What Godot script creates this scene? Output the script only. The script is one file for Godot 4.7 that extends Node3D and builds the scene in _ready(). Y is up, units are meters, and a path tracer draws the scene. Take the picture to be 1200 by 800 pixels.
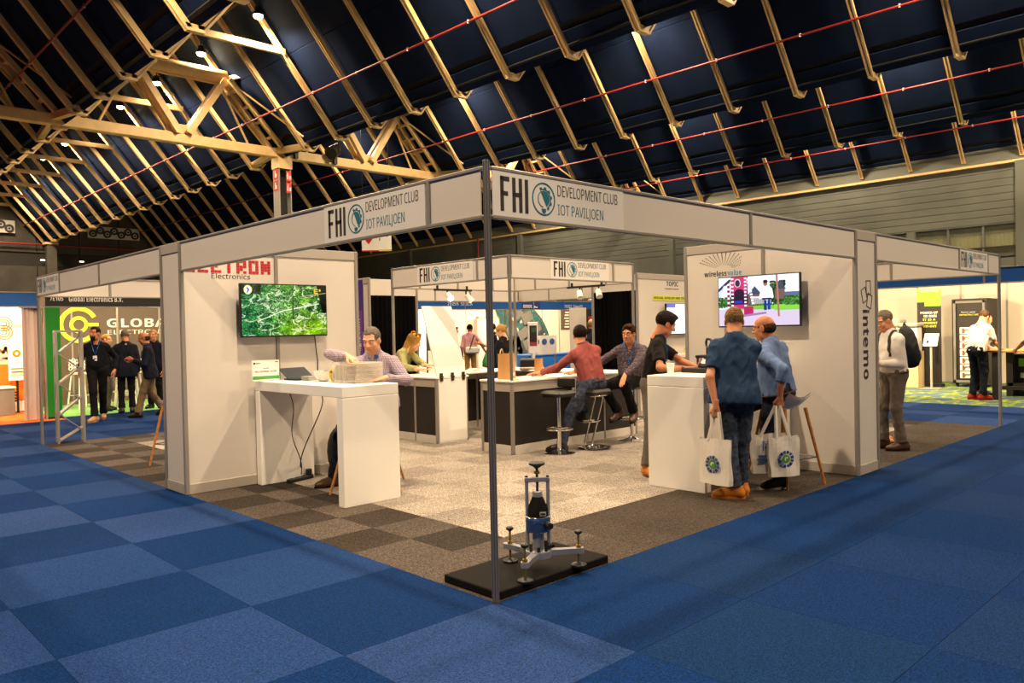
extends Node3D
# An exhibition stand in a hall with a saw-tooth roof. +X runs back-right, -Z back-left; the stand's front corner is the origin.

var M := {}
var used := {}
const BL := Basis(Vector3(0, 0, 1), Vector3(0, 1, 0), Vector3(-1, 0, 0))   # a face that looks towards -X
const BI := Basis.IDENTITY                                                     # a face that looks towards +Z
const BR := Basis(Vector3(0, 0, -1), Vector3(0, 1, 0), Vector3(1, 0, 0))   # a face that looks towards +X
const BB := Basis(Vector3(-1, 0, 0), Vector3(0, 1, 0), Vector3(0, 0, -1))  # a face that looks towards -Z


class MB:
	# collects shapes into one mesh
	var v := PackedVector3Array()
	var n := PackedVector3Array()
	var uv := PackedVector2Array()
	var ix := PackedInt32Array()

	func vert(p: Vector3, q: Vector3, t := Vector2.ZERO) -> int:
		v.append(p); n.append(q); uv.append(t)
		return v.size() - 1

	func tri(a: Vector3, b: Vector3, c: Vector3) -> void:   # counter-clockwise seen from outside
		var q := (b - a).cross(c - a).normalized()
		var i := vert(a, q); vert(b, q); vert(c, q)
		ix.append_array([i, i + 2, i + 1])

	func quad(a: Vector3, b: Vector3, c: Vector3, d: Vector3) -> void:
		var q := (c - a).cross(d - b).normalized()
		var i := vert(a, q, Vector2(0, 1)); vert(b, q, Vector2(1, 1)); vert(c, q, Vector2(1, 0)); vert(d, q, Vector2(0, 0))
		ix.append_array([i, i + 2, i + 1, i, i + 3, i + 2])

	func quad_out(a: Vector3, b: Vector3, c: Vector3, d: Vector3, from: Vector3) -> void:
		if (c - a).cross(d - b).dot((a + c) * 0.5 - from) < 0: quad(d, c, b, a)
		else: quad(a, b, c, d)

	func box(c: Vector3, s: Vector3, b := Basis.IDENTITY, e := 0.0) -> MB:
		var h := s * 0.5
		e = minf(e, minf(h.x, minf(h.y, h.z)) * 0.9)
		var ax: Array[Vector3] = [b.x, b.y, b.z]
		for k in 3:
			var u: Vector3 = ax[(k + 1) % 3]; var w: Vector3 = ax[(k + 2) % 3]
			var hu := h[(k + 1) % 3] - e; var hw := h[(k + 2) % 3] - e
			for g in [1.0, -1.0]:
				var o: Vector3 = c + ax[k] * h[k] * g
				var uu := u * hu; var ww: Vector3 = w * hw * g
				quad(o - uu - ww, o + uu - ww, o + uu + ww, o - uu + ww)
		if e > 0.0:
			for k in 3:
				var a0: Vector3 = ax[k]; var u: Vector3 = ax[(k + 1) % 3]; var w: Vector3 = ax[(k + 2) % 3]
				var l := h[k] - e; var hu := h[(k + 1) % 3]; var hw := h[(k + 2) % 3]
				for g in [1.0, -1.0]:
					for f in [1.0, -1.0]:
						var p: Vector3 = c + u * hu * g + w * (hw - e) * f
						var q: Vector3 = c + u * (hu - e) * g + w * hw * f
						quad_out(p - a0 * l, q - a0 * l, q + a0 * l, p + a0 * l, c)
			for gx in [1.0, -1.0]:
				for gy in [1.0, -1.0]:
					for gz in [1.0, -1.0]:
						var px: Vector3 = c + ax[0] * h.x * gx + ax[1] * (h.y - e) * gy + ax[2] * (h.z - e) * gz
						var py: Vector3 = c + ax[0] * (h.x - e) * gx + ax[1] * h.y * gy + ax[2] * (h.z - e) * gz
						var pz: Vector3 = c + ax[0] * (h.x - e) * gx + ax[1] * (h.y - e) * gy + ax[2] * h.z * gz
						if gx * gy * gz > 0: tri(px, py, pz)
						else: tri(px, pz, py)
		return self

	func bb(x0: float, y0: float, z0: float, x1: float, y1: float, z1: float, e := 0.0) -> MB:
		return box(Vector3((x0 + x1) * 0.5, (y0 + y1) * 0.5, (z0 + z1) * 0.5), Vector3(absf(x1 - x0), absf(y1 - y0), absf(z1 - z0)), Basis.IDENTITY, e)

	# a bar of w (sideways) by d between two points
	func bar(a: Vector3, b: Vector3, w: float, d: float, up := Vector3.UP) -> MB:
		var y := (b - a).normalized()
		var x := up.cross(y)
		if x.length() < 0.01: x = Vector3.RIGHT.cross(y)
		x = x.normalized()
		return box((a + b) * 0.5, Vector3(w, (b - a).length(), d), Basis(x, y, x.cross(y)))

	func lathe(pr: Array, m := 20, xf := Transform3D(), capped := true) -> MB:   # pr: Vector2(radius, height) from bottom to top
		var rows := []
		for k in pr.size():
			var r: Vector2 = pr[k]
			var t0: Vector2 = pr[maxi(k - 1, 0)]; var t1: Vector2 = pr[mini(k + 1, pr.size() - 1)]
			var tg := t1 - t0
			rows.append([r, Vector2(tg.y, -tg.x).normalized()])
		for k in pr.size() - 1:
			var sharp: bool = pr.size() < 4 or (pr[k + 1] - pr[k]).length() > 0.0
			var a: Vector2 = pr[k]; var c: Vector2 = pr[k + 1]
			if a.is_equal_approx(c): continue
			var fl := Vector2(c.y - a.y, -(c.x - a.x)).normalized()
			var na: Vector2 = rows[k][1]; var nc: Vector2 = rows[k + 1][1]
			if na.dot(fl) < 0.8: na = fl
			if nc.dot(fl) < 0.8: nc = fl
			var base := v.size()
			for j in m + 1:
				var g := TAU * j / m
				var cs := cos(g); var sn := sin(g)
				vert(xf * Vector3(a.x * cs, a.y, a.x * sn), (xf.basis * Vector3(na.x * cs, na.y, na.x * sn)).normalized(), Vector2(float(j) / m, 0))
				vert(xf * Vector3(c.x * cs, c.y, c.x * sn), (xf.basis * Vector3(nc.x * cs, nc.y, nc.x * sn)).normalized(), Vector2(float(j) / m, 1))
			for j in m:
				var i := base + j * 2
				ix.append_array([i, i + 2, i + 1, i + 1, i + 2, i + 3])
		if capped:
			for top in [0, 1]:
				var r: Vector2 = pr[pr.size() - 1] if top else pr[0]
				if r.x < 0.0005: continue
				var q := xf.basis * Vector3(0, 1 if top else -1, 0)
				var i := vert(xf * Vector3(0, r.y, 0), q.normalized())
				for j in m + 1: vert(xf * Vector3(r.x * cos(TAU * j / m), r.y, r.x * sin(TAU * j / m)), q.normalized())
				for j in m:
					if top: ix.append_array([i, i + 1 + j, i + 2 + j])
					else: ix.append_array([i, i + 2 + j, i + 1 + j])
		return self

	func cyl(a: Vector3, b: Vector3, r0: float, r1 := -1.0, m := 12, capped := true) -> MB:
		if r1 < 0: r1 = r0
		var y := b - a
		var l := y.length()
		y /= l
		var x := Vector3.UP.cross(y)
		if x.length() < 0.01: x = Vector3.RIGHT
		x = x.normalized()
		return lathe([Vector2(r0, 0), Vector2(r1, l)], m, Transform3D(Basis(x, y, x.cross(y)), a), capped)

	func tube(p: Array, r: float, m := 8, closed := false) -> MB:
		var rings := []
		var cnt := p.size()
		var px := Vector3.ZERO
		for k in cnt:
			var a: Vector3 = p[(k - 1 + cnt) % cnt] if closed else p[maxi(k - 1, 0)]
			var b: Vector3 = p[(k + 1) % cnt] if closed else p[mini(k + 1, cnt - 1)]
			var y := (b - a).normalized()
			var x := (px - y * px.dot(y)) if px != Vector3.ZERO else (Vector3.UP.cross(y) if absf(y.y) < 0.95 else Vector3.RIGHT.cross(y))
			x = x.normalized(); px = x
			var z := x.cross(y)
			var base := v.size()
			for j in m + 1:
				var d := x * cos(TAU * j / m) + z * sin(TAU * j / m)
				vert(p[k] + d * r, d)
			rings.append(base)
		for k in (cnt if closed else cnt - 1):
			var i: int = rings[k]; var o: int = rings[(k + 1) % cnt]
			for j in m: ix.append_array([i + j, i + j + 1, o + j, o + j, i + j + 1, o + j + 1])
		if not closed:
			for e in [0, cnt - 1]:
				var i: int = rings[e]
				var q: Vector3 = (p[0] - p[1]).normalized() if e == 0 else (p[cnt - 1] - p[cnt - 2]).normalized()
				var c := vert(p[e], q)
				var s := v.size()
				for j in m + 1: vert(v[i + j], q)
				for j in m:
					if e == 0: ix.append_array([c, s + j + 1, s + j])
					else: ix.append_array([c, s + j, s + j + 1])
		return self

	func ball(c: Vector3, r: Vector3, m := 12, b := Basis.IDENTITY) -> MB:
		var base := v.size()
		var h := m / 2
		for i in h + 1:
			for j in m + 1:
				var t := PI * i / h; var g := TAU * j / m
				var d := Vector3(sin(t) * cos(g), cos(t), sin(t) * sin(g))
				vert(c + b * (d * r), (b * (d / r)).normalized(), Vector2(float(j) / m, float(i) / h))
		for i in h:
			for j in m:
				var a := base + i * (m + 1) + j
				ix.append_array([a, a + m + 1, a + 1, a + 1, a + m + 1, a + m + 2])
		return self

	# an outline in x, y pushed out along z
	func prism(pts: PackedVector2Array, z0: float, z1: float, xf := Transform3D()) -> MB:
		if Geometry2D.is_polygon_clockwise(pts): pts.reverse()
		var t := Geometry2D.triangulate_polygon(pts)
		for k in range(0, t.size(), 3):
			var a := pts[t[k]]; var b := pts[t[k + 1]]; var c := pts[t[k + 2]]
			if (b - a).cross(c - a) < 0:
				var w := b
				b = c; c = w
			tri(xf * Vector3(a.x, a.y, z1), xf * Vector3(b.x, b.y, z1), xf * Vector3(c.x, c.y, z1))
			tri(xf * Vector3(a.x, a.y, z0), xf * Vector3(c.x, c.y, z0), xf * Vector3(b.x, b.y, z0))
		var q := pts.size()
		for k in q:
			var a := pts[k]; var b := pts[(k + 1) % q]
			quad(xf * Vector3(a.x, a.y, z0), xf * Vector3(b.x, b.y, z0), xf * Vector3(b.x, b.y, z1), xf * Vector3(a.x, a.y, z1))
		return self

	func ring(c: Vector2, r0: float, r1: float, z0: float, z1: float, a0 := 0.0, a1 := TAU, m := 32, xf := Transform3D()) -> MB:
		for k in m:
			var g := lerpf(a0, a1, float(k) / m); var h := lerpf(a0, a1, float(k + 1) / m)
			var p := [c + Vector2(cos(g), sin(g)) * r0, c + Vector2(cos(g), sin(g)) * r1, c + Vector2(cos(h), sin(h)) * r1, c + Vector2(cos(h), sin(h)) * r0]
			var f := func(i: int, z: float) -> Vector3: return xf * Vector3(p[i].x, p[i].y, z)
			quad(f.call(0, z1), f.call(1, z1), f.call(2, z1), f.call(3, z1))
			quad(f.call(1, z0), f.call(2, z0), f.call(2, z1), f.call(1, z1))
			quad(f.call(3, z0), f.call(0, z0), f.call(0, z1), f.call(3, z1))
		return self

	func done() -> ArrayMesh:
		var a := []
		a.resize(Mesh.ARRAY_MAX)
		a[Mesh.ARRAY_VERTEX] = v; a[Mesh.ARRAY_NORMAL] = n; a[Mesh.ARRAY_TEX_UV] = uv; a[Mesh.ARRAY_INDEX] = ix
		var m := ArrayMesh.new()
		m.add_surface_from_arrays(Mesh.PRIMITIVE_TRIANGLES, a)
		return m


func rgb(r: int, g: int, b: int) -> Color:
	return Color8(r, g, b)


func mat(key: String, col: Color, rough := 0.6, metal := 0.0) -> StandardMaterial3D:
	var m := StandardMaterial3D.new()
	m.resource_name = key
	m.albedo_color = col; m.roughness = rough; m.metallic = metal
	M[key] = m
	return m


func noise_tex(freq: float, lo: Color, hi: Color, size := 256, sd := 1, kind := FastNoiseLite.TYPE_SIMPLEX, oct := 3, normal := false) -> NoiseTexture2D:
	var f := FastNoiseLite.new()
	f.noise_type = kind; f.seed = sd; f.frequency = freq; f.fractal_octaves = oct
	if oct < 2: f.fractal_type = FastNoiseLite.FRACTAL_NONE
	var t := NoiseTexture2D.new()
	t.width = size; t.height = size; t.seamless = true; t.noise = f
	if normal:
		t.as_normal_map = true; t.bump_strength = 4.0
	else:
		var g := Gradient.new()
		g.colors = PackedColorArray([lo, hi]); g.offsets = PackedFloat32Array([0.2, 0.8])
		t.color_ramp = g
	return t


func tri_tex(m: StandardMaterial3D, t: Texture2D, scale: float, world := true) -> StandardMaterial3D:
	m.albedo_texture = t
	m.uv1_triplanar = true; m.uv1_world_triplanar = world
	m.uv1_scale = Vector3.ONE * scale
	return m


func glow(key: String, col: Color, e: float) -> StandardMaterial3D:
	var m := mat(key, col, 0.5)
	m.emission_enabled = true; m.emission = col; m.emission_energy_multiplier = e
	return m


func put(o: Node, called: String, parent: Node = null) -> Node:
	if parent:
		o.name = called
		parent.add_child(o, true)
		return o
	if used.has(called):
		o.name = "%s_%03d" % [called, used[called]]
		used[called] += 1
	else:
		o.name = called
		used[called] = 1
	add_child(o, true)
	return o


func thing(called: String, label: String, category: String, at := Vector3.ZERO, turn := 0.0, group := "") -> Node3D:
	var o := Node3D.new()
	put(o, called)
	o.position = at; o.rotation.y = turn
	tag(o, label, category, group)
	return o


func tag(o: Node3D, label: String, category: String, group := "") -> Node3D:
	o.set_meta("label", label); o.set_meta("category", category)
	if group: o.set_meta("group", group)
	return o


func obj(called: String, mesh, m, parent: Node = null, xf := Transform3D()) -> MeshInstance3D:
	var o := MeshInstance3D.new()
	o.mesh = mesh.done() if mesh is MB else mesh
	if m is String: m = M[m]
	if m: o.material_override = m
	o.transform = xf
	put(o, called, parent)
	return o


func struct(called: String, mesh, m, parent: Node = null) -> MeshInstance3D:
	var o := obj(called, mesh, m, parent)
	if parent == null: o.set_meta("kind", "structure")
	return o


func dup(o: Node3D, at: Vector3, turn := 0.0, label := "") -> Node3D:
	var c: Node3D = o.duplicate()
	put(c, String(o.name).rstrip("_0123456789"))
	c.position = at; c.rotation.y = turn
	if label: c.set_meta("label", label)
	return c


var fonts := {}
# lettering fitted into w by h metres, lower left corner at p, on a face with the axes b
func text(s: String, p: Vector3, w: float, h: float, b: Basis, m, parent: Node, called := "lettering", bold := 400, serif := false) -> MeshInstance3D:
	var key := "%s%d" % [serif, bold]
	if not fonts.has(key):
		var f := SystemFont.new()
		f.font_names = PackedStringArray(["Droid Serif" if serif else "Droid Sans"]); f.font_weight = bold
		fonts[key] = f
	var t := TextMesh.new()
	t.text = s; t.font = fonts[key]; t.font_size = 32; t.pixel_size = 0.01; t.depth = 0.02; t.curve_step = 2.0
	t.horizontal_alignment = HORIZONTAL_ALIGNMENT_LEFT
	var a := t.get_aabb()
	var sx := w / a.size.x; var sy := h / a.size.y
	var sc := Basis(b.x * sx, b.y * sy, b.z * 0.1)
	return obj(called, t, m, parent, Transform3D(sc, p - sc * Vector3(a.position.x, a.position.y, 0)))


func lamp(at: Vector3, col: Color, e: float, size: float, parent: Node = null) -> OmniLight3D:
	var l := OmniLight3D.new()
	l.light_color = col; l.light_energy = e; l.light_size = size; l.omni_range = 80.0; l.omni_attenuation = 2.0; l.shadow_enabled = true
	l.position = at
	put(l, "lamp_light", parent)
	return l


func spot(at: Vector3, to: Vector3, col: Color, e: float, ang: float, size: float, parent: Node = null) -> SpotLight3D:
	var l := SpotLight3D.new()
	l.light_color = col; l.light_energy = e; l.light_size = size; l.spot_range = 60.0; l.spot_attenuation = 2.0; l.spot_angle = ang; l.spot_angle_attenuation = 0.6; l.shadow_enabled = true
	put(l, "spot_light", parent)
	l.look_at_from_position(at, to, Vector3.UP if absf((to - at).normalized().y) < 0.98 else Vector3.RIGHT)
	return l


func setup() -> void:
	var cam := Camera3D.new()
	cam.fov = 47.0766; cam.near = 0.05; cam.far = 200.0
	cam.transform = Transform3D(Basis(Vector3(0.72126104, -0.02169424, 0.69232353), Vector3(0.02621401, 0.99964829, 0.0040147), Vector3(-0.69216713, 0.01525293, 0.72157606)), Vector3(-3.00517678, 1.56365900, 3.31341216))
	put(cam, "camera"); cam.current = true
	var we := WorldEnvironment.new()
	var e := Environment.new()
	e.background_mode = Environment.BG_COLOR; e.background_color = Color(0.02, 0.02, 0.025)
	e.tonemap_mode = Environment.TONE_MAPPER_LINEAR; e.tonemap_exposure = 1.0
	e.sdfgi_enabled = true; e.ssao_enabled = true; e.ssil_enabled = true
	we.environment = e
	put(we, "surroundings")


const LAMP_COLOR := Color(1.0, 0.885, 0.74)
const LAMP_POWER := 36.0

func high_bay_lamps() -> void:
	var sh := MB.new().lathe([Vector2(0.05, 0.2), Vector2(0.07, 0.19), Vector2(0.08, 0.09), Vector2(0.115, 0.06), Vector2(0.125, 0.0), Vector2(0.115, 0.0), Vector2(0.1, 0.04)], 20, Transform3D(), false).done()
	var le := MB.new().ball(Vector3(0, 0.0, 0), Vector3(0.11, 0.08, 0.11), 14).done()
	var names := ["topmost and largest", "second from the top", "third from the top", "fourth from the top, over the tie beam", "", "first one under the tie beam", "second one under the tie beam", "third one under the tie beam", "lowest and smallest"]
	var make := func(x: float, y: float, z: float, label: String) -> void:
		var t := thing("high_bay_lamp", label, "lamp", Vector3(x, y, z), 0.0, "high bay lamps under the roof")
		obj("housing", sh, "dark_metal", t)
		obj("lens", le, "lamp_glow", t)
		obj("hanger", MB.new().cyl(Vector3(0, 0.19, 0), Vector3(0, 0.6, 0), 0.015), "dark_metal", t)
		spot(Vector3(x, y - 0.12, z), Vector3(x, 0, z), LAMP_COLOR, LAMP_POWER * ((1.7 if absf(z + 2.0) < 0.1 else 0.7) if x == 0.42 else 1.3 if x < 0 else 1.0), 82, 0.14)
	for k in 9:
		var s: String = names[k] if names[k] else "at the tie beam"
		make.call(5.4, 8.86, -13.68 - 3.13 * k + (0.08 if k == 0 else 0.0), "round glowing lamp in the roof row: " + s)
	for row in [[-5.6, 8.86, 3.6, 3], [0.42, 7.9, 4.2, 3], [5.4, 8.86, 11.2, 4], [10.9, 8.86, 5.0, 5], [16.4, 8.86, 2.2, 5], [21.6, 8.86, 4.2, 5]]:
		for k in row[3]:
			make.call(row[0], row[1], row[2] - 6.2 * k, "round high bay lamp hanging under a roof ridge outside the picture")


func hall() -> void:
	# ---- floor: slab, then carpet tiles laid on it
	var fl := Node3D.new()
	put(fl, "floor"); fl.set_meta("kind", "structure")
	obj("concrete_slab", MB.new().bb(-21, -0.25, -43, 25, -0.012, 15), "concrete", fl)
	var tm1 := MB.new().box(Vector3(0, -0.006, 0), Vector3(0.9985, 0.012, 0.9985), BI, 0.001).done()
	var tm5 := MB.new().box(Vector3(0, -0.006, 0), Vector3(0.4992, 0.012, 0.4992), BI, 0.0008).done()
	var rng := RandomNumberGenerator.new(); rng.seed = 7
	var rest := MB.new()
	for i in range(-12, 25):
		for j in range(-18, 12):
			if i >= 0 and i < 10 and j >= -10 and j < 0: continue
			if j < -14 and i > -2: continue
			if i >= 13: continue
			var near: bool = (i >= -4 and i < 0 and j >= -13 and j < 3) or (i >= 0 and i < 13 and j >= 0 and j < 5) or (i >= 10 and j >= -3 and j < 0) or (i >= 0 and i < 4 and j < -10 and j >= -14)
			if near:
				var dark: bool = (i + j) % 2 == 0
				var q := ("blue_dark" if dark else "blue_light") + str(rng.randi() % 3)
				if i >= 0 and j >= 0: q = ("blue_mid" if dark else "blue_soft") + str(rng.randi() % 3)
				obj("blue_carpet_tile", tm1, q, fl, Transform3D(BI, Vector3(i + 0.5, 0, j + 0.5)))
			else:
				rest.box(Vector3(i + 0.5, -0.006, j + 0.5), Vector3(0.997, 0.012, 0.997))
	var ro := obj("blue_carpet_field", rest, "blue_dark1", fl)
	ro.set_meta("kind", "stuff")
	var far := {}
	for i in 20:
		for j in range(-20, 0):
			var x := i * 0.5; var z := j * 0.5
			var inner: bool = x >= 1.0 and x < 9.0 and z >= -9.0 and z < -1.0
			var dark: bool = (i + j + 40) % 2 == 0
			var q := ""
			if inner: q = ("beige_b" if dark else "beige_a") + str(rng.randi() % 2)
			else: q = ("grey_dark" if dark else "grey_light") + str(rng.randi() % 2)
			if not inner and z >= -1: q = ("grey_mid" if x >= 1.5 or z >= -0.5 else "grey_light") + str(rng.randi() % 2)
			var near: bool = (not inner and (x < 1.0 or z >= -1.0)) or (inner and x < 6.5 and z >= -6.0)
			if near: obj("beige_carpet_tile" if inner else "grey_carpet_tile", tm5, q, fl, Transform3D(BI, Vector3(x + 0.25, 0.0, z + 0.25)))
			else:
				if not far.has(q): far[q] = MB.new()
				far[q].box(Vector3(x + 0.25, -0.006, z + 0.25), Vector3(0.498, 0.012, 0.498))
	for q in far:
		var o := obj("carpet_field", far[q], q, fl); o.set_meta("kind", "stuff")
	# ---- walls
	var wr := struct("wall_right", MB.new().bb(24.0, 0, -43, 24.3, 3.4, 15).bb(24.0, 4.42, -43, 24.3, 10.2, 15).bb(24.0, 3.4, -43, 24.3, 4.42, -12.4).bb(24.0, 3.4, -9.2, 24.3, 4.42, -8.9).bb(24.0, 3.4, -6.17, 24.3, 4.42, -5.94).bb(24.0, 3.4, -3.0, 24.3, 4.42, 15), "wall_grey")
	var sheet := MB.new()
	for k in 8: sheet.bb(23.988, 4.46 + k * 0.22, -42, 24.0, 4.46 + k * 0.22 + 0.19, 4, 0.006)
	obj("ribbed_sheet", sheet, "wall_grey", wr)
	for z in [-42.0, -33.0, -24.0, -15.2, -2.95]: obj("pilaster", MB.new().bb(23.8, 0, z - 0.12, 24, 6.22, z + 0.12), "wall_grey", wr)
	obj("eaves_rail", MB.new().bb(23.86, 6.2, -42, 24.0, 6.27, 4), "cream", wr)
	for g in [[-12.4, -9.2], [-8.9, -6.17], [-5.94, -3.0]]:
		var wn := struct("window_%d" % (int(-g[0])), MB.new().bb(24.1, 3.4, g[0], 24.14, 3.46, g[1]).bb(24.05, 4.38, g[0], 24.14, 4.42, g[1]), "dark_metal")
		for k in 4: obj("mullion", MB.new().bb(24.02, 3.4, lerpf(g[0], g[1], k / 3.0) - 0.03, 24.14, 4.42, lerpf(g[0], g[1], k / 3.0) + 0.03), "wall_grey", wn)
		obj("transom", MB.new().bb(24.02, 3.72, g[0], 24.14, 3.76, g[1]), "dark_metal", wn)
		for k in 3:
			var z0 := lerpf(g[0], g[1], k / 3.0); var z1 := lerpf(g[0], g[1], (k + 1) / 3.0)
			obj("pane", MB.new().bb(24.1, 3.42, z0, 24.11, 4.4, z1), "glass_dark", wn)
			var cur := MB.new()
			var m := 14
			for i in m: cur.box(Vector3(24.16 + 0.01 * (i % 2), 4.0, lerpf(z0, z1, (i + 0.5) / m)), Vector3(0.012, 0.56, (z1 - z0) / m * 1.05), Basis(Vector3.UP, 0.3 if i % 2 else -0.3))
			obj("curtain", cur, "window_curtain", wn)
			obj("blind", MB.new().bb(24.13, 4.15, z0 + 0.03, 24.15, 4.4, z1 - 0.03), "wall_grey", wn)
	var wb := struct("wall_back", MB.new().bb(-21, 0, -43, 25, 10.2, -42.3), "wall_dark")
	for k in 23:
		obj("wall_panel", MB.new().bb(-20 + k * 1.95, 0.0, -42.3, -20 + k * 1.95 + 1.92, 5.3, -42.2, 0.02), "wall_panel", wb)
		obj("wall_panel", MB.new().bb(-20 + k * 1.95, 6.0, -42.3, -20 + k * 1.95 + 1.92, 9.9, -42.2, 0.02), "wall_panel", wb)
	struct("wall_left", MB.new().bb(-21.3, 0, -43, -21, 10.2, 15), "wall_grey")
	struct("wall_front", MB.new().bb(-21, 0, 15, 25, 10.2, 15.3), "wall_grey")
	# ---- ceiling
	var ce := struct("ceiling", MB.new().bb(-21.3, 10.2, -43, 24.3, 10.4, 15.3), "deck_dark")
	var mm := 1.26
	var up := Vector2(mm, 1).normalized()
	var bayz := []
	for j in range(-18, 11): bayz.append(-13.78 + 1.55 * j)
	var ll := sqrt(1 + mm * mm)
	# one sheet of deck between two rafters, leaning down to +X; local frame at the rafter line's valley end
	var dirv := Vector3(-1, mm, 0).normalized(); var nrm := Vector3(mm, 1, 0).normalized()
	var bsl := Basis(dirv, nrm, dirv.cross(nrm))
	var panel := MB.new()
	panel.box(dirv * 0.24 + nrm * 0.14, Vector3(0.42, 0.05, 1.545), bsl, 0.008)
	panel.box(dirv * 1.42 + nrm * 0.14, Vector3(1.68, 0.05, 1.545), bsl, 0.008)
	panel.box(dirv * 3.35 + nrm * 0.14, Vector3(2.16, 0.05, 1.545), bsl, 0.008)
	var pm := panel.done()
	var frame := MB.new()
	var seg := func(a: Vector3, b: Vector3, q: Vector3) -> void:
		var d := (b - a).normalized(); var z := Vector3(0, 0, 1)
		var bs := Basis(z, d, z.cross(d))
		frame.box((a + b) * 0.5 + q * 0.06, Vector3(0.05, (b - a).length(), 0.1), bs)
		for g in [-0.038, 0.038]: frame.box((a + b) * 0.5 + z * g, Vector3(0.034, (b - a).length(), 0.03), bs)
		frame.box((a + b) * 0.5 + q * 0.016, Vector3(0.11, (b - a).length(), 0.012), bs)
	var nl := Vector3(-mm, 1, 0).normalized()
	seg.call(Vector3(-0.13, 0, 0), Vector3(-2.75, 3.3, 0), nrm)
	seg.call(Vector3(-5.37, 0, 0), Vector3(-2.75, 3.3, 0), nl)
	frame.box(Vector3(0, 0.01, 0), Vector3(0.28, 0.05, 0.11)); frame.box(Vector3(0, 0.06, 0), Vector3(0.3, 0.1, 0.05))
	var fm := frame.done()
	for k in 8:
		var xv := 24.1 - 5.5 * k
		var y0 := 6.4
		var o := Vector3(xv, y0, 0)
		if k < 5:
			for z in bayz:
				obj("rafter", fm, "cream", ce, Transform3D(BI, Vector3(xv, y0, z)))
				obj("roof_panel", pm, "deck" , ce, Transform3D(BI, Vector3(xv, y0, z + 0.775)))
		else:
			var q := MB.new().box(o + dirv * 2.3 + nrm * 0.14 + Vector3(0, 0, -13.5), Vector3(4.3, 0.05, 58), bsl)
			obj("roof_sheet", q, "deck", ce)
		# the slope that rises to +X, the ridge cap, the gutter
		var ns := Vector3(-mm, 1, 0).normalized(); var ds := Vector3(1, mm, 0).normalized()
		obj("roof_sheet", MB.new().box(o + Vector3(-5.5, 0, 0) + ds * 2.3 + ns * 0.14 + Vector3(0, 0, -13.5), Vector3(4.3, 0.05, 58), Basis(ds, ns, ds.cross(ns))), "deck", ce)
		obj("gutter", MB.new().bb(xv - 0.1, y0 + 0.2, -42.3, xv + 0.1, y0 + 0.22, 15).box(o + dirv * 0.5 + nrm * 0.22 + Vector3(0, 0, -13.5), Vector3(0.5, 0.03, 58), bsl), "deck_dark", ce)
		obj("ridge_deck", MB.new().bb(xv - 3.6, y0 + 3.0, -42.3, xv - 1.9, y0 + 3.04, 15), "deck_dark", ce)
		var rib := MB.new()
		for i in 9: rib.bb(xv - 3.55 + i * 0.2, y0 + 2.95, -42.3, xv - 3.47 + i * 0.2, y0 + 3.0, 0)
		if k == 3: obj("ridge_rib", rib, "deck_rib", ce)
		if k == 3 or k == 4:
			for j in 10:
				var z := -13.78 - 3.1 * (j - 2 if k == 4 else j)
				obj("collar_beam", MB.new().bar(Vector3(xv - 2.75 - 1.28, 8.24, z), Vector3(xv - 2.75 + 1.28, 8.24, z), 0.1, 0.14), "cream", ce)
		if k < 5:
			obj("sprinkler_pipe", MB.new().cyl(Vector3(xv - 0.9, y0 + 0.93, -42.3), Vector3(xv - 0.9, y0 + 0.93, 3), 0.022), "red_pipe", ce)
			for j in 24: obj("sprinkler_head", MB.new().cyl(Vector3(xv - 0.9, y0 + 0.9, -42 + j * 1.9), Vector3(xv - 0.9, y0 + 0.965, -42 + j * 1.9), 0.024, 0.024, 6), "pale_metal", ce)
	# ---- trusses
	var zt := -16.84
	var tl := ["pale steel roof truss farthest right, mostly hidden above the right fascia", "pale steel roof truss peeping over the corner of the right fascia", "pale steel roof truss with its V brace just left of the stand's top corner", "big pale steel roof truss with a round tube and V brace left of the column", "pale steel roof truss cut by the left edge of the picture"]
	for k in 5:
		var xv := 24.1 - 5.5 * k
		var t := thing("roof_truss", tl[k], "roof truss", Vector3(xv - 2.75, 6.4, zt), 0.0, "pale steel trusses under the roof")
		obj("tie_beam", MB.new().box(Vector3(0, 0.18, 0), Vector3(5.5, 0.26, 0.22), BI, 0.02), "cream", t)
		obj("gusset_plate", MB.new().prism(PackedVector2Array([Vector2(-0.5, 0.2), Vector2(0.5, 0.2), Vector2(0.3, 0.55), Vector2(-0.3, 0.55)]), -0.02, 0.02), "cream", t)
		obj("top_tube", MB.new().cyl(Vector3(-0.95, 1.98, 0), Vector3(1.2, 1.98, 0), 0.17, 0.17, 18), "cream", t)
		for s in [-1.0, 1.0]:
			for f in [-0.15, 0.15]:
				obj("v_strut", MB.new().bar(Vector3(0.12 * s, 0.32, f), Vector3(1.12 * s, 1.85, f), 0.14, 0.16), "cream", t)
				obj("lattice_chord", MB.new().bar(Vector3(1.15 * s, 1.85, f * 2.2), Vector3(2.58 * s, 0.3, f * 2.2), 0.09, 0.12), "cream", t)
			for i in 4:
				var p := Vector3(1.15 * s, 1.85, 0).lerp(Vector3(2.58 * s, 0.3, 0), 0.15 + i * 0.23)
				obj("lattice_rung", MB.new().bar(p + Vector3(0, 0, -0.29), p + Vector3(0, 0, 0.29), 0.09, 0.05), "cream", t)
			obj("tie_rod", MB.new().cyl(Vector3(1.2 * s, 1.8, 0.25), Vector3(2.6 * s, 0.35, 1.5), 0.025), "cream", t)
			obj("tie_rod", MB.new().cyl(Vector3(1.15 * s, 1.8, -0.2), Vector3(1.9 * s, 0.3, -0.2), 0.03), "cream", t)
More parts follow.
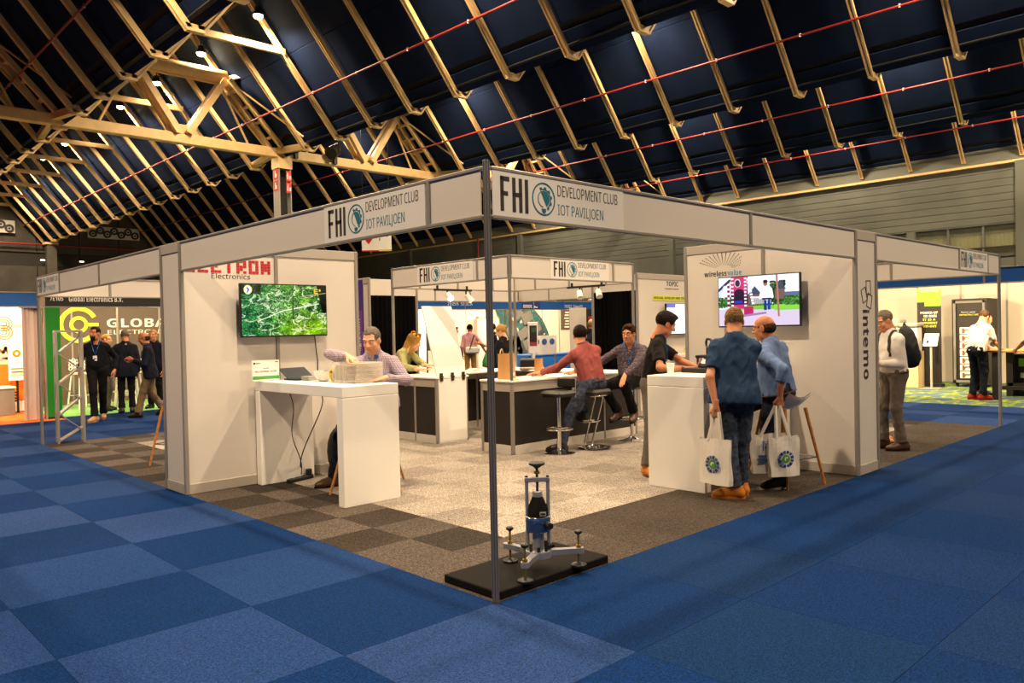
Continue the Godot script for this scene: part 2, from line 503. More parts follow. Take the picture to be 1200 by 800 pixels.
			obj("valley_brace", MB.new().bar(Vector3(1.2 * s, 1.95, 0), Vector3(2.0 * s, 1.95, -1.55), 0.1, 0.1), "cream", t)
			obj("valley_brace", MB.new().bar(Vector3(1.2 * s, 1.95, 0), Vector3(2.0 * s, 1.95, 1.55), 0.1, 0.1), "cream", t)
		obj("knee_brace", MB.new().bar(Vector3(2.62, 0.24, -0.1), Vector3(2.72, 0.12, -1.7), 0.14, 0.16), "cream", t)
		obj("knee_brace", MB.new().bar(Vector3(2.62, 0.24, 0.1), Vector3(2.72, 0.12, 1.5), 0.14, 0.16), "cream", t)
	var co := thing("roof_column", "grey steel H column with red signs behind the left fascia", "column", Vector3(7.6, 0, zt))
	obj("flange", MB.new().box(Vector3(-0.17, 3.2, 0), Vector3(0.03, 6.4, 0.34)), "column_grey", co)
	obj("flange", MB.new().box(Vector3(0.17, 3.2, 0), Vector3(0.03, 6.4, 0.34)), "column_grey", co)
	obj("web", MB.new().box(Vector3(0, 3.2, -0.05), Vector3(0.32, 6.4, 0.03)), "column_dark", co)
	obj("cap_plate", MB.new().box(Vector3(0, 6.3, 0), Vector3(0.42, 0.3, 0.4)), "cream", co)
	for s in [[Vector3(-0.19, 6.0, 0.0), BL, 0.26], [Vector3(0.1, 5.95, 0.175), BI, 0.15]]:
		for k in 2:
			var q := obj("fire_sign", MB.new().box(Vector3(0, -0.32 * k, 0), Vector3(s[2], 0.28, 0.01)), "sign_red", co, Transform3D(s[1], s[0]))
			obj("pictogram", MB.new().box(Vector3(-0.03, -0.32 * k, 0.008), Vector3(0.03, 0.18, 0.006)).box(Vector3(0.04, -0.32 * k - 0.04, 0.008), Vector3(0.04, 0.1, 0.006)), "paper", q)
	obj("junction_box", MB.new().box(Vector3(0.12, 4.05, 0.22), Vector3(0.2, 0.34, 0.1), BI, 0.01), "cream", co)
	var c2 := thing("roof_column", "pale far column where the roof valley ends, above the left fascia end", "column", Vector3(7.6, 0, -40.9))
	obj("shaft", MB.new().bb(-0.22, 0, -0.2, 0.22, 6.4, 0.2), "wall_panel", c2)
	obj("cap_plate", MB.new().bb(-0.3, 6.3, -0.26, 0.3, 6.4, 0.26), "cream", c2)
	# spotlights clamped beside the column
	for s in [[Vector3(7.95, 6.85, zt + 0.16), "black stage spotlight clamped on the beam right above the column"], [Vector3(9.2, 6.85, zt + 0.16), "black stage spotlight on the beam further right of the column"]]:
		var t := thing("stage_spotlight", s[1], "spotlight", s[0])
		obj("body", MB.new().cyl(Vector3(-0.2, -0.1, 0.1), Vector3(0.2, 0.15, -0.1), 0.2, 0.15, 12), "black", t)
		obj("yoke", MB.new().tube([Vector3(0, -0.05, 0.25), Vector3(0, 0.25, 0.2), Vector3(0, 0.25, -0.2), Vector3(0, -0.05, -0.25)], 0.02), "black", t)
		obj("clamp", MB.new().box(Vector3(0, -0.2, 0), Vector3(0.1, 0.35, 0.1)), "black", t)
	# fans and pipes on the end wall
	var fl2 := ["panel of ring fans on the end wall at the picture's left edge", "panel of round fans on the end wall above the left fascia"]
	for k in 2:
		var t := thing("fan_panel", fl2[k], "fan panel", Vector3([5.0, 10.9][k], 7.2, -42.0))
		obj("board", MB.new().box(Vector3(0, 0, 0), Vector3(2.6, 0.62, 0.1)), "pale_metal", t)
		for i in 7:
			obj("fan_ring", MB.new().ring(Vector2(-1.05 + i * 0.35, 0.1 if i % 2 else -0.08), 0.11, 0.2, 0.05, 0.12, 0, TAU, 14), "black", t)
			obj("fan_hub", MB.new().cyl(Vector3(-1.05 + i * 0.35, 0.1 if i % 2 else -0.08, 0.05), Vector3(-1.05 + i * 0.35, 0.1 if i % 2 else -0.08, 0.12), 0.05, 0.05, 8), "black", t)
	struct("trim_1", MB.new().cyl(Vector3(-15, 6.5, -41.9), Vector3(24, 6.3, -41.9), 0.05), "red_pipe")
	struct("trim_2", MB.new().cyl(Vector3(23.8, 0, -27.0), Vector3(23.8, 6.3, -27.0), 0.05), "red_pipe")
	for k in 4:
		var t := thing("strip_light", ["short white strip light on the far wall, leftmost", "small white strip light on the far wall right of the bright one", "dim strip light on the dark far wall band behind the fascia", "farthest right strip light on the dark far wall band"][k], "light", Vector3([7.6, 9.3, 13.6, 15.4][k], 5.62, -42.1), 0.0, "strip lights on the far wall")
		obj("tube", MB.new().box(Vector3(0, 0, 0.05), Vector3([0.4, 0.2, 0.3, 0.3][k], 0.07, 0.06)), "bulb_soft" if k < 2 else "pale_metal", t)
		obj("bracket", MB.new().box(Vector3(0, 0.08, -0.06), Vector3(0.1, 0.1, 0.3)), "black", t)
	# hanging sign
	var hs := thing("hanging_sign", "white sign with a red mark hanging behind the left fascia", "sign", Vector3(11.4, 4.65, -17.9))
	hs.rotation.y = -0.7
	obj("board", MB.new().box(Vector3(0, 0.0, 0), Vector3(0.95, 0.95, 0.03)), "paper", hs)
	obj("red_mark", MB.new().prism(PackedVector2Array([Vector2(-0.45, 0.2), Vector2(-0.45, 0.0), Vector2(-0.25, -0.25), Vector2(0.0, 0.1), Vector2(-0.1, 0.2)]), 0.015, 0.022), "sign_red", hs)
	obj("red_edge", MB.new().box(Vector3(-0.2, -0.46, 0.018), Vector3(0.55, 0.04, 0.01)), "sign_red", hs)
	obj("yellow_edge", MB.new().box(Vector3(0.28, -0.44, 0.018), Vector3(0.4, 0.04, 0.01)), "yellow", hs)
	obj("lettering", MB.new().box(Vector3(0.2, 0.02, 0.018), Vector3(0.35, 0.05, 0.006)).box(Vector3(0.1, -0.1, 0.018), Vector3(0.03, 0.08, 0.006)), "ink", hs)
	for s in [-0.42, 0.42]: obj("wire", MB.new().cyl(Vector3(s, 0.47, 0), Vector3(s, 4.0, 0), 0.012, 0.012, 6), "dark_metal", hs)


func materials() -> void:
	mat("black", rgb(16, 16, 17), 0.5); mat("ink", rgb(30, 27, 27), 0.6); mat("paper", rgb(238, 234, 226), 0.7)
	mat("dark_metal", rgb(40, 40, 42), 0.45, 0.5); mat("pale_metal", rgb(190, 186, 178), 0.4, 0.4)
	mat("chrome", rgb(225, 222, 218), 0.12, 1.0); mat("alu", rgb(168, 166, 163), 0.38, 0.75); mat("alu_dark", rgb(96, 98, 106), 0.35, 0.8)
	tri_tex(mat("concrete", rgb(90, 90, 90), 0.9), noise_tex(0.02, Color(0.8, 0.8, 0.8), Color(1, 1, 1), 256, 3), 0.3)
	var pile := noise_tex(0.22, Color(0.62, 0.62, 0.62), Color(1.0, 1.0, 1.0), 512, 5, FastNoiseLite.TYPE_VALUE, 2)
	var pile2 := noise_tex(0.22, Color(0.45, 0.44, 0.43), Color(1.0, 1.0, 1.0), 512, 9, FastNoiseLite.TYPE_VALUE, 2)
	var cc := {
		"blue_dark": [rgb(4, 48, 106), rgb(4, 51, 109), rgb(6, 48, 102)], "blue_light": [rgb(34, 66, 124), rgb(40, 70, 126), rgb(30, 64, 120)],
		"blue_mid": [rgb(5, 45, 98), rgb(8, 45, 94), rgb(4, 47, 100)], "blue_soft": [rgb(12, 49, 100), rgb(15, 49, 98), rgb(11, 49, 97)],
		"grey_dark": [rgb(78, 70, 64), rgb(72, 66, 61)], "grey_light": [rgb(112, 102, 94), rgb(106, 97, 90)],
		"grey_mid": [rgb(92, 83, 76), rgb(86, 78, 71)],
		"beige_a": [rgb(206, 196, 182), rgb(200, 190, 177)], "beige_b": [rgb(190, 180, 166), rgb(180, 170, 158)]}
	for k in cc:
		for i in cc[k].size():
			var m := tri_tex(mat(k + str(i), cc[k][i], 0.95), pile if k.begins_with("blue") else pile2, 1.7 + 0.1 * i)
			m.heightmap_enabled = true; m.heightmap_texture = m.albedo_texture; m.heightmap_scale = 0.25
			m.metallic_specular = 0.2
	tri_tex(mat("wall_grey", rgb(98, 102, 93), 0.7), noise_tex(0.01, Color(0.88, 0.88, 0.88), Color(1, 1, 1), 256, 4), 0.15)
	mat("wall_dark", rgb(40, 38, 34), 0.8); tri_tex(mat("wall_panel", rgb(74, 70, 61), 0.7), noise_tex(0.012, Color(0.8, 0.8, 0.8), Color(1, 1, 1), 256, 14), 0.2)
	tri_tex(mat("deck", rgb(24, 36, 60), 0.85), noise_tex(0.008, Color(0.82, 0.82, 0.84), Color(1, 1, 1), 256, 6), 0.22)
	M.deck.metallic_specular = 0.15
	mat("deck_dark", rgb(14, 15, 18), 0.8); mat("deck_rib", rgb(44, 42, 40), 0.5)
	tri_tex(mat("cream", rgb(228, 195, 136), 0.5), noise_tex(0.02, Color(0.95, 0.945, 0.93), Color(1, 1, 1), 256, 8), 0.5)
	mat("red_pipe", rgb(140, 34, 28), 0.45); mat("sign_red", rgb(200, 28, 24), 0.5); mat("yellow", rgb(228, 196, 40), 0.6)
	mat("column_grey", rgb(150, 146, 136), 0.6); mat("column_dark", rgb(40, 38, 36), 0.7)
	mat("glass_dark", Color(0.5, 0.52, 0.45, 0.35), 0.05).transparency = BaseMaterial3D.TRANSPARENCY_ALPHA
	mat("window_curtain", rgb(226, 226, 168), 0.9)
	glow("lamp_glow", Color(1.0, 0.9, 0.7), 26.0)
	mat("panel_white", rgb(214, 204, 190), 0.55)
	tri_tex(mat("laminate", rgb(248, 245, 238), 0.4), noise_tex(0.006, Color(0.965, 0.965, 0.965), Color(1, 1, 1), 128, 21), 0.4)
	mat("value_blue", rgb(96, 140, 170), 0.6); mat("lime", rgb(214, 224, 40), 0.6); mat("purple", rgb(62, 38, 120), 0.6); mat("purple_light", rgb(112, 64, 150), 0.6)
	mat("leaf_green", rgb(70, 150, 70), 0.6); mat("slate", rgb(62, 68, 74), 0.35); mat("grey_plastic", rgb(160, 156, 150), 0.5); mat("china", rgb(240, 236, 230), 0.3)
	mat("snack_brown", rgb(120, 80, 30), 0.7); mat("sample_wood", rgb(214, 170, 110), 0.6); mat("sample_pale", rgb(232, 218, 190), 0.6); mat("amber", rgb(196, 130, 24), 0.25)
	mat("clear", Color(0.95, 0.95, 0.93, 0.22), 0.06).transparency = BaseMaterial3D.TRANSPARENCY_ALPHA
	mat("kraft", rgb(196, 146, 88), 0.8); mat("kraft_pale", rgb(222, 190, 140), 0.8); mat("brass", rgb(206, 168, 84), 0.3, 0.9); mat("brass_dark", rgb(96, 80, 56), 0.4, 0.8)
	glow("bulb_glow", Color(1.0, 0.86, 0.6), 40.0); glow("bulb_soft", Color(1.0, 0.88, 0.66), 3.0)
	mat("leather_black", rgb(24, 20, 18), 0.4); mat("rubber", rgb(20, 19, 18), 0.8).metallic_specular = 0.2; mat("steel_blue", rgb(160, 162, 168), 0.32, 0.55); mat("machine_blue", rgb(70, 92, 132), 0.25, 0.6)
	tri_tex(mat("canvas", rgb(236, 230, 218), 0.85), noise_tex(0.3, Color(0.92, 0.92, 0.92), Color(1, 1, 1), 128, 41), 5.0, false)
	mat("print_navy", rgb(30, 50, 110), 0.8); mat("print_blue", rgb(60, 100, 170), 0.8)
	mat("rucksack_black", rgb(22, 22, 24), 0.75); mat("flower_red", rgb(190, 60, 40), 0.7)
	mat("leaf_lime", rgb(130, 200, 50), 0.6); mat("wood_pale", rgb(214, 190, 150), 0.6)


func uprights(o: Node3D, pts: Array, h := 2.5, base := 0.0) -> void:
	for p in pts: obj("upright", MB.new().bb(p.x - 0.021, base, p.y - 0.021, p.x + 0.021, h, p.y + 0.021, 0.006), "shell_grey", o)


# the vinyl sign of the stand: a board 1.2 by 0.27 with lettering, lower left corner at p
func stand_sign(o: Node3D, p: Vector3, b: Basis) -> void:
	var n := b.z
	var q := obj("sign_board", MB.new().box(p + b.x * 0.6 + b.y * 0.135, Vector3(1.2, 0.27, 0.006), b), "vinyl", o)
	var fh := MB.new()   # F, H and I as plain bars
	for e in [[0.0, 0.0, 0.026, 0.2], [0.0, 0.174, 0.072, 0.026], [0.0, 0.09, 0.06, 0.024], [0.096, 0.0, 0.026, 0.2], [0.15, 0.0, 0.026, 0.2], [0.096, 0.09, 0.08, 0.024], [0.2, 0.0, 0.026, 0.2]]:
		fh.box(p + b.x * (0.06 + e[0] + e[2] * 0.5) + b.y * (0.035 + e[1] + e[3] * 0.5) + n * 0.004, Vector3(e[2], e[3], 0.003), b)
	obj("lettering", fh, "sign_ink", q)
	text("DEVELOPMENT CLUB", p + b.x * 0.545 + b.y * 0.165 + n * 0.003, 0.59, 0.068, b, "sign_ink", q)
	text("IOT PAVILJOEN", p + b.x * 0.545 + b.y * 0.035 + n * 0.003, 0.44, 0.08, b, "teal", q)
	var xf := Transform3D(b, p + b.x * 0.42 + b.y * 0.135 + n * 0.003)
	obj("emblem_ring", MB.new().ring(Vector2.ZERO, 0.092, 0.1, 0, 0.003, 0, TAU, 36), "teal", q, xf)
	var gear := PackedVector2Array()
	for k in 33:
		var a := deg_to_rad(118.0) - k * PI / 32.0
		var r := 0.074 if (k / 3) % 2 == 0 else 0.063
		gear.append(Vector2(cos(a), sin(a)) * r)
	for k in 17:
		var a := deg_to_rad(118.0) - PI + k * PI / 16.0
		gear.append(Vector2(cos(a), sin(a)) * 0.057)
	obj("emblem_gear", MB.new().prism(gear, 0, 0.003), "teal", q, xf)
	var half := PackedVector2Array()
	for k in 17:
		var a := deg_to_rad(118.0) - k * PI / 16.0
		half.append(Vector2(cos(a), sin(a)) * 0.05)
	obj("emblem_half", MB.new().prism(half, 0, 0.003), "teal", q, xf)
	obj("emblem_bulb", MB.new().ring(Vector2(0, 0), 0.047, 0.051, 0, 0.003, deg_to_rad(118), deg_to_rad(262), 16).box(Vector3(0, -0.062, 0.0015), Vector3(0.036, 0.006, 0.003)).box(Vector3(0, -0.072, 0.0015), Vector3(0.036, 0.006, 0.003)).box(Vector3(0, -0.082, 0.0015), Vector3(0.024, 0.006, 0.003)), "teal", q, xf)


# a run of fascia between two ground points; cuts are distances of the joints
func fascia(label: String, a: Vector3, b: Vector3, cuts: Array, y0 := 2.2, y1 := 2.5, m := "shell_panel") -> Node3D:
	var d := (b - a).normalized()
	var l := (b - a).length()
	var o := thing("fascia", label, "fascia", a)
	var bs := Basis(d, Vector3.UP, d.cross(Vector3.UP))
	var all := [0.0] + cuts + [l]
	for k in all.size() - 1:
		var s0: float = all[k] + 0.02; var s1: float = all[k + 1] - 0.02
		obj("fascia_panel", MB.new().box(d * (s0 + s1) * 0.5 + Vector3(0, (y0 + y1) * 0.5, 0), Vector3(s1 - s0, y1 - y0 - 0.04, 0.008), bs), m, o)
	for y in [y0 + 0.011, y1 - 0.011]:
		obj("rail", MB.new().box(d * l * 0.5 + Vector3(0, y, 0), Vector3(l, 0.022, 0.03), bs, 0.004), "shell_grey", o)
	for c in cuts: obj("joint", MB.new().box(d * c + Vector3(0, (y0 + y1) * 0.5, 0), Vector3(0.034, y1 - y0, 0.034), bs, 0.006), "shell_grey", o)
	return o


func pole(label: String, x: float, z: float, h := 2.5, y := 0.0, m := "alu") -> void:
	var o := thing("pole", label, "pole", Vector3(x, y, z), 0.0)
	var pts := PackedVector2Array()
	for k in 8:
		var a := TAU * k / 8 + PI / 8
		var u := Vector2(cos(a), sin(a)) * 0.0225
		var w := Vector2(cos(a + TAU / 8), sin(a + TAU / 8)) * 0.0225
		pts.append(u); pts.append(u.lerp(w, 0.36)); pts.append(u.lerp(w, 0.36) * 0.72); pts.append(u.lerp(w, 0.64) * 0.72); pts.append(u.lerp(w, 0.64))
	obj("shaft", MB.new().prism(pts, 0, h - y, Transform3D(Basis(Vector3(1, 0, 0), Vector3(0, 0, -1), Vector3(0, 1, 0)), Vector3.ZERO)), m, o)
	obj("end_cap", MB.new().cyl(Vector3(0, h - y, 0), Vector3(0, h - y + 0.012, 0), 0.022, 0.018, 8), "dark_metal", o)
	if y == 0.0: obj("foot", MB.new().cyl(Vector3(0, 0, 0), Vector3(0, 0.012, 0), 0.03, 0.026, 10), "alu_dark", o)


# a box of partition walls; faces is a list of [x0, z0, x1, z1, cuts]
func partition(label: String, at: Vector3, faces: Array, corners: Array) -> Node3D:
	var o := thing("partition_wall", label, "partition wall", at)
	uprights(o, corners)
	for f in faces:
		var a := Vector3(f[0], 0, f[1]); var b := Vector3(f[2], 0, f[3])
		var d := (b - a).normalized(); var l := (b - a).length()
		var bs := Basis(d, Vector3.UP, d.cross(Vector3.UP))
		var all: Array = [0.0] + f[4] + [l]
		for k in all.size() - 1:
			var s0: float = all[k] + 0.02; var s1: float = all[k + 1] - 0.02
			obj("wall_panel", MB.new().box(a + d * (s0 + s1) * 0.5 + Vector3(0, 1.25, 0), Vector3(s1 - s0, 2.32, 0.008), bs), "shell_panel", o)
		obj("kick_board", MB.new().box(a + d * l * 0.5 + Vector3(0, 0.052, 0), Vector3(l - 0.03, 0.1, 0.03), bs, 0.003), "shell_kick", o)
		obj("top_rail", MB.new().box(a + d * l * 0.5 + Vector3(0, 2.45, 0), Vector3(l - 0.03, 0.1, 0.03), bs, 0.003), "shell_kick", o)
		for c in f[4]: obj("upright", MB.new().box(a + d * c + Vector3(0, 1.25, 0), Vector3(0.042, 2.5, 0.042), bs, 0.006), "shell_grey", o)
	return o


func television(label: String, c: Vector3, w: float, h: float, b: Basis, pic: Texture2D, e: float) -> Node3D:
	var o := thing("television", label, "television", c)
	o.basis = b
	obj("casing", MB.new().box(Vector3(0, 0, -0.005), Vector3(w, h, 0.04), BI, 0.006).box(Vector3(0, 0, -0.035), Vector3(w * 0.6, h * 0.6, 0.03), BI, 0.01), "black", o)
	var m := mat("screen" + str(M.size()), Color.BLACK, 0.12)
	m.emission_enabled = true; m.emission_texture = pic; m.emission = Color.BLACK; m.emission_energy_multiplier = e
	var q := MB.new()
	q.quad(Vector3(-w * 0.5 + 0.012, -h * 0.5 + 0.016, 0), Vector3(w * 0.5 - 0.012, -h * 0.5 + 0.016, 0), Vector3(w * 0.5 - 0.012, h * 0.5 - 0.012, 0), Vector3(-w * 0.5 + 0.012, h * 0.5 - 0.012, 0))
	obj("screen", q, m, o, Transform3D(BI, Vector3(0, 0, 0.0165)))
	obj("wall_bracket", MB.new().box(Vector3(0, 0, -0.055), Vector3(0.3, 0.25, 0.02)), "dark_metal", o)
	var l := AreaLight3D.new()
	l.area_size = Vector2(w, h); l.light_energy = 0.25 * e; l.shadow_enabled = true; l.area_range = 30.0
	l.position = Vector3(0, 0, 0.03); l.rotation.y = PI
	l.light_color = Color(0.8, 0.9, 0.8)
	put(l, "screen_light", o)
	return o


func flat_img(w: int, h: int, c: Color) -> Image:
	var im := Image.create(w, h, false, Image.FORMAT_RGBA8)
	im.fill(c)
	return im


func disc(im: Image, cx: float, cy: float, rx: float, ry: float, c: Color) -> void:
	for y in range(maxi(0, int(cy - ry)), mini(im.get_height(), int(cy + ry) + 1)):
		var s := 1.0 - pow((y - cy) / ry, 2)
		if s <= 0: continue
		var hw := rx * sqrt(s)
		var x0 := maxi(0, int(cx - hw)); var x1 := mini(im.get_width(), int(cx + hw))
		if x1 > x0: im.fill_rect(Rect2i(x0, y, x1 - x0, 1), c)


func rect(im: Image, x: int, y: int, w: int, h: int, c: Color) -> void:
	im.fill_rect(Rect2i(x, y, w, h).intersection(Rect2i(0, 0, im.get_width(), im.get_height())), c)


func line(im: Image, a: Vector2, b: Vector2, r: float, c: Color) -> void:
	var n := int((b - a).length() / maxf(r * 0.6, 0.7)) + 1
	for k in n + 1:
		var p := a.lerp(b, float(k) / n)
		disc(im, p.x, p.y, r, r, c)


func green_screen() -> Texture2D:   # a drone's view of green fields with pale roads
	var w := 320; var h := 180
	var im := flat_img(w, h, rgb(20, 30, 14))
	var f := FastNoiseLite.new(); f.seed = 3; f.frequency = 0.02
	var g := FastNoiseLite.new(); g.seed = 9; g.frequency = 0.11
	for y in h:
		for x in w:
			var u := x + 26.0 * f.get_noise_2d(x * 0.6, y * 0.9 + 90.0); var q := y + 18.0 * f.get_noise_2d(x * 0.7 + 200.0, y)
			var d := f.get_noise_2d(u * 0.8, q * 1.3)
			var e := g.get_noise_2d(u * 1.1, q * 1.5)
			var rr := 1.0 - absf(f.get_noise_2d(u * 0.5 + 300, q * 0.9)) * 9.0
			var left := clampf(1.1 - float(x) / w * 1.6, 0, 1)
			var low := clampf((y - 85.0) / 60.0, 0, 1) * clampf((x - 110.0) / 80.0, 0, 1)
			var c := Color(0.2 + 0.3 * d, 0.42 + 0.3 * d, 0.1).lerp(Color(0.06, 0.38, 0.22), left * 0.8)
			c = c.lerp(Color(0.5, 0.66, 0.03), low * 0.7) * (0.95 + 0.75 * e + 0.5 * d)
			var mid := clampf(1.2 - Vector2((x - 150) / 120.0, (y - 75) / 70.0).length(), 0, 1)
			if e > 0.3 - 0.22 * mid: c = c.lerp(Color(0.8, 0.9, 0.66), 0.4 + 0.35 * mid)
			if rr > 0.2: c = c.lerp(Color(0.92, 0.95, 0.78), clampf(rr, 0, 0.85))
			if y < 34 and x < 70: c = c * 0.35
			if x > 282 + y * 0.22 and y < 100: c = c * 0.12
			c.a = 1.0
			im.set_pixel(x, y, c.clamp())
	line(im, Vector2(60, 128), Vector2(150, 92), 1.6, rgb(226, 232, 200)); line(im, Vector2(150, 92), Vector2(290, 66), 1.8, rgb(236, 238, 206)); line(im, Vector2(190, 40), Vector2(188, 120), 3.0, rgb(44, 84, 40)); line(im, Vector2(220, 40), Vector2(320, 26), 1.2, rgb(170, 170, 130))
	disc(im, 24, 18, 15, 16, rgb(244, 236, 150)); disc(im, 24, 18, 11, 12, rgb(250, 250, 250)); line(im, Vector2(21, 12), Vector2(27, 18), 2.5, rgb(90, 70, 150)); line(im, Vector2(27, 18), Vector2(22, 26), 2.5, rgb(90, 70, 150))
	rect(im, 272, 12, 16, 18, rgb(240, 190, 20)); rect(im, 277, 16, 11, 3, rgb(30, 30, 20)); rect(im, 277, 22, 11, 3, rgb(30, 30, 20)); disc(im, 296, 16, 4, 5, rgb(240, 190, 20))
	return ImageTexture.create_from_image(im)


func playground_screen() -> Texture2D:   # a playground tower, a man in white, trees and grass
	var w := 384; var h := 230
	var im := flat_img(w, h, rgb(226, 234, 248))
	var rng := RandomNumberGenerator.new(); rng.seed = 4
	rect(im, 0, 150, w, 80, rgb(206, 190, 214))
	for k in 900:
		var x := rng.randf_range(0, w); var y := rng.randf_range(95, 142)
		disc(im, x, y, 5, 4, Color.from_hsv(0.28 + rng.randf() * 0.08, 0.6, 0.2 + rng.randf() * 0.35))
	for k in 260: disc(im, rng.randf_range(255, 320), rng.randf_range(30, 120), 6, 5, Color.from_hsv(0.32, 0.5, 0.12 + rng.randf() * 0.28))
	for t in [[180, 90, 34], [300, 70, 26]]:
		for i in 40: rect(im, int(t[0] - i * t[2] / 40.0), int(t[1] - 44 + i), int(2 * i * t[2] / 40.0), 1, rgb(60, 70, 96))
		rect(im, t[0] - t[2], t[1] - 4, t[2] * 2, 46, rgb(110, 88, 84))
	rect(im, 320, 80, 64, 22, rgb(90, 104, 140)); rect(im, 320, 68, 64, 12, rgb(230, 238, 250))
	rect(im, 60, 138, 324, 18, rgb(120, 186, 60)); rect(im, 270, 136, 114, 26, rgb(130, 200, 70))
	for k in 500: disc(im, rng.randf_range(320, w), rng.randf_range(100, 136), 4, 4, Color.from_hsv(0.3, 0.55, 0.22 + rng.randf() * 0.4))
	rect(im, 62, 0, 84, 150, rgb(190, 52, 104)); rect(im, 62, 66, 84, 64, rgb(52, 24, 40)); disc(im, 104, 72, 36, 26, rgb(190, 52, 104)); disc(im, 104, 80, 26, 24, rgb(44, 26, 46))
	disc(im, 96, 28, 16, 20, rgb(214, 200, 222)); disc(im, 96, 29, 12, 16, rgb(40, 40, 60)); rect(im, 80, 112, 40, 12, rgb(40, 60, 190))
	for k in 9:
		rect(im, 44, 6 + k * 22, 12, 10, rgb(238, 228, 240)); rect(im, 44, 16 + k * 22, 12, 12, rgb(126, 20, 60))
		rect(im, 64, 4 + k * 18, 12, 8, rgb(240, 232, 244)); rect(im, 128, 4 + k * 16, 12, 8, rgb(240, 232, 244)); rect(im, 140 + k * 3, 10 + k * 14, 14, 9, rgb(240, 232, 244))
	line(im, Vector2(0, 60), Vector2(56, 14), 6, rgb(50, 46, 66)); line(im, Vector2(0, 90), Vector2(30, 40), 4, rgb(190, 210, 240))
	rect(im, 126, 140, 46, 42, rgb(176, 40, 96)); rect(im, 60, 150, 24, 80, rgb(188, 60, 110)); rect(im, 86, 166, 40, 6, rgb(230, 214, 230))
	rect(im, 160, 96, 100, 7, rgb(238, 238, 246)); for k in 12: rect(im, 164 + k * 8, 100, 3, 30, rgb(238, 238, 246))
	rect(im, 222, 108, 14, 52, rgb(30, 54, 130)); rect(im, 240, 108, 13, 50, rgb(34, 58, 140)); disc(im, 236, 78, 26, 36, rgb(240, 240, 246)); line(im, Vector2(216, 64), Vector2(206, 102), 7, rgb(234, 234, 242)); line(im, Vector2(256, 64), Vector2(262, 100), 7, rgb(234, 234, 242)); rect(im, 214, 104, 44, 8, rgb(30, 36, 60)); disc(im, 231, 36, 10, 13, rgb(150, 104, 84)); disc(im, 231, 28, 11, 8, rgb(40, 30, 30))
	line(im, Vector2(284, 0), Vector2(292, 186), 4.5, rgb(170, 110, 96))
	line(im, Vector2(100, 186), Vector2(230, 172), 5, rgb(150, 120, 160))
	return ImageTexture.create_from_image(im)


func machine_screen() -> Texture2D:
	var im := flat_img(160, 100, rgb(236, 240, 250))
	rect(im, 0, 0, 44, 12, rgb(90, 96, 190))
	for r in [6.0, 11.0]: line(im, Vector2(120, 30 + r), Vector2(140, 66 + r), r * 0.3, rgb(60, 66, 110))
	disc(im, 128, 30, 10, 10, rgb(70, 80, 130)); disc(im, 128, 30, 5, 5, rgb(236, 240, 250)); disc(im, 126, 72, 20, 11, rgb(70, 72, 112)); disc(im, 126, 70, 12, 5, rgb(200, 206, 230)); disc(im, 110, 54, 7, 9, rgb(80, 86, 140))
	return ImageTexture.create_from_image(im)


func cabinet_desk(label: String, x0: float, x1: float, z0: float, z1: float, along_x: bool) -> void:
	# a high table: thick top on two slab ends
	var o := thing("counter_table", label, "table", Vector3((x0 + x1) * 0.5, 0, (z0 + z1) * 0.5))
	var hx := (x1 - x0) * 0.5; var hz := (z1 - z0) * 0.5
	obj("table_top", MB.new().bb(-hx, 0.985, -hz, hx, 1.085, hz, 0.004), "laminate", o)
	if along_x:
		for s in [-1, 1]: obj("end_slab", MB.new().bb(s * hx, 0, -hz, s * (hx - 0.1), 0.982, hz, 0.004), "laminate", o)
	else:
		for s in [-1, 1]: obj("end_slab", MB.new().bb(-hx, 0, s * hz, hx, 0.982, s * (hz - 0.1), 0.004), "laminate", o)


